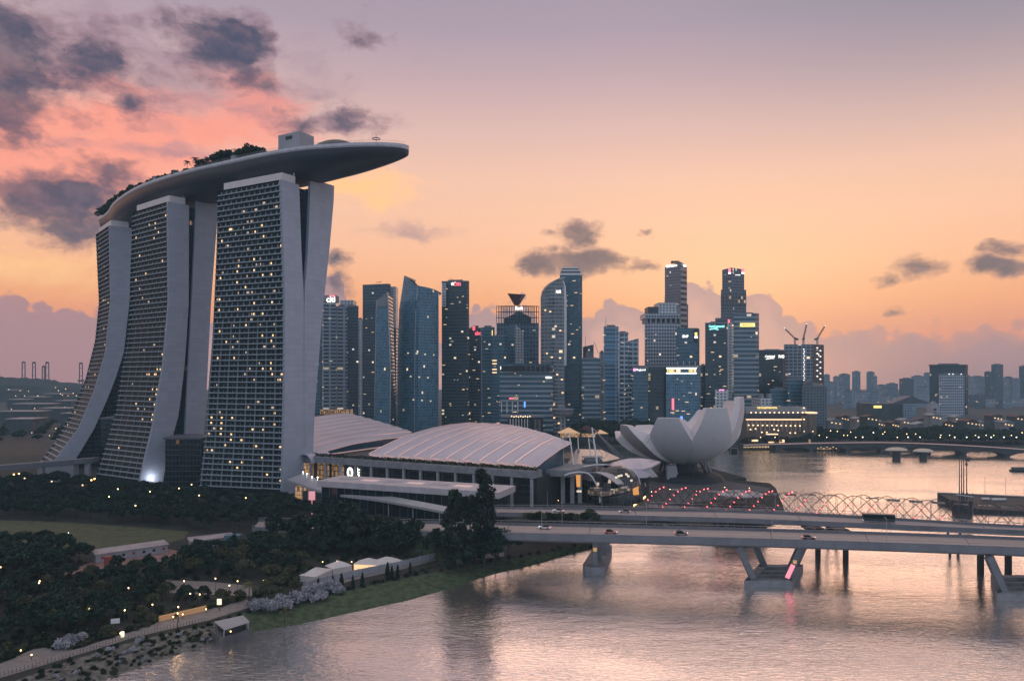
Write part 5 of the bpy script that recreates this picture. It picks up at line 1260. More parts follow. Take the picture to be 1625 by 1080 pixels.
# curved glass tower
r = empty('office_tower', (XX(877, 860), 875, 0), 'curved glass tower with an arched shoulder glowing pink on its left', 'tower')
Y = 850; ar_ = [(858.3, 470), (860, 463), (864, 456), (871, 450), (880, 445), (889, 441), (897, 439.5)]; n = 14; rows = []
for j, t in enumerate([0, .15, .3, .45, .6, .75, .88, 1]):
    row = []
    for i in range(n+1):
        x = lerp(858.3, 896, i/n); zt = ZZ(pl(ar_, x), Y); Yl = Y+14-14*math.sin(min(1, i/n*1.15+.05)*math.pi/2)+(6*(i/n)**2); row.append(Vector((XX(x, Yl), Yl, zt*t)))
    rows.append(row)
mb = MB(); mb.grid(rows, uv=lambda j, i: (i*2.6, rows[j][i].z)); mb.build('shaft', FA['curve'], r)
m2 = MB()
for j in range(7):
    for e in (0, n):
        a, b = rows[j][e], rows[j+1][e]; m2.face([a, a+Vector((6 if e == 0 else 0, 34, 0)), b+Vector((6 if e == 0 else 0, 34, 0)), b])
for i in range(n): a, b = rows[-1][i], rows[-1][i+1]; m2.face([a, b, b+Vector((0, 34, 0)), a+Vector((6 if i == 0 else 0, 34, 0))])
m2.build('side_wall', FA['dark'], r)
MB().tube([P(x, y, 856) for x, y in ((889, 441), (893, 446), (896, 455), (897, 480), (897, 580))], [.8, 1.2, 1.4, 1.6, 1.6], 5).build('edge_fin', M['fin'], r)
MB().tube([rw[0]+Vector((0, -.2, 0)) for rw in rows]+[P(x, y, 864) for x, y in ar_[1:]], .45, 5).build('edge_fin', M['fin'], r)
sign('AMB', 'sgw', r, P(886, 462.5, 846), 6.0, 3.4, .0)
for k in range(16): i = 2+(k*5) % 11; j = k % 6; q = rows[j][i].lerp(rows[j+1][i+1], .3+.04*k % .6); inst('lit_window', LITB['lwin'], r, q+Vector((0, -.4, 0))-r.location, 0, (2.4, 1, 1.5))
r = tower('tallest dark tower of the left group with white bands round its stepped crown', 889, 924, 436, 885, 'teal', xc=919, kl=.12, kr=1.4, lit=26, plant=False)
for k, (xa, xb, ya, yb, m) in enumerate(((890, 922, 433.2, 436.2, 'white'), (890.5, 921, 430, 433, 'plant'), (891.5, 919.5, 428, 430, 'white'), (892, 918.5, 425.8, 428, 'plant'), (893, 917.5, 424, 425.8, 'white'))):
    addbox(r, 'crown_band', xa, xb, ya, yb, 886+k*.6, M[m], 26)
addbox(r, 'edge_fin', 922.6, 924, 436, 690, 888, M['crown'], 2)
# signed block on the waterfront
r = tower('broad low office block with white floor bands and an OUE sign', 793, 878, 577, 790, 'stripe', xc=873, kl=.06, kr=1.2, lit=22, plant=False, seed=4)
put('OUE', 'sgw', r, 794, 811, 580.2, 587.4, 0, .9); put(None, 'sgw', r, 866, 875, 597.5, 600.2, name='lit_panel'); put('Bank', 'sgw', r, 843, 854, 585.2, 587.2)
fp = fpof(r)
mb = MB(); a, b = fp[0], fp[1]
addbox(r, 'dark_band', 795, 875, 580, 589, 786.5, M['dark'], 1)
for k in range(11): c, an, y = onface(r, 797+k*7.6, 584, 0, 4.8); mb = MB(); mb.box((c.x, c.y, ZZ(584.5, y)), (.5, .5, 6.2), an); mb.build('pillar', M['crown'], r)
for k in range(4): c, an, y = onface(r, 796+k*8.6, 646, 0, .8); mb = MB(); mb.box((c.x, c.y, ZZ(646, y)), (.9, .9, 12), an); mb.build('pillar', M['white'], r)
put(None, 'sgb', r, 831.5, 834, 637, 646, name='blue_panel'); put(None, 'sgr', r, 808, 815, 630.8, 633, name='red_logo')
# middle group
r = tower('small blue tower with a slanted roof right of the tallest dark tower', 925, 942, 547, 930, 'darkb', xc=930, lit=4, tops=[ZZ(550, 930), ZZ(549, 930), ZZ(546, 930), ZZ(548, 930)]); antenna(r, 929, 533, 549, 932); addbox(r, 'upper_block', 931, 941, 558, 572, 905, M['crown'], 10)
tower('grey tower of close horizontal bands behind the waterfront trees', 924, 953, 569, 850, 'stripe', xc=926, kl=.5, kr=.1, lit=6)
r = tower('pale grey ribbed tower corner beside the banded grey tower', 951, 959, 560, 870, 'flat', xc=957, lit=2); MB().beam(P(943, 542, 868), P(949, 560, 868), .4, .4).build('roof_crane', M['dsteel'], r)
r = tower('blue gridded tower with a mast on its roof', 958, 981.5, 519, 860, 'bgrid', xc=960, kl=.5, kr=.1, lit=8); antenna(r, 961.5, 501, 519, 866)
tower('white ladder patterned wing joined to the blue gridded tower', 981, 996.5, 528, 866, 'whiteg', xc=982, kl=.5, kr=.1, lit=5)
r = tower('lower gridded tower with a slanting open top', 996, 1013.5, 541, 880, 'whiteg', xc=998, kl=.5, kr=.1, lit=4, tops=[ZZ(541, 880), ZZ(541, 880), ZZ(536.5, 880), ZZ(540, 880)])
r = tower('low teal glass block carrying a pink and white sign', 1003, 1029, 584, 800, 'teal', xc=1005, kl=.8, kr=.08, lit=12); put('SingLand', 'sgw', r, 1009.5, 1024, 585, 588.6, 1, .8); c, a, y = onface(r, 1006.6, 586.5, 1, .9)
mb = MB(); mb.face([c+Vector((1.7*math.cos(-k*math.pi/4), 0, 1.7*math.sin(-k*math.pi/4))) for k in range(8)]); mb.build('round_logo', M['sgp'], r)
r = tower('black glass block right of the pink signed block', 1028, 1058, 582, 805, 'black', xc=1030, kl=.8, kr=.08, lit=10); addbox(r, 'roof_panel', 1029, 1045, 579.5, 582, 806, M['crown'], 8)
r = tower('big pale concrete tower with stepped shoulders and openings below its crown', 1023, 1080, 512, 900, 'grid', xc=1034, kl=.5, kr=.12, lit=12, plant=False)
for k, px in enumerate((1024.5, 1031, 1039.5, 1047, 1055, 1063, 1071, 1078)): addbox(r, 'pier', px, px+3.4, 505, 512.2, 903, M['crown'], 24)
addbox(r, 'upper_block', 1023.5, 1080, 497, 505, 902, FA['grid'], 34); addbox(r, 'upper_block', 1028.5, 1045, 486.5, 497, 903, M['dsteel'], 24); addbox(r, 'upper_block', 1044.5, 1074, 480, 497.1, 904.5, FA['flat'], 28); addbox(r, 'upper_block', 1072, 1080, 488, 497.2, 906, M['crown'], 20)
r = tower('tallest grey brown tower with a beige slotted side and roof signs', 1055, 1090.2, 421, 980, 'stone', xc=1080.3, kl=.9, kr=1.1, lit=5, side='beige', plant=False, tops=[ZZ(420.5, 980), ZZ(415.3, 980), ZZ(419.5, 980), ZZ(424, 980)])
put('OUB Centre', 'sgw', r, 1059, 1073, 419.8, 423.6, 0, .8); put('Bank', 'sgw', r, 1083, 1089.3, 419.6, 423.4, 1, .8); addbox(r, 'lower_wing', 1081, 1092, 482.5, 560, 990, FA['stone'], 14)
for k in range(4): addbox(r, 'roof_tank', 1066+k*3.4, 1068.2+k*3.4, 413.5+.3*(k % 2), 417.5-k*.5, 985, M['dsteel'], 6)
r = tower('dark teal tower with a notched roof and small bank signs', 1074, 1110, 523, 840, 'teal', xc=1076, kl=.8, kr=.06, lit=14, plant=False, tops=[ZZ(520, 840), ZZ(520, 840), ZZ(522, 840), ZZ(520, 840)])
put('BNP', 'sgw', r, 1083, 1092, 531.5, 535.5, 1, .8); put(None, 'sgy', r, 1102.3, 1106, 527.5, 532, 1, .8, 'leaf_logo'); put(None, 'sgw', r, 1102, 1106.5, 533, 536.5, 1, .8)
for k in range(4): addbox(r, 'column', 1075+k*9.3, 1075.9+k*9.3, 573, 581, 838.4, M['white'], 1)
MB().face([P(1101, 524, 840.5), P(1106.5, 521, 840.5), P(1106.5, 543, 840.5), P(1101, 543, 840.5)]).face([P(1106.5, 521, 841.2), P(1101, 524, 841.2), P(1101, 543, 841.2), P(1106.5, 543, 841.2)]).build('corner_panel', M['dark'], r)
r = tower('waterfront bank block with a bright HSBC sign band along its roof', 1057, 1112, 581, 800, 'tealgrid', xc=1106, kl=.05, kr=1.3, lit=18)
put(None, 'sgw', r, 1057.5, 1105, 583.2, 584.9, 0, .5, 'light_strip'); put(None, 'sgw', r, 1057.5, 1105, 591.2, 592.8, 0, .5, 'light_strip'); put('HSBC', 'sgy', r, 1059, 1071, 585.5, 590.7, 0, .6); put(None, 'sgo', r, 1073, 1079.5, 585.7, 590.5, 0, .6, 'logo_panel'); put('HSBC', 'sgy', r, 1093, 1100, 585.8, 590.2, 0, .6); put(None, 'sgo', r, 1101, 1104.2, 585.8, 590.2, 0, .6, 'logo_panel'); put(None, 'sgb', r, 1079.5, 1083, 660, 672, name='blue_panel'); put(None, 'sgr', r, 1066, 1069.5, 632, 650, name='red_panel')
tower('dark slim block right of the bank block with the bright sign band', 1111, 1120, 580, 830, 'black', xc=1113, lit=6)
# right group
r = tower('tall bronze stepped tower with red and white corner signs and lit middle floors', 1146, 1181, 425, 985, 'uob', xc=1160, kl=.3, kr=.3, lit=6, z0=0, tops=[ZZ(427.5, 985), ZZ(424.5, 985), ZZ(426.5, 985), ZZ(426, 985)])
tw = rect(1144, 1184.2, 1160, 983, .3, .3); mb = MB(); mb.prism(tw, 0, ZZ(459, 983), 0, 1); mb.build('lower_shaft', [FA['uob'], M['plant']], r); mb = MB(); tw2 = rect(1143.8, 1184.4, 1160, 981.5, .3, .3); mb.prism(tw2, ZZ(483.5, 983), ZZ(467, 983), 0, 1, bottom=True); mb.build('lit_floors', [FA['litb'], M['plant']], r)
for (a, b, e) in ((1156, 1159.6, 0), (1176.3, 1180.8, 1)): put(None, 'sgr', r, a, b, 426, 431.4, e, .6, 'red_sign'); put(None, 'sgw', r, a, b, 432, 434.4, e, .6, 'white_sign')
put('UOB', 'sgw', r, 1166, 1175, 435.5, 437, 1, .5)
tower('narrow dark block peeking over the teal tower with the cyan sign', 1135, 1155, 504, 880, 'uob', xc=1153, lit=4, plant=False)
r = tower('dark teal tower with a glowing cyan company sign near its roof', 1119, 1154.5, 513, 830, 'dark', xc=1152.5, kl=.06, kr=1.5, lit=30)
put('CapitaCommercial', 'sgc', r, 1125, 1149, 515.6, 520.6, 0, .8); put('Trust', 'sgc', r, 1135, 1140, 521.4, 523.6, 0, .8); c, a, y = onface(r, 1132, 521.8, 0, .8); MB().beam(c-Vector((4.5, 0, .5)), c+Vector((4.5, 0, .9)), .3, .9).build('swoosh', M['sgc'], r)
r = tower('pale grey ribbed slab between the cyan signed and yellow signed towers', 1154.3, 1164.5, 507, 850, 'flat', xc=1156, kl=.5, kr=.1, lit=1); put(None, 'sgr', r, 1155, 1157.5, 507, 512, 1, .8, 'red_sign')
for k in range(26): put(None, 'lwinp' if k else 'lwin', r, 1161.5, 1165, 515+k*4.2, 517+k*4.2, 1, .5, 'lit_window')
r = tower('dark blue banded tower with a bright yellow sign panel', 1164, 1204.5, 498, 845, 'stripeb' if 'stripeb' in FA else 'stripe', xc=1199, kl=.06, kr=1.6, lit=8)
put(None, 'sgy', r, 1174.5, 1197.5, 512.6, 518.2, 0, .7, 'sign'); put('Maybank', 'dark', r, 1178, 1194.5, 514, 517, 0, 1.2, 'sign_lettering')
r = tower('dark broad block with two white lettered signs near its roof', 1203.6, 1246.5, 556, 860, 'black', xc=1242, kl=.05, kr=1.2, lit=12)
put('CapitaLand', 'sgw', r, 1214.5, 1229, 563.2, 568, 0, .8); put('FWD', 'sgw', r, 1235.5, 1244, 563.2, 568, 0, .8); c, a, y = onface(r, 1220, 569, 0, .8); MB().beam(c-Vector((3.6, 0, .5)), c+Vector((3.6, 0, .7)), .3, .6).build('swoosh', M['sgw'], r)
r = tower('unfinished tower under construction with three cranes on its roof', 1244, 1307.5, 546, 880, 'site', xc=1290, kl=.1, kr=1.2, side='black', lit=12, plant=False, litk=('lwhite2',))
for k in range(17): put(None, 'lwhite2', r, 1274.6+(k % 2)*.9, 1276+(k % 2)*.9, 553+k*3.5, 554.6+k*3.5, 0, .6, 'work_light')
for k in range(12): put(None, 'lwhite2', r, 1295+(k*5) % 10, 1297.5+(k*5) % 10, 551+k*4.5, 552.6+k*4.5, 1, .6, 'work_light')
for k, (bx, jx, jy, tl2) in enumerate(((1261.5, 1245, 521, 'luffing crane leaning left on the roof of the unfinished tower'), (1275, 1280, 514, 'most upright crane on the roof of the unfinished tower'), (1297, 1309, 517, 'luffing crane leaning right on the roof of the unfinished tower'))):
    cr = empty('tower_crane', P(bx, 546, 890), tl2, 'crane', 'cranes on the unfinished tower'); Yc = 890
    def latt(nm, a, b, w):
        mb = MB(); a = Vector(a); b = Vector(b); L_ = (b-a).length; n = max(4, int(L_/2.2)); d = (b-a)/n; s = Vector((0, 1, 0)) if abs(d.z) > .2*d.length else Vector((0, 1, 0)); o = d.normalized().cross(s)*w/2; s = s*w/2
        for sg in (o+s, o-s, -o+s, -o-s): mb.beam(a+sg, b+sg, .28, .28)
        for i in range(n): mb.beam(a+d*i+o, a+d*(i+1)-o, .18, .18); mb.beam(a+d*i-o, a+d*(i+1)+o, .18, .18)
        return mb.build(nm, M['dsteel'], cr)
    latt('mast', P(bx, 546, Yc), P(bx, 537.5, Yc), 1.6); latt('jib', P(bx, 537, Yc), P(jx, jy, Yc), 1.1); back = P(bx+(bx-jx)*.22+(1 if k == 1 else 0), 538, Yc)
    latt('counter_jib', P(bx, 537, Yc), back, 1.2); mb = MB(); mb.box(back, (2.4, 1.6, 2.4)); mb.build('counterweight', M['plant'], cr); mb = MB(); mb.box(P(bx+.8, 536.4, Yc), (1.6, 1.5, 2.0)); mb.build('cab', M['plant'], cr)
    MB().tube([P(bx+(bx-jx)*.12, 533, Yc), P(jx, jy, Yc)], .1, 3).build('cable', M['dsteel'], cr); mb = MB(); mb.box(P(jx, jy, Yc), (.9, .9, .9)); mb.build('warning_light', M['lwhite2'], cr)
r = tower('dark block with a pitched gable roof in front of the unfinished tower', 1273, 1312, 612, 800, 'slab3', xc=1290, kl=.2, kr=.3, lit=3, plant=False, name='gabled_block', cat='building')
fp = fpof(r); z = ZZ(612, 800); ap = ZZ(602.5, 800); m0 = Vector((lerp(fp[0][0], fp[1][0], .95), lerp(fp[0][1], fp[1][1], .95), ap)); m1 = m0+Vector((2, 26, 0)); f3 = [Vector((p[0], p[1], z+.02)) for p in fp]
MB().face([f3[0], f3[1], m0]).face([f3[1], f3[2], m1, m0]).face([f3[2], f3[3], m1]).face([f3[3], f3[0], m0, m1]).build('gable_roof', M['slate'], r)
tower('dark teal low block left of the gabled block', 1250, 1275, 602, 815, 'teal', xc=1252, kl=.6, kr=.1, lit=6)
tower('dark mid height block below the two white lettered signs', 1222, 1252, 618, 822, 'teal', xc=1224, kl=.6, kr=.1, lit=8)
r = tower('pale tapering tower with a pink lit top behind the museum petals', 1135, 1155, 618, 790, 'flat', xc=1137, kl=.5, kr=.1, lit=3, plant=False); put(None, 'sgp', r, 1141, 1149, 617.6, 619.2, 1, .5, 'light_strip')
r = tower('small pale house with twin chimneys above the lit colonnaded hotel', 1206, 1225, 632, 775, 'flat', xc=1207, kl=.4, kr=.05, lit=3, plant=False, name='pale_house', cat='building')
for xa in (1207.5, 1220): addbox(r, 'chimney', xa, xa+4.4, 624.5, 632.2, 777, M['crown'], 8)
# colonnaded hotel on the far shore, lit at dusk
fh = empty('colonnaded_hotel', (XX(1233, 750), 760, 0), 'long colonnaded stone hotel lit with warm lamps on the far shore', 'hotel'); Y = 748
def fbox(nm, x0, x1, y0, y1, m, Yo=0.0, dep=24): return addbox(fh, nm, x0, x1, y0, y1, Y+Yo, m, dep)
fbox('facade_wall', 1184, 1274, 664, 700, FA['fuller'] if 'fuller' in FA else M['stonew'], 0); fbox('attic_wall', 1184, 1280, 656, 664, M['slate2'], 3, 22); fbox('roof', 1184, 1279.5, 645.5, 656, M['crown'], 6, 18)
fbox('light_cornice', 1184, 1273, 664.4, 666.2, M['lcorn'], -.7, .6); fbox('side_block', 1273.5, 1283, 660, 700, M['stonew'], -2, 20)
for k in range(13): fbox('column', 1186+k*6.9, 1187.6+k*6.9, 668, 684, M['stonel'], -1.4, 1.2)
_mm = MB(); _mm.box((0, 0, 0), (1.25, .6, 1.0)); HL = _mm.mesh('facade_lamp', M['lcornl'])
for k in range(12): inst('facade_lamp', HL, fh, P(1192+k*7.4, 654.3, Y+2)-fh.location); inst('facade_lamp', HL, fh, P(1188+k*7.4, 674.2+.1*k, Y-1.9)-fh.location)
for px, py in ((1191, 681), (1199, 680), (1228.5, 681), (1235, 682.5), (1209, 685.5), (1217, 685.5), (1254, 686.5), (1262, 686.5), (1275.5, 647), (1276, 665), (1274, 654)): inst('facade_lamp', HL, fh, P(px, py, Y-3)-fh.location)
sign('THE FULLERTON HOTEL', 'sgy', fh, P(1217.5, 646.6, Y+5), 20.5, 1.9)
bf = empty('lit_pavilion', (XX(1292, 744), 744, 0), 'small pavilion with a lit roof edge right of the colonnaded hotel', 'pavilion'); addbox(bf, 'body', 1284, 1296, 656, 690, 744, M['stonew'], 12); addbox(bf, 'lit_roof_edge', 1283.5, 1297, 653.8, 655.9, 743.5, M['lcorn'], 12)
# waterfront pieces between the roofs and the towers
lb = empty('lit_shed', (XX(531, 760), 765, 0), 'long low building with a warm lit upper wall behind the pink vault', 'building'); addbox(lb, 'body', 507, 560, 657, 712, 760, M['dark'], 20); addbox(lb, 'lit_wall', 508, 556, 649.5, 656.8, 759.5, M['warmwin2'], 12)
for k in range(14): addbox(lb, 'fin', 509.5+k*3.4, 510.3+k*3.4, 649.4, 657, 758.6, M['dark'], .6)
pb = empty('pillared_terminal', (XX(825, 752), 758, 0), 'low waterfront building with tall white pillars and small warm lamps', 'building'); addbox(pb, 'body', 806, 862, 664, 710, 752, M['dark'], 18); addbox(pb, 'roof', 795, 864, 659, 662, 750, M['crown'], 18)
for k in range(7): addbox(pb, 'pillar', 809+k*4.6, 810.2+k*4.6, 664, 692, 749.5, M['white'], 1)
addbox(pb, 'lit_arcade', 848, 859, 665, 686, 749.6, FA['litb'], 2)
for k in range(9): mb = MB(); mb.box(P(812+k*3.6, 660.2+(k % 2)*.9, 748.8), (1.0, .5, .9)); mb.build('lamp', M['lcornl'], pb)
cu = empty('lookout_tower', (XX(893, 735), 735, 0), 'lookout tower with a wide round observation deck on twin stems', 'tower'); c = P(893, 655, 738)
mb = MB(); mb.lathe((c.x, c.y, 0), [(8, ZZ(659.5, 738)), (10.3, ZZ(656.5, 738)), (10.3, ZZ(652, 738)), (11.2, ZZ(649.5, 738)), (11, ZZ(648.4, 738)), (.1, ZZ(648, 738))], 20); mb.build('observation_deck', M['plant'], cu)
mb = MB(); mb.lathe((c.x, c.y, 0), [(10.45, ZZ(655.8, 738)), (10.45, ZZ(653.2, 738))], 20); mb.build('window_band', FA['litb'], cu); mb = MB(); mb.lathe((c.x, c.y, 0), [(11.4, ZZ(649.6, 738)), (11.4, ZZ(648.3, 738)), (.1, ZZ(648, 738))], 20); mb.build('roof', M['crown'], cu); addbox(cu, 'roof_house', 886, 897, 642.5, 648, 733, M['crown'], 8)
for xa in (889, 895): addbox(cu, 'stem', xa, xa+2.6, 659, 712, 736, M['crown'], 3)
tp = empty('tent_pavilion', (XX(915, 728), 730, 0), 'waterfront pavilion with warm lit gabled tents and a dark red roof', 'pavilion')
def gable(nm, x0, x1, ya, yb, yp, Yg, dep, m, root):
    a, b = P(x0, yb, Yg), P(x1, yb, Yg); p = P((x0+x1)/2, yp, Yg); d = Vector((0, dep, 0)); MB().face([a, b, p]).face([b, b+d, p+d, p]).face([a+d, a, p, p+d]).face([b+d, a+d, p+d]).build(nm, m, root)
addbox(tp, 'body', 888, 962, 687, 715, 728, M['dark'], 14); gable('tent_roof', 886, 921, 0, 687, 679, 726, 14, M['lcornt'], tp); gable('tent_roof', 944, 966, 0, 688, 683, 726, 14, M['lcornt'], tp); gable('red_roof', 910, 956, 0, 686, 675.5, 731, 12, M['redroof'], tp)
addbox(tp, 'lit_wall', 889, 920, 687.3, 694, 727.2, M['warmwin2'], .6); addbox(tp, 'lit_wall', 923, 945, 687.5, 693, 727.2, M['warmwin2'], .6)

# ------------------------------------------------------------------ far right: flats, museum district, shoreline
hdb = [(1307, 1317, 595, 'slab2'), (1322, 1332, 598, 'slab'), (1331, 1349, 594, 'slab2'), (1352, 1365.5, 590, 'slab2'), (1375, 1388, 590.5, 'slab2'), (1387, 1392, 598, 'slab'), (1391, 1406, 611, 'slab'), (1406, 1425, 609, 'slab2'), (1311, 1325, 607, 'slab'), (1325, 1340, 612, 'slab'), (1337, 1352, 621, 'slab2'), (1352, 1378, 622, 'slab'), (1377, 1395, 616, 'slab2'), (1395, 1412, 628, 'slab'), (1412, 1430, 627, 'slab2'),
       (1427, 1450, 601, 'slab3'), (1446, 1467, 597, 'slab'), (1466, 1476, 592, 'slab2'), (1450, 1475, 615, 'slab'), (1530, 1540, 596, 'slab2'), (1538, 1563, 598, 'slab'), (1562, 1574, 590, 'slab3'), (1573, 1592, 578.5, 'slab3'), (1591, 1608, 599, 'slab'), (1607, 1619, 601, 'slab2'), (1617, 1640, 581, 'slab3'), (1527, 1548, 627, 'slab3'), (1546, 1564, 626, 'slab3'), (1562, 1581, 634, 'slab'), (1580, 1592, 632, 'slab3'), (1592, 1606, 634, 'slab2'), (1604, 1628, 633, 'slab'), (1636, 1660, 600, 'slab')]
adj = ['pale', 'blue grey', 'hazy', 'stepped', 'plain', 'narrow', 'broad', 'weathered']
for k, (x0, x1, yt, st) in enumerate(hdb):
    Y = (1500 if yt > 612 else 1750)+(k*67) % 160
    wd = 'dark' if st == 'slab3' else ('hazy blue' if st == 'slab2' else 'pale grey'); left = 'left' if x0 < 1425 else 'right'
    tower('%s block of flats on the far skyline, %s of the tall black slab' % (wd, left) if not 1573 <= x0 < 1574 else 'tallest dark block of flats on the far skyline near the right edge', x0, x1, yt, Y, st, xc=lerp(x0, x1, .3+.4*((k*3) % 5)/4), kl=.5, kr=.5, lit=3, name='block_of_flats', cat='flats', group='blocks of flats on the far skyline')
r = tower('tall wide black slab building standing behind a pale grey tower', 1475, 1536, 579, 1300, 'black', xc=1532, kl=.05, kr=1, lit=10, name='slab_building', cat='building'); addbox(r, 'roof_edge', 1475, 1535, 578.6, 580.4, 1298, M['slate2'], 3)
r = tower('pale grey gridded hotel tower in front of the wide black slab', 1490, 1530.5, 594, 1150, 'grid', xc=1494, kl=.6, kr=.08, lit=8, name='hotel_tower_block', cat='tower')
for px in (1505, 1511, 1524): put(None, 'lwhite2', r, px, px+1.4, 592.6, 594, 1, 1, 'roof_light')
ck = empty('clock_tower', (XX(1484, 900), 905, 0), 'white clock tower beside the pale hotel tower', 'clock tower'); addbox(ck, 'shaft', 1477.5, 1490.5, 644, 700, 900, M['white2'], 10); addbox(ck, 'belfry', 1479, 1489, 640, 644, 901, M['white2'], 8); gable('spire', 1480, 1488, 0, 640, 636.5, 902, 6, M['crown'], ck)
for zz in (648, 654, 660): addbox(ck, 'window', 1482, 1486, zz, zz+3, 899.6, M['dark'], .6)
wh = empty('columned_hall', (XX(1495, 860), 868, 0), 'low white columned civic hall behind the shore trees', 'building'); addbox(wh, 'body', 1444, 1550, 673, 705, 860, M['stonew2'], 20); gable('pediment', 1452, 1478, 0, 673, 669, 858, 14, M['white2'], wh); addbox(wh, 'wing_roof', 1478, 1551, 670.5, 673, 858, M['redroof'], 22)
for k in range(12): addbox(wh, 'column', 1453+k*2.4, 1453.8+k*2.4, 674, 688, 857.5, M['white2'], 1)
dk = empty('dark_roofed_centre', (XX(1418, 980), 990, 0), 'low dark green roofed centre with a small yellow lit sign', 'building'); addbox(dk, 'body', 1376, 1440, 640, 690, 980, M['slab3m'], 30); addbox(dk, 'lit_sign', 1387, 1399, 643.5, 647, 979, M['sgy'], 1); gable('roof', 1415, 1478, 0, 640, 628, 985, 20, M['slate'], dk); addbox(dk, 'tower_block', 1434, 1454, 641, 690, 975, FA['slab2'], 20)
rnd = random.Random(8)
for k in range(16):
    x0 = 1318+k*19.6+rnd.uniform(-4, 4); wd = rnd.uniform(12, 22); Y = rnd.uniform(820, 980); yt = rnd.uniform(655, 668)
    h = empty('low_building', (XX(x0+wd/2, Y), Y, 0), ['low pale building among the trees behind the far shore road', 'low red roofed building among the trees behind the far shore road'][k % 2], 'building', 'low buildings behind the far shore')
    addbox(h, 'wall', x0, x0+wd, yt+3, 700, Y, M['stonew2'] if k % 2 == 0 else M['slab3m'], 16); gable('roof', x0-.8, x0+wd+.8, 0, yt+3, yt, Y-1, 18, M['redroof'] if k % 2 else M['crown'], h)
    for j in range(3): mb = MB(); mb.box(P(x0+wd*(.2+.3*j), yt+6+j, Y-.5), (1.3, .4, 1.2)); mb.build('lit_window', M['lwin'], h)
# ------------------------------------------------------------------ trees: each kind built once, then copied with its trunk and crown
def clumpcrown(mb, rnd, clumps, n, leaf):
    for (cx, cy, cz, rx, ry, rz) in clumps: leafball(mb, (cx, cy, cz), rx, ry, rz, int(n*(rx*ry*rz)**.45), leaf, rnd, .35)
def make_broad(seed, h=10.0, w=5.2, flat=.5, n=46, leaf=.62):
    rnd = random.Random(seed); tr = MB(); cl = []
    tr.tube([(0, 0, -.3), (.1, .1, h*.22), (.0, .2, h*.45)], [h*.030, h*.024, h*.018], 6)
    nb = rnd.randint(10, 14)
    for k in range(nb):
        a = k*2.4+rnd.uniform(-.4, .4); r = w*math.sqrt((k+.4)/nb)*.80; z = h*(.90-flat*.62*(r/w)**1.6)+rnd.uniform(-.07, .05)*h; s = w*rnd.uniform(.26, .40)
        p = (r*math.cos(a), r*math.sin(a), z-s*.5)
        cl.append((p[0], p[1], p[2], s, s, s*rnd.uniform(.55, .8)))
        if k % 2 == 0: tr.tube([(0, .15, h*.42), (p[0]*.5, p[1]*.5, h*.42+(p[2]-h*.42)*.62), (p[0]*.95, p[1]*.95, p[2])], [h*.014, h*.009, h*.004], 5)
    cr = MB(); clumpcrown(cr, rnd, cl, n, leaf); return tr.mesh('trunk', M['bark']), cr
def make_conifer(seed, h=24.0, w=5.5):
    rnd = random.Random(seed); tr = MB(); tr.tube([(0, 0, -.3), (.1, 0, h*.5), (0, 0, h*.95)], [h*.016, h*.010, h*.003], 6); cl = []
    for k in range(30):
        t = .16+.84*k/29; a = k*2.4+rnd.uniform(-.5, .5); R = w*(1-(t-.16)**1.5*.85)*rnd.uniform(.35, .8); s = w*(.36-.18*t)*rnd.uniform(.7, 1.3); z = h*t-.3
        cl.append((R*math.cos(a), R*math.sin(a), z, s, s, s*.9))
        if k % 2: tr.tube([(0, 0, z-h*.05), (R*math.cos(a), R*math.sin(a), z)], [h*.005, h*.002], 4)
    cr = MB(); clumpcrown(cr, rnd, cl, 44, .60); return tr.mesh('trunk', M['bark']), cr
def make_bush(seed, r=1.6, n=60, leaf=.34):
    rnd = random.Random(seed); cr = MB(); cl = [(rnd.uniform(-.6, .6)*r, rnd.uniform(-.6, .6)*r, r*rnd.uniform(.45, .8), r*.6, r*.6, r*.55) for _ in range(6)]; clumpcrown(cr, rnd, cl, n, leaf); tr = MB(); tr.tube([(0, 0, -.2), (0, 0, r*.7)], [.09, .05], 5)
    return tr.mesh('stem', M['bark']), cr
def make_palm(seed, h=8.0, L=3.2):
    rnd = random.Random(seed); tr = MB(); tr.tube([(0, 0, -.3), (.15, .05, h*.5), (.1, .2, h)], [.24, .18, .15], 6); cr = MB()
    for k in range(19):
        a = k*2.4; e = rnd.uniform(-.3, 1.1); pts = []
        for j in range(7):
            t = j/6; r = L*t*math.cos(e*(1-.3*t)); z = h+L*t*math.sin(e)-1.5*t*t*L*.4; pts.append(Vector((.1+r*math.cos(a), .2+r*math.sin(a), z)))
        sd = Vector((-math.sin(a), math.cos(a), 0))
        for j in range(6):
            for sg in (-1, 1):
                for q in range(3):
                    p = pts[j].lerp(pts[j+1], q/3); l = .75*(1-abs((j+q/3)/6-.45)); cr.face([p, p+(pts[j+1]-pts[j]).normalized()*.18, p+sd*sg*l+Vector((0, 0, -.35*l))+(pts[j+1]-pts[j])*.4])
    return tr.mesh('trunk', M['bark']), cr
def make_cypress(seed, h=6.0, w=.95):
    rnd = random.Random(seed); tr = MB(); tr.tube([(0, 0, -.2), (0, 0, h*.5)], [.12, .06], 5); cr = MB()
    for k in range(14): t = k/13; leafball(cr, (rnd.uniform(-.08, .08), rnd.uniform(-.08, .08), .5+t*(h-.7)), w*(1-t**2*.85)+.08, w*(1-t**2*.85)+.08, .5, 60, .26, rnd, .5)
    return tr.mesh('stem', M['bark']), cr
PROT = {}
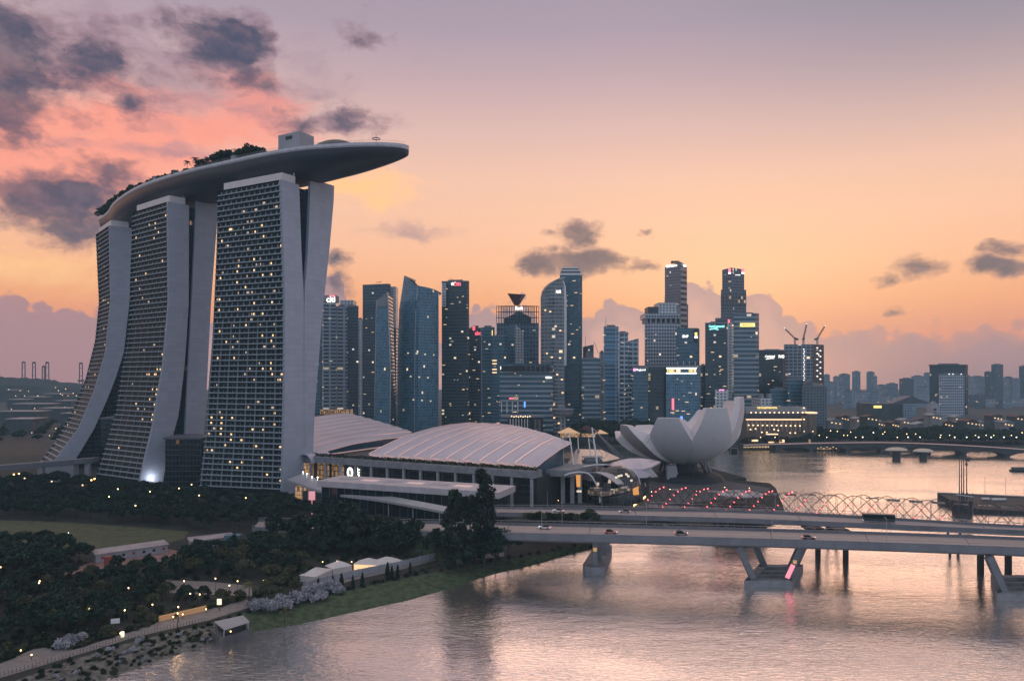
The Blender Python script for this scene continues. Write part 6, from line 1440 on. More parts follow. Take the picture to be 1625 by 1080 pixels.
for nm, fn, args, mt in (('broad', make_broad, [(s, 10.0, 5.4, .55) for s in (1, 2, 3, 4, 5)], 'leaf'), ('round', make_broad, [(s, 9.0, 3.8, .9) for s in (11, 12, 13)], 'leaf'), ('olive', make_broad, [(s, 8.0, 4.2, .8) for s in (21, 22, 23)], 'leaf2'),
                         ('conifer', make_conifer, [(31,), (32,), (33,)], 'leaf3'), ('bush', make_bush, [(41,), (42,), (43,)], 'hedge'), ('obush', make_bush, [(44,), (45,)], 'leaf2'), ('flower', make_bush, [(51, 2.2, 90, .30), (52, 2.0, 90, .30), (53, 2.4, 90, .30)], 'flower'),
                         ('palm', make_palm, [(61,), (62,)], 'leaf2'), ('dpalm', make_palm, [(63, 9, 2.6), (64, 10.5, 2.8)], 'leaf'), ('cypress', make_cypress, [(71,), (72,)], 'hedge'), ('fartree', make_broad, [(s, 14.0, 9.5, .6, 36, 1.3) for s in (81, 82, 83, 84)], 'leaf')):
    PROT[nm] = [(t, c.mesh('crown', M[mt])) for t, c in (fn(*a) for a in args)]
TREES = []
RT = random.Random(77)
def plant(kind, p, sc, label, group=None, name=None, cat=None, rnd=RT, sz=1.0):
    t, c = rnd.choice(PROT[kind]); nm = name or {'bush': 'shrub', 'obush': 'shrub', 'flower': 'flowering_shrub', 'palm': 'palm_tree', 'dpalm': 'palm_tree', 'cypress': 'cypress_tree', 'conifer': 'conifer_tree'}.get(kind, 'tree')
    r = empty(nm, p, label, cat or {'shrub': 'shrub', 'flowering_shrub': 'shrub', 'palm_tree': 'palm'}.get(nm, 'tree'), group)
    r.rotation_euler = (0, 0, rnd.uniform(0, 6.28)); s = sc*rnd.uniform(.86, 1.14); r.scale = (s, s, s*sz*rnd.uniform(.92, 1.08))
    inst('stem' if nm in ('shrub', 'flowering_shrub', 'cypress_tree') else 'trunk', t, r); inst('crown', c, r); TREES.append(r); return r
import numpy as np
MASS = {}
def addmass(key, kind, p, sc, rnd):
    MASS.setdefault(key, []).append((rnd.choice(PROT[kind]), Vector(p), sc*rnd.uniform(.86, 1.14), rnd.uniform(0, 6.28)))
def buildmass(key, name, label, cat):
    co, li, ls, lt, mi, off, lo = [], [], [], [], [], 0, 0; mats = []
    for (tr, cr), p, s, a in MASS[key]:
        for me in (tr, cr):
            n = len(me.vertices); v = np.empty(n*3, np.float32); me.vertices.foreach_get('co', v); v = v.reshape(-1, 3)*s; c, q = math.cos(a), math.sin(a)
            co.append(np.stack([v[:, 0]*c-v[:, 1]*q+p.x, v[:, 0]*q+v[:, 1]*c+p.y, v[:, 2]+p.z], 1)); m = len(me.loops); l = np.empty(m, np.int32); me.loops.foreach_get('vertex_index', l); li.append(l+off)
            k = len(me.polygons); st = np.empty(k, np.int32); me.polygons.foreach_get('loop_start', st); ls.append(st+lo); to = np.empty(k, np.int32); me.polygons.foreach_get('loop_total', to); lt.append(to); off += n; lo += m
            if me.materials[0] not in mats: mats.append(me.materials[0])
            mi.append(np.full(k, mats.index(me.materials[0]), np.int32))
    co, li, ls, lt, mi = map(np.concatenate, (co, li, ls, lt, mi)); o0 = co.mean(0); o0[2] = 0; me = bpy.data.meshes.new(name); me.vertices.add(len(co)); me.vertices.foreach_set('co', (co-o0).ravel().astype(np.float32)); me.loops.add(len(li)); me.loops.foreach_set('vertex_index', li); me.polygons.add(len(ls)); me.polygons.foreach_set('loop_start', ls); me.polygons.foreach_set('loop_total', lt); me.polygons.foreach_set('material_index', mi)
    for m in mats: me.materials.append(m)
    me.update(calc_edges=True); me.validate(); o = bpy.data.objects.new(name, me); COL.objects.link(o); o.location = o0.tolist(); return tag(o, label, cat, None, 'stuff')
def inpoly(x, y, poly):
    c = False; n = len(poly)
    for i in range(n):
        (x0, y0), (x1, y1) = poly[i], poly[(i+1) % n]
        if (y0 > y) != (y1 > y) and x < (x1-x0)*(y-y0)/(y1-y0)+x0: c = not c
    return c
def scatter(pix, gap, seed, maxn=400, avoid=()):
    rnd = random.Random(seed); poly = [tuple(G(x, y)[:2]) for x, y in pix]; av = [[tuple(G(x, y)[:2]) for x, y in a] for a in avoid]
    xs = [p[0] for p in poly]; ys = [p[1] for p in poly]; out = []
    for _ in range(maxn*40):
        x, y = rnd.uniform(min(xs), max(xs)), rnd.uniform(min(ys), max(ys))
        if inpoly(x, y, poly) and not any(inpoly(x, y, a) for a in av) and all((x-a)**2+(y-b)**2 > gap*gap for a, b in out):
            out.append((x, y))
            if len(out) >= maxn: break
    return out
# grove at the feet of the hotel towers
for k, (x, y) in enumerate(scatter([(-30, 768), (150, 772), (250, 790), (330, 797), (450, 806), (520, 812), (560, 822), (430, 842), (330, 842), (200, 832), (80, 824), (-40, 822)], 8.2, 1, 190)):
    addmass('grove', ('broad', 'broad', 'round')[k % 3], (x, y, 0), .98, RT)
buildmass('grove', 'grove', 'dense dark grove of trees at the feet of the hotel towers', 'grove')
for k, (x, y) in enumerate(scatter([(-40, 872), (60, 872), (120, 884), (140, 893), (100, 908), (60, 915), (-40, 925)], 7.6, 2, 30)):
    plant('broad', (x, y, 0), .92, 'dark spreading tree between the lawn and the red earth yard', 'trees left of the red earth yard')
P_AVOID = [[(-60, 1066), (0, 1036), (60, 1012), (118, 1016), (212, 988), (252, 974), (330, 955), (410, 940), (420, 980), (330, 995), (100, 1060), (-60, 1110)], [(262, 918), (330, 919), (405, 926), (405, 948), (340, 947), (265, 943)], [(100, 914), (150, 886), (268, 868), (310, 874), (250, 896), (190, 903)]]
for k, (x, y) in enumerate(scatter([(-50, 935), (60, 925), (140, 912), (200, 905), (262, 900), (290, 915), (268, 945), (330, 952), (300, 962), (240, 972), (200, 985), (120, 1005), (60, 1008), (-50, 1050)], 5.6, 3, 95, P_AVOID)):
    plant(('broad', 'round', 'olive', 'round', 'broad')[k % 5], (x, y, 0), .62 if k % 3 else .74, 'tree of the thick park grove above the lit promenade', 'trees of the park grove by the promenade')
for k, (x, y) in enumerate(scatter([(268, 915), (300, 885), (380, 868), (470, 862), (500, 872), (470, 905), (420, 925), (405, 918), (330, 915)], 6.2, 4, 48, P_AVOID)):
    plant(('round', 'olive', 'broad')[k % 3], (x, y, 0), .80, 'tree of the grove between the white sheds and the tents', 'trees between the sheds and the tents')
for k, (x, y) in enumerate(scatter([(330, 952), (400, 948), (470, 905), (500, 905), (480, 940), (400, 955)], 4.6, 5, 18, P_AVOID[1:])):
    plant('olive', (x, y, 0), .50, 'small olive green tree beside the pale path', 'small trees beside the pale path')
for k, (x, y) in enumerate(scatter([(500, 862), (560, 858), (640, 862), (700, 868), (700, 874), (600, 884), (510, 885)], 6.0, 6, 30)):
    plant(('round', 'broad')[k % 2], (x, y, 0), .72, 'dark tree between the road and the white tents', 'trees between the road and the tents')
for k, (px, py, s) in enumerate(((440, 862, 1.5), (474, 864, 1.5), (505, 864, 1.7), (548, 866, 2.0), (570, 870, 1.9), (622, 872, 1.8), (655, 876, 1.75), (690, 886, 1.6), (600, 866, 1.4), (530, 868, 1.5), (640, 880, 1.2))):
    plant('round', G(px, py), s, 'tall dark roadside tree in front of the low flat roofed block', 'roadside trees before the low block')
for k, (px, py, s, lb) in enumerate(((722, 903, 1.34, 'left one of the two tallest dark conifers before the low block'), (768, 898, 1.38, 'right one of the two tallest dark conifers before the low block'), (746, 902, 1.05, 'shorter dark conifer between the two tallest ones'))):
    plant('conifer', G(px, py), s, lb)
plant('broad', G(806, 893), 1.5, 'wide dark tree overhanging the end of the nearer bridge'); plant('broad', G(786, 896), 1.35, 'wide dark tree right of the tallest conifers'); plant('broad', G(742, 905), 1.1, 'rounded tree at the foot of the two tallest conifers')
# verge between the carriageways
for k, (px, py) in enumerate(((838, 822), (846, 823), (855, 822), (864, 823), (872, 822), (881, 823), (890, 822), (899, 824), (907, 823), (915, 824), (925, 823), (940, 823), (948, 824))):
    q = G(px, py, ZD-1.0); mb = MB(); plant('bush' if k % 3 else 'obush', q, 1.25, 'green shrub of the hedge between the two road bridges', 'shrubs between the road bridges')
plant('olive', G(936, 822, ZD-1), .62, 'small bushy tree at the right end of the hedge between the road bridges')
mb = MB(); mb.prism([(0, 289.8), (40, 286.4), (40, 291.2), (0, 295.4)], ZD-4, ZD-1.0); mb.thing('planter_verge', M['soil'], None, None, kind='structure')
# shrubs, flowers and palms by the water
for k, (px, py, s) in enumerate(((400, 965, .9), (412, 968, 1.0), (424, 963, 1.0), (436, 968, 1.1), (448, 960, 1.1), (458, 964, 1.0), (468, 957, 1.1), (480, 953, 1.0), (492, 946, 1.25), (504, 944, 1.3), (516, 940, 1.35), (528, 938, 1.35), (538, 940, 1.1), (498, 954, .9), (512, 950, 1.0), (110, 1026, 1.0), (122, 1022, .9), (96, 1028, .9))):
    plant('flower', G(px, py), s, 'white blossoming shrub at the top of the grassy bank' if px > 200 else 'white blossoming shrub beside the lower left promenade', 'white blossoming shrubs')
plant('palm', G(452, 995, -1), .62, 'small yellow green palm at the water edge below the blossoming shrubs'); plant('palm', G(462, 993, -1), .5, 'short companion palm at the water edge beside the small palm'); plant('palm', G(396, 962), .75, 'palm beside the kiosk on the promenade')
for k, (px, py, s) in enumerate(((505, 934, .8), (528, 932, .78), (542, 936, .98), (560, 934, 1.0), (575, 930, .95), (615, 920, 1.05), (622, 918, .9), (631, 917, .95), (651, 911, .82))):
    plant('cypress', G(px, py), s*.86, 'slim dark cypress standing before the white tents and wall', 'cypresses before the white tents')
for k, (px, py) in enumerate(((659, 907), (667, 905), (674, 903), (682, 901), (690, 899), (698, 896), (645, 913), (602, 924), (590, 926))): plant('obush', G(px, py), .55, 'small rounded shrub in front of the white boundary wall', 'rounded shrubs before the white wall')
rnd = random.Random(9)
for k in range(46):
    t = k/45; i = t*(len(tl)-2)+.6; j = min(int(i), len(tl)-2); p = tl[j].lerp(tl[j+1], i-j)
    if 4.3 < i: plant('bush', p+Vector((rnd.uniform(-.8, .8), rnd.uniform(0, 1.5), 0)), .55, 'low hedge shrub along the top of the grassy bank', 'hedge shrubs on the bank')
    elif rnd.random() < .8: plant('bush', p+Vector((0, -1.2, -.1)), .5, 'low hedge shrub between the promenade and the rocky bank', 'shrubs above the rocky bank')
for k in range(40):
    q = wl[rnd.randint(1, 3)].lerp(tl[rnd.randint(0, 3)], rnd.uniform(.25, .85)); plant(('bush', 'obush')[k % 2], (q.x, q.y, lerp(-1.8, -.2, .5)), .38, 'scrubby plant on the rocky bank', 'scrub on the rocky bank')
plant('olive', G(660, 886), .42, 'small orange lit tree behind the white boundary wall'); plant('olive', G(625, 893), .5, 'small yellowish tree left of the blue fence')
for k, (px, py) in enumerate(((148, 736), (160, 738), (171, 737), (186, 738), (195, 737), (178, 739))):
    plant('cypress', G(px-40, py-12), 1.6, 'dark slim tree at the foot of the farthest hotel tower', 'slim trees by the farthest tower')
U_AVOID = [[(-60, 1082), (0, 1052), (60, 1026), (118, 1030), (212, 1000), (252, 985), (330, 966), (392, 950), (400, 962), (330, 984), (215, 1010), (115, 1041), (0, 1075), (-60, 1100)], [(262, 920), (330, 922), (400, 929), (400, 945), (340, 943), (270, 940)], [(96, 912), (150, 884), (268, 868), (300, 874), (250, 893), (190, 900), (140, 908)]]
for k, (x, y) in enumerate(scatter([(-50, 1060), (-50, 860), (60, 866), (150, 884), (280, 872), (420, 862), (640, 866), (700, 872), (640, 890), (560, 905), (480, 930), (400, 950), (330, 966), (250, 984), (120, 1026), (60, 1022)], 2.6, 15, 330, U_AVOID)): addmass('under', ('bush', 'obush', 'bush')[k % 3], (x, y, 0), RT.uniform(.5, 1.1), RT)
for k in range(150):
    i = RT.uniform(.2, 3.6); j = int(i); f = RT.uniform(.08, .92); q = wl[min(j, 3)].lerp(tl[min(j, 3)], f); q2 = wl[min(j+1, 4)].lerp(tl[min(j+1, 4)], f); q = q.lerp(q2, i-j); addmass('under', ('obush', 'bush', 'bush')[k % 3] if k % 8 else 'flower', (q.x, q.y, lerp(-2.0, -.1, f)), RT.uniform(.22, .5), RT)
for k in range(90):
    t_ = RT.uniform(0, 5.999); e_ = [(0, 1050), (60, 1024), (118, 1028), (212, 998), (252, 984), (330, 965), (392, 949)]; j = int(t_); q = G(*e_[j]).lerp(G(*e_[j+1]), t_-j); addmass('under', ('bush', 'obush')[k % 2], (q.x+RT.uniform(-1, 1), q.y+RT.uniform(-1.4, 1.2), 0), RT.uniform(.35, .8), RT)
buildmass('under', 'undergrowth', 'dense low undergrowth below the park trees and on the rocky bank', 'undergrowth')
# sky deck planting
for k, (px, sd, s, kd) in enumerate(((300, 9, .95, 'dpalm'), (306, 5, 1.0, 'dpalm'), (313, 9, .9, 'dpalm'), (320, 4, 1.0, 'dpalm'), (328, 8, .9, 'dpalm'), (336, 2, 1.05, 'round'), (344, 8, .95, 'round'), (350, 3, 1.15, 'round'), (358, 9, 1.1, 'round'), (366, 2, 1.2, 'round'), (374, 7, 1.1, 'dpalm'), (382, 3, 1.1, 'round'), (392, 6, .95, 'round'), (402, 2, .95, 'round'), (411, 6, .85, 'round'), (341, 12, .8, 'dpalm'), (354, 12, .9, 'round'), (362, 13, .8, 'dpalm'), (370, 11, .95, 'round'), (387, 12, .85, 'round'), (397, 11, .8, 'dpalm'), (406, 10, .8, 'round'), (331, 13, .7, 'round'))):
    c, nr, s_ = deckpt(px-8, sd); plant(kd, c, s*(1.5 if kd == 'round' else 1.12), 'palm of the cluster on the sky deck above the nearest tower' if kd == 'dpalm' else 'leafy tree in the cluster on the sky deck', 'palms on the sky deck' if kd == 'dpalm' else 'trees on the sky deck')
for k, (px, sd, s) in enumerate(((168, 8, .6), (173, 3, .7), (178, 9, .8), (183, 2, .85), (188, 8, .9), (193, 4, .85), (198, 10, .8), (205, 6, .7), (212, 11, .6), (220, 9, .55), (230, 8, .5))):
    c, nr, s_ = deckpt(px-6, sd+5); plant('round', c, s*2.0, 'dark tree at the left end of the sky deck', 'trees at the left end of the deck')
for k in range(40):
    px = 190+k*6.0
    if 296 < px < 300: continue
    c, nr, s_ = deckpt(px, 15+(k % 3)); plant('bush', c, 2.1 if px < 300 else 1.7, 'low dark shrub along the rim of the sky deck', 'shrubs along the sky deck rim')
for k, px in enumerate((428, 436, 444, 450, 496, 504, 560, 568, 545)):
    c, nr, s_ = deckpt(px, 11); plant('bush', c, 1.1, 'dark shrub on the sky deck near the grey box', 'shrubs by the deck pavilion')
mb = MB(); a, nr, _ = deckpt(225, 2); b, nr2, _ = deckpt(292, 2); pts = [deckpt(px, 3)[0]+Vector((0, 0, 3.2)) for px in range(226, 290, 8)]
rows = [[p+Vector((0, -4, -1.2)), p+Vector((0, 0, .6)), p+Vector((0, 5, -1.2))] for p in pts]; mb.grid(rows); mb.grid([[p-Vector((0, 0, .4)) for p in r][::-1] for r in rows]); mb.thing('deck_shelter', M['dsteel'], 'long low dark shelter roof on the sky deck left of the palms', 'shelter')
# far shore trees
for k in range(66):
    t = k/65; px = 1285+t*370; Y = 742+((k*37) % 46); addmass('shore', 'fartree', (XX(px, Y), Y, 0), .92+.35*((k*13) % 7)/7, RT)
for k in range(18):
    px = 918+k*8.2; Y = 742+((k*29) % 30); addmass('shore', 'fartree', (XX(px, Y), Y, 0), 1.55+.35*((k*5) % 4)/4, RT)
for k in range(14):
    px = 1186+k*7.8; addmass('shore', 'fartree', (XX(px, 730), 730+(k % 3)*3, 0), .62, RT)
for k in range(40):
    px = 560+k*9.2; Y = 728+((k*31) % 24); addmass('shore', 'fartree', (XX(px, Y), Y, 0), .8, RT)

# ------------------------------------------------------------------ sheds, tents, walls, kiosk
def shed(label, a, b, z, dep, mw, mr, nwin):
    A, B = G(*a), G(*b); d = (B-A); L = d.length; d.normalize(); n = Vector((-d.y, d.x, 0)); r = empty('shed', (A+B)/2, label, 'shed')
    MB().prism([tuple(q[:2]) for q in (A, B, B+n*dep, A+n*dep)], 0, z).build('wall', mw, r); MB().prism([tuple(q[:2]) for q in (A-n*.5-d*.5, B-n*.5+d*.5, B+n*(dep+.5)+d*.5, A+n*(dep+.5)-d*.5)], z+.01, z+.4, tops=[z+.3, z+.3, z+.9, z+.9], bottom=True).build('roof', mr, r)
    for k in range(nwin): q = A+d*(L*(k+.6)/nwin)-n*.06; mb = MB(); mb.box((q.x, q.y, z*.55), (1.0, .14, .9), math.atan2(d.y, d.x)); mb.build('window' if k % 3 else 'door', M['dark'] if k % 3 else M['rdoor'], r)
    return r
shed('long low white shed with a pale roof and one red door beside the yard', (152, 893), (266, 876), 3.0, 6, M['white2'], M['palepink'], 7)
shed('short low white shed partly hidden by trees right of the long one', (303, 871), (370, 863), 3.0, 5, M['white2'], M['palepink'], 4)
q = G(370, 868); mb = MB(); mb.box((q.x, q.y, 2.6), (6, 4, 5.2)); mb.thing('water_tank', M['bluetank'], 'blue grey water tank at the end of the short shed', 'tank')
q = G(172, 896); mb = MB(); mb.box((q.x, q.y, 1.6), (2.2, 2.0, 3.2)); mb.thing('site_toilet', M['rdoor'], 'small red cabin at the left end of the long white shed', 'cabin')
tn = empty('white_tent', G(600, 915), 'row of white peaked tents joined along one side, lit from inside', 'tent')
pk = [((500, 921), (528, 908)), ((528, 908), (560, 902)), ((560, 900), (600, 902)), ((600, 902), (640, 894))]
for k, (a, b) in enumerate(pk):
    A, B = G(a[0], a[1]+4), G(b[0], b[1]+4); d = (B-A).normalized(); n = Vector((-d.y, d.x, 0)); z = 2.1; zp = 3.9; mb = MB(); c = (A+B)/2+n*3.2
    q = [A, B, B+n*6.4, A+n*6.4]; tp_ = c+Vector((0, 0, zp))
    for i in range(4): mb.face([q[i]+Vector((0, 0, z)), q[(i+1) % 4]+Vector((0, 0, z)), tp_])
    mb.build('tent_roof', M['tent'], tn); mb = MB(); mb.prism([(p.x, p.y) for p in [x_.lerp(c, .06) for x_ in q]], 0, z-.02); mb.build('tent_wall', M['tent'] if k != 2 else M['lpan2'], tn)
A, B = G(420, 940), G(500, 915)
wl_ = [G(482, 936), G(505, 928), G(560, 915), G(640, 899), G(708, 882)]
wr = empty('boundary_wall', G(600, 908), 'long white boundary wall running along the bank beside the tents', 'wall'); mb = MB()
for a, b in zip(wl_, wl_[1:]): mb.wall(a, b, 0, 2.3).wall(b+Vector((0, .3, 0)), a+Vector((0, .3, 0)), 0, 2.3); mb.face([(a.x, a.y, 2.3), (b.x, b.y, 2.3), (b.x, b.y+.3, 2.3), (a.x, a.y+.3, 2.3)])
mb.build('wall_panel', M['white2'], wr)
for k in range(20): t = k/19*(len(wl_)-1); j = min(int(t), len(wl_)-2); p = wl_[j].lerp(wl_[j+1], t-j); mb = MB(); mb.box((p.x, p.y-.12, 1.3), (.3, .22, 2.6)); mb.build('post', M['white2'], wr)
A, B = G(660, 884), G(708, 874); mb = MB(); mb.wall(A, B, 0, 2.6).wall(B+Vector((0, .2, 0)), A+Vector((0, .2, 0)), 0, 2.6).thing('blue_fence', M['bluetank'], 'teal blue site fence behind the end of the white boundary wall', 'fence')
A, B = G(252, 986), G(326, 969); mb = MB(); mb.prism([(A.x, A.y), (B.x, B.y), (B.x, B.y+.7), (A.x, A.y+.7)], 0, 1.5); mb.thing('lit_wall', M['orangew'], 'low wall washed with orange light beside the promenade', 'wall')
kq = [G(333, 1000), G(352, 1016), G(400, 1000), G(388, 988)]; ks = empty('kiosk', G(365, 1002), 'flat roofed grey kiosk on a stone platform at the water edge', 'kiosk')
cc = sum(kq, Vector((0, 0, 0)))/4
MB().prism([(p.x, p.y) for p in kq], -2.4, .35).build('platform', M['plaza'], ks); MB().prism([tuple(p.lerp(cc, .34)[:2]) for p in kq], .36, 2.1).build('body', M['dark'], ks); MB().prism([tuple((p.lerp(cc, .16)+Vector((0, .5, 0)))[:2]) for p in kq], 2.12, 2.4, bottom=True).build('roof', M['steel'], ks)
for p in kq: q = p.lerp(cc, .2); mb = MB(); mb.box((q.x, q.y, 1.23), (.2, .2, 1.74)); mb.build('post', M['steel'], ks)
q = G(348, 968); ms_ = empty('lit_notice_board', q, 'tall glowing white notice board beside the promenade', 'sign board'); mb = MB(); mb.box((q.x, q.y, 2.6), (1.3, .25, 1.7)); mb.build('panel', M['lpan'], ms_); mb = MB(); mb.box((q.x, q.y, .7), (.25, .25, 1.5)); mb.build('post', M['dsteel'], ms_)
q = G(183, 998); ms_ = empty('white_sign_board', q, 'white angled sign board on posts above the promenade', 'sign board'); mb = MB(); mb.box((q.x, q.y, 2.3), (2.2, .2, 1.3), .3); mb.build('panel', M['white'], ms_); mb = MB(); mb.box((q.x, q.y, .8), (.2, .2, 1.7)); mb.build('post', M['dsteel'], ms_)
q = G(194, 1010); mb = MB(); mb.box((q.x, q.y, .7), (.8, .7, 1.4)); mb.thing('lit_bollard_box', M['lpan'], 'short glowing light box standing on the promenade', 'light box')
pr_ = [(0, 1073), (115, 1040), (212, 1010), (325, 985)]; rg = empty('promenade_railing', G(180, 1020), 'thin metal railing along the water side of the lower left promenade', 'railing')
pp = resample([G(*q, .05) for q in pr_], 60); _m = MB(); _m.box((0, 0, .55), (.07, .07, 1.1)); RP = _m.mesh('post', M['dsteel'])
for q in pp: inst('post', RP, rg, q-rg.location)
for h in (.6, 1.1): MB().tube([q+Vector((0, 0, h)) for q in pp], .035, 4).build('rail', M['steel'], rg)
# viaduct on the left
A, B = P(-20, 741, 455), P(146, 729, 500); va = empty('viaduct', (A+B)/2-Vector((0, 0, 10)), 'grey road viaduct passing in front of the farthest hotel tower', 'bridge'); n = Vector((0, 9, 0))
mb = MB(); z0 = A.z; mb.prism([(A.x, A.y), (B.x, B.y), (B.x, B.y+9), (A.x, A.y+9)], z0-2.6, z0+.6, tops=[z0+.4, B.z+1, B.z+1, z0+.4], bottom=True); mb.build('deck', M['parapet'], va)
for t in (.45, .92): p = A.lerp(B, t); mb = MB(); mb.box((p.x, p.y+4, (z0-2.6)/2), (3, 3, z0-2.6)); mb.build('pier', M['conc'], va)
p0, p1 = A.lerp(B, .52), A.lerp(B, .80); MB().prism([(p0.x, p0.y+1), (p1.x, p1.y+1), (p1.x, p1.y+7), (p0.x, p0.y+7)], 0, z0-2.62).build('abutment', M['conc'], va)

# ------------------------------------------------------------------ lamps
def lampmesh(h, head, hm, pm=None):
    mb = MB(); mb.tube([(0, 0, -.2), (0, 0, h)], [.09, .06], 5); pmsh = mb.mesh('pole', M['dsteel'])
    mb = MB(); mb.lathe((0, 0, 0), [(.05, h-.1), (head, h+head*.3), (head*1.1, h+head), (head*.7, h+head*1.7), (.02, h+head*1.9)], 8); return pmsh, mb.mesh('lamp_head', M[hm])
LP = {'port': lampmesh(10, .62, 'lamber'), 'park': lampmesh(4.2, .17, 'lwarm'), 'white': lampmesh(4.5, .24, 'lwhite'), 'road': lampmesh(9.5, .27, 'lwarm'), 'amber': lampmesh(9.5, .38, 'lamber'), 'far': lampmesh(10, .36, 'lwarm'), 'farw': lampmesh(10, .45, 'lwhite'), 'garden': lampmesh(1.2, .16, 'lwarm'), 'farred': lampmesh(4, .55, 'lred')}
PL = {}
def lamp(kind, p, label, group=None, sc=1.0):
    r = empty('street_lamp', p, label, 'lamp', group); a, b = LP[kind]; inst('pole', a, r); inst('lamp_head', b, r); r.scale = (sc, sc, sc)
    if kind == 'park':
        if kind not in PL: PL[kind] = bpy.data.lights.new('lamp_light', 'POINT'); PL[kind].energy = 60; PL[kind].color = (1, .62, .30); PL[kind].shadow_soft_size = .25
        lo = bpy.data.objects.new('lamp_light', PL[kind]); COL.objects.link(lo); lo.parent = r; lo.location = (0, -.5, 4.6 if kind == 'park' else 1.6)
    return r
def lampat(kind, px, py, label, group=None, h=None):
    """lamp whose head is seen at (px, py), standing on the ground"""
    h = h or {'park': 4.6, 'white': 4.9, 'road': 10.2, 'amber': 10.3, 'far': 11, 'farw': 11, 'garden': 1.5, 'farred': 4.8}[kind]
    q = G(px, py, h); return lamp(kind, (q.x, q.y, 0), label, group)
for px, py in ((39, 757), (82, 762), (131, 768), (145, 760), (150, 758), (187, 774), (173, 786), (316, 784), (390, 788), (284, 773), (238, 778), (30, 750), (22, 751), (304, 767), (215, 800)):
    lampat('amber' if px in (30, 22, 145, 150) else 'road', px, py, 'warm street lamp glowing above the grove at the feet of the hotel towers', 'street lamps over the hotel grove')
for px, py in ((20, 919), (62, 923), (63, 920), (108, 945), (152, 955), (85, 971), (1, 898), (9, 876), (198, 966), (204, 931), (242, 957), (283, 961), (282, 971), (142, 964)): lampat('park', px, py, 'small warm park lamp among the trees of the promenade grove', 'park lamps in the promenade grove')
for px, py in ((292, 920), (342, 916), (377, 920), (302, 940), (317, 941), (364, 927)): lampat('park', px, py, 'park lamp beside the short pale path right of the grove', 'park lamps along the pale path')
for px, py in ((33, 1030), (50, 1037), (191, 1003), (327, 965), (275, 977), (290, 973)): lampat('garden', px, py, 'low garden lamp at the edge of the promenade', 'garden lamps on the promenade')
for px, py in ((512, 890), (535, 889), (558, 890), (580, 890), (418, 920), (437, 905), (350, 940), (366, 1000), (385, 992)): lampat('garden', px, py, 'tiny garden lamp near the white tents and the kiosk', 'garden lamps near the tents')
q = G(108, 848, 5); lamp('white', (q.x, q.y, 0), 'single lamp post standing alone on the dark lawn', None, 1.2)
for k, (px, yb) in enumerate(((853, 849), (895, 836), (1035, 842), (1213, 858), (1407, 865), (1620, 872), (700, 842))):
    i = min(range(61), key=lambda i: abs(CX+F*BN[1][i].x/BN[1][i].y-px)); p = BN[1][i].lerp(BN[2][i], .985 if k in (1, 2) else .015); r = empty('lamp_post', (p.x, p.y, p.z+1.15), 'slim grey lamp post on the parapet of the nearer road bridge', 'lamp post', 'lamp posts on the nearer bridge')
    MB().tube([(p.x, p.y, p.z+1.15), (p.x, p.y, p.z+8.6)], [.10, .06], 5).build('pole', M['steel'], r); MB().beam((p.x, p.y, p.z+8.6), (p.x, p.y+1.6, p.z+8.9), .12, .12).build('arm', M['steel'], r)
for k, (px) in enumerate((870, 960, 1100, 1229, 1330, 1480, 1560)):
    i = min(range(61), key=lambda i: abs(CX+F*BF[1][i].x/BF[1][i].y-px)); p = BF[1][i].lerp(BF[2][i], .985); r = empty('lamp_post', (p.x, p.y, p.z+1.15), 'slim grey lamp post on the parapet of the farther road bridge', 'lamp post', 'lamp posts on the farther bridge')
    MB().tube([(p.x, p.y, p.z+1.15), (p.x, p.y, p.z+7.6)], [.09, .05], 5).build('pole', M['steel'], r); MB().beam((p.x, p.y, p.z+7.6), (p.x, p.y-1.4, p.z+7.8), .1, .1).build('arm', M['steel'], r)
for px, py in ((886, 793), (898, 776), (902, 773), (959, 789), (985, 787), (990, 785), (1000, 790), (1010, 788), (1020, 786), (1034, 779), (1063, 775), (1105, 778), (1150, 772), (1189, 773)): lampat('garden' if py > 780 else 'park', px, py, 'warm lamp on the plaza between the shopping hall and the museum', 'lamps on the plaza')
for k in range(13): q = G(1006+k*1.5, 801-k*1.15, .9); mb = MB(); mb.box(q, (.4, .4, .4)); mb.box(q-Vector((0, 0, .56)), (.14, .14, .7)); mb.thing('bollard_light', M['lwarm'], 'warm bollard light in the slanting line at the left end of the footbridge', 'light', 'bollard lights by the footbridge')
# far shore lights
far_l = [(1207, 712, 0), (1300, 690, 0), (1312, 696, 0), (1318, 682, 0), (1329, 683, 0), (1339, 690, 0), (1345, 693, 0), (1350, 684, 0), (1369, 696, 1), (1386, 685, 1), (1401, 687, 0), (1404, 684, 0), (1439, 687, 0), (1453, 687, 0), (1493, 689, 0), (1507, 689, 0), (1460, 699, 1), (1441, 698, 1), (1515, 702, 1), (1534, 702, 1), (1553, 703, 1), (1573, 703, 1), (1593, 704, 1), (1613, 704, 1), (1548, 691, 0), (1565, 690, 0), (1577, 692, 0), (1492, 699, 0), (1424, 699, 0), (1358, 700, 0), (1605, 690, 0), (1230, 700, 0), (1290, 683, 0), (1276, 683, 0)]
for k, (px, py, w) in enumerate(far_l):
    Y = 712 if w or py > 694 else 735; z = ZZ(py, Y); lamp('farw' if w else 'far', (XX(px, Y), Y, max(0, z-11)), 'warm street lamp along the far shore road' if not w else 'bright white lamp on the far road bridge', 'lamps along the far shore' if not w else 'white lamps on the far bridge')
o = lamp('far', (XX(1622, 715), 715, ZZ(685, 715)-11), 'very bright orange lamp at the right edge of the far shore', None, 1.0); o.children[1].scale = (2.2, 2.2, 1.25)
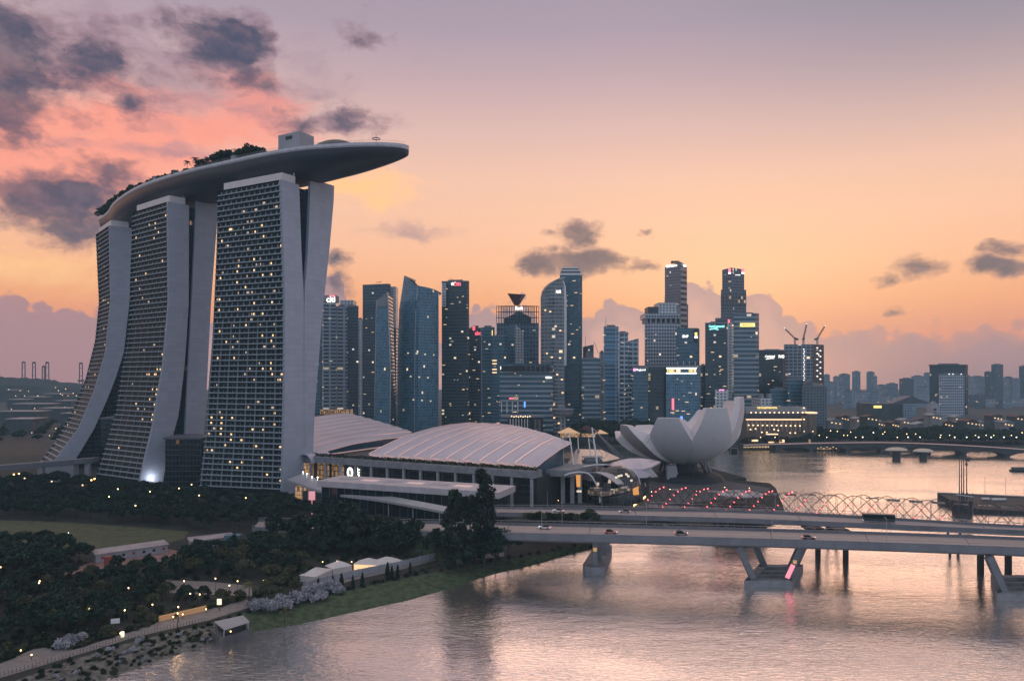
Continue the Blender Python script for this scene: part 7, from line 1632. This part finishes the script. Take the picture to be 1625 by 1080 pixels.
for k in range(17): q = Vector((XX(1181+k*2.4, 716), 716, ZZ(704.8+k*.12, 716))); mb = MB(); mb.box(q, (.7, .5, .7)); mb.box(q-Vector((0, 0, q.z/2+.3)), (.2, .2, q.z-.4)); mb.thing('quay_light', M['lcornl'], 'small lamp in the dotted line along the quay before the colonnaded hotel', 'light', 'dotted lights on the quay')
for (a, b, y0, y1) in ((1188, 1203, 697.5, 700), (1236, 1245, 697.5, 703), (1220, 1233, 700.5, 702.5), (1217, 1235, 688, 689.5)): 
    hb = empty('quay_cafe', (XX((a+b)/2, 726), 727, 0), 'small lit cafe on the quay before the colonnaded hotel', 'cafe', 'lit cafes on the quay'); addbox(hb, 'lit_front', a, b, y0, y1, 726, M['lcorn'], 3); addbox(hb, 'wall', a-.5, b+.5, y1+.05, 716, 727, M['dark'], 4)
bc = empty('lit_column', (XX(1285.5, 706), 706, 0), 'lit stone column at the end of the far road bridge', 'column'); addbox(bc, 'shaft', 1284, 1287, 697, 708, 706, M['warmwin2'], 2); addbox(bc, 'base', 1283.4, 1287.6, 708.05, 716, 705.6, M['conc'], 3)

# ------------------------------------------------------------------ far road bridge, boats, stand
eA = [P(1180, 705, 700), P(1235, 703.5, 702), P(1300, 702, 700), P(1400, 701, 690), P(1500, 704, 672), P(1600, 710, 650), P(1700, 718, 622)]
fb_ = empty('far_bridge', (eA[3]+Vector((0, 0, -8))), 'long low road bridge with shallow dark arches along the far shore', 'bridge'); ea = resample(eA, 50); mb = MB()
mb.grid([[p-Vector((0, 0, 2.0)), p, p+Vector((0, .6, 0)), p+Vector((0, .6, -.9)), p+Vector((0, 18, -.9)), p+Vector((0, 18, -2.4)), p-Vector((0, 0, 2.0))] for p in ea], smooth=False); mb.build('deck', M['arch'], fb_)
MB().grid([[p+Vector((0, -.1, -.1)), p+Vector((0, -.1, -.7))] for p in ea], smooth=False).build('light_strip', M['pinkstrip'], fb_)  # pale deck edge, its pink light put in as a faint glow
for k in range(7):
    i0, i1 = 6+k*6, 12+k*6; mb = MB(); rows = []
    for j in range(13):
        t = j/12; i = lerp(i0, i1, t); p = ea[int(i)].lerp(ea[min(50, int(i)+1)], i-int(i)); d = 1.2+4.6*(2*t-1)**2; rows.append([Vector((p.x, p.y+1, p.z-2.02)), Vector((p.x, p.y+1, p.z-2-d)), Vector((p.x, p.y+16, p.z-2-d)), Vector((p.x, p.y+16, p.z-2.02))])
    mb.grid(rows, smooth=False); mb.build('arch', M['arch'], fb_)
    p = ea[i0]; mb = MB(); mb.box((p.x, p.y+8, p.z/2-3.6), (2.4, 14, p.z+1.5)); mb.build('pier', M['arch'], fb_)
for k, (a, b, y, lb) in enumerate(((1405, 1440, 711.5, 'pale shallow dome roof on the water under the far bridge, the longer one'), (1449, 1481, 713.5, 'pale shallow dome roof on the water under the far bridge, the shorter one'))):
    Y = 640; mb = MB(); c = P((a+b)/2, y+2.5, Y); rx = (b-a)/2/F*Y; rows = [[Vector((c.x+rx*math.cos(u)*math.cos(th), c.y+5*math.sin(u)*math.cos(th), c.z+2.6*math.sin(th))) for u in [q*math.pi/12 for q in range(25)]] for th in (0, .3, .6, .9, 1.2, 1.57)]
    r = empty('floating_pavilion', (c.x, c.y, -2), lb, 'pavilion'); mb.grid(rows); mb.build('dome_roof', M['lcornd'], r); mb = MB(); mb.lathe((c.x, c.y, 0), [(rx*.35, -2), (rx*.35, c.z+.3)], 10); mb.build('base', M['dark'], r)
def boat(label, px, py, L, lit=False, flat=False):
    q = G(px, py, -2); r = empty('boat', q, label, 'boat'); mb = MB(); n = 12; rows = []
    for i in range(n+1):
        t = i/n; w = 2.2*math.sin(min(1, t*2.2+.25)*math.pi/2)*(1-max(0, t-.72)/.28*.92); x = q.x+(t-.5)*L; zz = -2+1.1+.7*max(0, t-.6)
        rows.append([Vector((x, q.y-w, zz)), Vector((x, q.y-w*.75, -2.3)), Vector((x, q.y+w*.75, -2.3)), Vector((x, q.y+w, zz))])
    mb.grid(rows, smooth=False)
    for i in range(n): mb.face([rows[i][0], rows[i][3], rows[i+1][3], rows[i+1][0]][::-1])
    mb.face(rows[0]); mb.build('hull', M['dark'], r)
    mb = MB(); mb.box((q.x-L*.04, q.y, -.1), (L*.62, 3.0, 1.6)); mb.build('cabin', M['slab3m'] if not lit else M['warmwin'], r); mb = MB(); mb.box((q.x-L*.04, q.y, .95 if not flat else .8), (L*.70, 3.6, .22)); mb.build('roof', M['slate'], r)
    if lit:
        for k in range(7): mb = MB(); mb.box((q.x+(k/6-.5)*L*.8, q.y-2.0, .2+(k % 2)*1.3), (.55, .3, .5)); mb.build('lamp', M['lcornl'], r)
    return r
boat('covered river boat below the longer pale dome', 1404, 718.5, 10); boat('covered river boat below the shorter pale dome', 1470, 720.5, 8.5); boat('string lit tour boat at the left end of the far bridge', 1311, 714.5, 22, True); boat('low dark barge at the right edge of the bay', 1618, 747, 15, False, True); boat('tiny far boat beside the quay under the dotted lights', 1381, 712, 7)
# floating stand with lamp masts
st = empty('waterfront_stand', G(1590, 812, -2), 'dark sloping waterfront stand at the right edge beyond the footbridge', 'stand'); Yf, Yb = 388, 420
x0, x1 = XX(1531, Yf), XX(1700, Yf)
mb = MB(); mb.prism([(x0, Yf), (x1, Yf-14), (x1+6, Yb-14), (x0+4, Yb)], -2, 3, tops=[ZZ(806, Yf), ZZ(808, Yf), ZZ(784, Yb), ZZ(781.5, Yb)]); mb.build('seating_slope', M['dark'], st)
mb = MB(); mb.beam((x0+4, Yb-.4, ZZ(781, Yb)), (x1+6, Yb-14.4, ZZ(783, Yb)), .3, .5); mb.build('rail', M['steel'], st)
for xa in (1563, 1596): MB().tube([P(xa, 784, Yb-2), P(xa, 757, Yb-2)], .09, 4).build('flag_pole', M['dsteel'], st)
for (xa, xb, y) in ((1558, 1570, 790.5), (1574, 1596, 791.5)): mb = MB(); q0 = P(xa, y, 404); q1 = P(xb, y, 404); mb.beam(q0, q1, 1.2, .8); mb.build('light_strip', M['white'], st)
for k, (px, yt, yb) in enumerate(((1522.5, 722.5, 792), (1526, 722.5, 792), (1529.3, 726, 790), (1534, 727, 782))):
    Y = 392; r = empty('lamp_mast', G(px, 806, -2), ['leftmost of the tall thin masts beside the dark stand', 'second of the tall thin masts beside the dark stand', 'third of the tall thin masts beside the dark stand', 'mast with a boxy lamp head beside the dark stand'][k], 'mast', 'masts by the stand'); a = P(px, yt, Y); MB().tube([(a.x, a.y, -2.5), a], [.32, .2], 6).build('pole', M['dsteel'], r)
    if k == 3: mb = MB(); mb.box(a+Vector((.5, 0, -.4)), (1.8, 1.2, 2.2)); mb.box(a+Vector((-.1, 0, -3)), (.8, .8, 1.4)); mb.build('lamp_head', M['dsteel'], r)
    r.location = (a.x, a.y, -2.5); 
    for ch in r.children: ch.location = Vector((0, 0, 0))-(Vector((a.x, a.y, -2.5))-G(px, 806, -2))
q = Vector((XX(1527, 388), 388, -2)); ht = empty('lattice_hut', q, 'cluttered dark pontoon with railings at the foot of the masts', 'pontoon'); mb = MB(); mb.box((q.x, q.y, 1.2), (7.5, 6, 6.4)); mb.build('base', M['dark'], ht)
for k in range(9): mb = MB(); mb.box((q.x-3.4+k*.85, q.y-3.2, 5.6+(k % 3)*.5), (.16, .16, 3.0+(k % 3))); mb.build('railing_post', M['dsteel'], ht)
mb = MB(); mb.beam((q.x-5, q.y-3.1, 8), (q.x+3.8, q.y-3.1, 6.8), .5, .5); mb.build('beam', M['steel'], ht)

# ------------------------------------------------------------------ vehicles on the bridges
def carmeshes(L, W_, Hh, bus=False):
    mb = MB(); prof = [(-.5, .28), (-.5, .62), (-.42, .72)] if False else None
    if bus: pr = [(-.5, .12), (-.5, .97), (-.47, 1), (.47, 1), (.5, .93), (.5, .12)]
    else: pr = [(-.5, .22), (-.49, .52), (-.36, .58), (.24, .58), (.46, .50), (.5, .36), (.5, .22)]
    def ext(pr, w0, w1, m=0):
        b = MB(); n = len(pr); Lf = [Vector((x*L, -w0/2, z*Hh)) for x, z in pr]; Rt = [Vector((x*L, w0/2, z*Hh)) for x, z in pr]
        for i in range(n): b.face([Lf[i], Lf[(i+1) % n], Rt[(i+1) % n], Rt[i]])
        b.face(Lf[::-1]); b.face(Rt); return b
    body = ext(pr, W_, W_); cab = ext([(-.38, .585), (-.28, .98), (.02, 1.0), (.22, .585)], W_*.86, 0) if not bus else ext([(-.505, .5), (-.505, .85), (.505, .85), (.505, .5)], W_*1.01, 0)
    wh = MB(); wh.tube([(0, -.13, 0), (0, .13, 0)], [.32, .32], 10); return body, cab.mesh('cabin', M['hglass']), wh.mesh('wheel', M['dark'])
CB, CC, CW = carmeshes(4.4, 1.8, 1.45); BB, BC_, _ = carmeshes(11, 2.5, 3.2, True)
_m = MB(); _m.box((0, 0, 0), (.1, .38, .2)); TL = _m.mesh('tail_light', M['ltail']); _m = MB(); _m.box((0, 0, 0), (.1, .38, .2)); HLt = _m.mesh('headlight', M['lhead'])
def vehicle(label, br, px, t, m, bus=False, fwd=1):
    i = min(range(60), key=lambda i: abs(CX+F*br[1][i].x/br[1][i].y-px)); p = br[1][i].lerp(br[2][i], t); d = br[1][i+1]-br[1][i]; a = math.atan2(d.y, d.x)+(0 if fwd > 0 else math.pi)
    r = empty('bus' if bus else 'car', (p.x, p.y, p.z+.03), label, 'bus' if bus else 'car'); r.rotation_euler = (0, 0, a); L = 11 if bus else 4.4; W_ = 2.5 if bus else 1.8
    inst('body', (BB if bus else CB).mesh('body', M[m]), r); inst('cabin', BC_ if bus else CC, r)
    for sx in (-.3, .31):
        for sy in (-1, 1): inst('wheel', CW, r, (sx*L, sy*W_*.47, .32))
    for sy in (-1, 1): inst('tail_light', TL, r, (-L/2-.02, sy*W_*.36, .75)); inst('headlight', HLt, r, (L/2-.01, sy*W_*.34, .68))
vehicle('red car driving on the nearer bridge above the slab pier', BN, 975, .38, 'credc'); vehicle('dark blue car on the nearer bridge right of the red one', BN, 1082, .42, 'cdark'); vehicle('dark red car on the nearer bridge above the mid channel pier', BN, 1272, .34, 'cdred')
vehicle('white car at the left end of the farther bridge', BF, 893, .62, 'white', fwd=-1); vehicle('small silver car on the farther bridge below the lit hall', BF, 985, .66, 'steel', fwd=-1); vehicle('dark green bus on the farther bridge', BF, 1410, .6, 'cgreen', True, -1); vehicle('grey car on the farther bridge left of the bus', BF, 1392, .62, 'cdark', fwd=-1); vehicle('pale car on the nearer bridge by the conifers', BN, 870, .7, 'white', fwd=-1)

# ------------------------------------------------------------------ far left: port, low estates, road lights
for k, (px, yt, w) in enumerate(((37.5, 575.5, 5.0), (54, 576, 5.0), (69, 582, 4.0), (75, 576, 5.2), (128.5, 577, 5.0))):
    Y = 2300; r = empty('port_crane', (XX(px, Y), Y, 0), ['leftmost tall port crane on the left horizon', 'second port crane from the left on the horizon', 'shorter port crane of the close pair on the left horizon', 'taller port crane of the close pair on the left horizon', 'port crane standing alone close to the farthest hotel tower'][k], 'port crane', 'port cranes on the left horizon')
    zt = ZZ(yt, Y); hw = w/2/F*Y; x = XX(px, Y)
    for sg in (-1, 1): MB().beam((x+sg*hw*1.15, Y, 0), (x+sg*hw*.85, Y, zt), 2.2, 2.2).build('leg', M['pcrane'], r)
    for f in (.28, .55, .78): mb = MB(); z = zt*f+10; mb.box((x, Y, min(z, zt-6)), (hw*1.9, 1.6, 1.6)); mb.build('cross_beam', M['pcrane'], r)
    mb = MB(); mb.box((x, Y, zt+1), (hw*1.9, 5, 4.0)); mb.box((x, Y, zt+3.6), (hw*1.2, 3, 2)); mb.build('head', M['pcrane'], r); mb = MB(); mb.box((x, Y, zt*.5), (hw*3, 8, 6)); mb.build('boom_house', M['pcrane'], r)
def ridge(name, Y, pts, m, dep, amp, seed):
    mb = MB(); rows = []
    xs = [lerp(pts[0][0], pts[-1][0], i/80) for i in range(81)]
    for j, (dy, f) in enumerate(((0, 0), (dep*.2, .7), (dep*.5, 1), (dep, .0))):
        rows.append([Vector((XX(px, Y), Y+dy, max(0, (ZZ(pl(pts, px), Y))*f+amp*f*mnoise.noise(Vector((px*.21, j*3.1, seed)))+amp*.6*f*mnoise.noise(Vector((px*.7, j, seed)))))) for px in xs])
    mb.grid(rows); return mb.thing(name, m, None, None, kind='structure')
ridge('hills', 1900, [(-160, 592), (0, 600), (30, 601), (55, 606), (90, 609), (130, 612), (160, 611), (260, 613)], M['hill'], 220, 4, 1)
0 and ridge('far_hills', 3200, [(1250, 588), (1320, 590), (1500, 588), (1640, 589), (1800, 590)], M['hill'], 200, 3, 5)
rnd = random.Random(3)
lowb = [(0, 60, 652, 656, 1000), (62, 108, 647, 651, 1100), (20, 80, 640, 644, 1250), (88, 112, 635, 639, 1300), (12, 36, 633, 640, 1350), (40, 66, 629, 634, 1450), (10, 22, 618, 628, 1600), (70, 100, 624, 628, 1500), (8, 50, 664, 668, 880), (96, 118, 655, 661, 950)]
for k, (x0, x1, y0, y1, Y) in enumerate(lowb):
    r = empty('low_shed', (XX((x0+x1)/2, Y), Y, 0), ['long pale roofed port shed left of the farthest tower', 'low flat roofed warehouse left of the farthest tower'][k % 2], 'building', 'low port buildings on the left'); addbox(r, 'wall', x0, x1, y0+1.2, HZ+H*F/Y, Y, M['slab3m'], 26); addbox(r, 'roof', x0-.5, x1+.5, y0, y0+1.25, Y-1, M['palepink'], 30)
for k in range(46):
    px = rnd.uniform(-5, 112); py = rnd.uniform(668, 690); col = rnd.random(); Y = (H-4.5)*F/(py-HZ)
    lamp('farred' if col < .10 else 'far', (XX(px, Y), Y, -5 if col >= .10 else 0), 'small road light in the dotted field left of the farthest tower', 'road lights left of the hotel', .75)
for px, py in ((14, 617), (32, 619), (45, 620), (39, 627), (88, 614), (93, 619), (104, 616), (99, 626), (108, 627), (116, 623), (60, 627), (25, 627), (121, 627), (96, 624), (2, 654), (17, 654), (93, 654), (18, 648), (41, 664), (59, 664), (95, 667), (28, 659), (73, 670), (102, 645), (55, 647)):
    Y = 1150; z = ZZ(py, Y); lamp('far', (XX(px, Y), Y, z-11), 'bright amber port light on the hillside below the port cranes' if py < 630 else 'white estate light left of the farthest hotel tower', 'port lights on the left hill' if py < 630 else 'estate lights on the left', 1.0)
for k in range(26):
    px = -6+k*5.0; Y = 760+(k*53) % 330; addmass('shore', 'fartree', (XX(px, Y), Y, 0), .62, RT)
buildmass('shore', 'shore_trees', 'dark line of trees along the far shore of the bay', 'woodland')
# ------------------------------------------------------------------ evening haze over bay and city
hz = bpy.data.materials.new('haze'); hz.use_nodes = True; t = NT(hz.node_tree); o = t.n('ShaderNodeOutputMaterial'); pv_ = t.n('ShaderNodeVolumePrincipled')
pv_.inputs['Color'].default_value = (.50, .82, 1.0, 1); pv_.inputs['Density'].default_value = .00011; pv_.inputs['Anisotropy'].default_value = 0.0
t.nt.links.new(pv_.outputs[0], o.inputs['Volume'])
mb = MB(); x0, x1, y0, y1, z0, z1 = -3100, 3100, -60, 3800, -6, 330
v = [Vector((x, y, z)) for z in (z0, z1) for y in (y0, y1) for x in (x0, x1)]
for f in ((0, 2, 3, 1), (4, 5, 7, 6), (0, 1, 5, 4), (2, 6, 7, 3), (0, 4, 6, 2), (1, 3, 7, 5)): mb.face([v[i] for i in f])
mb.thing('haze', hz, None, None, kind='stuff', weld=True)
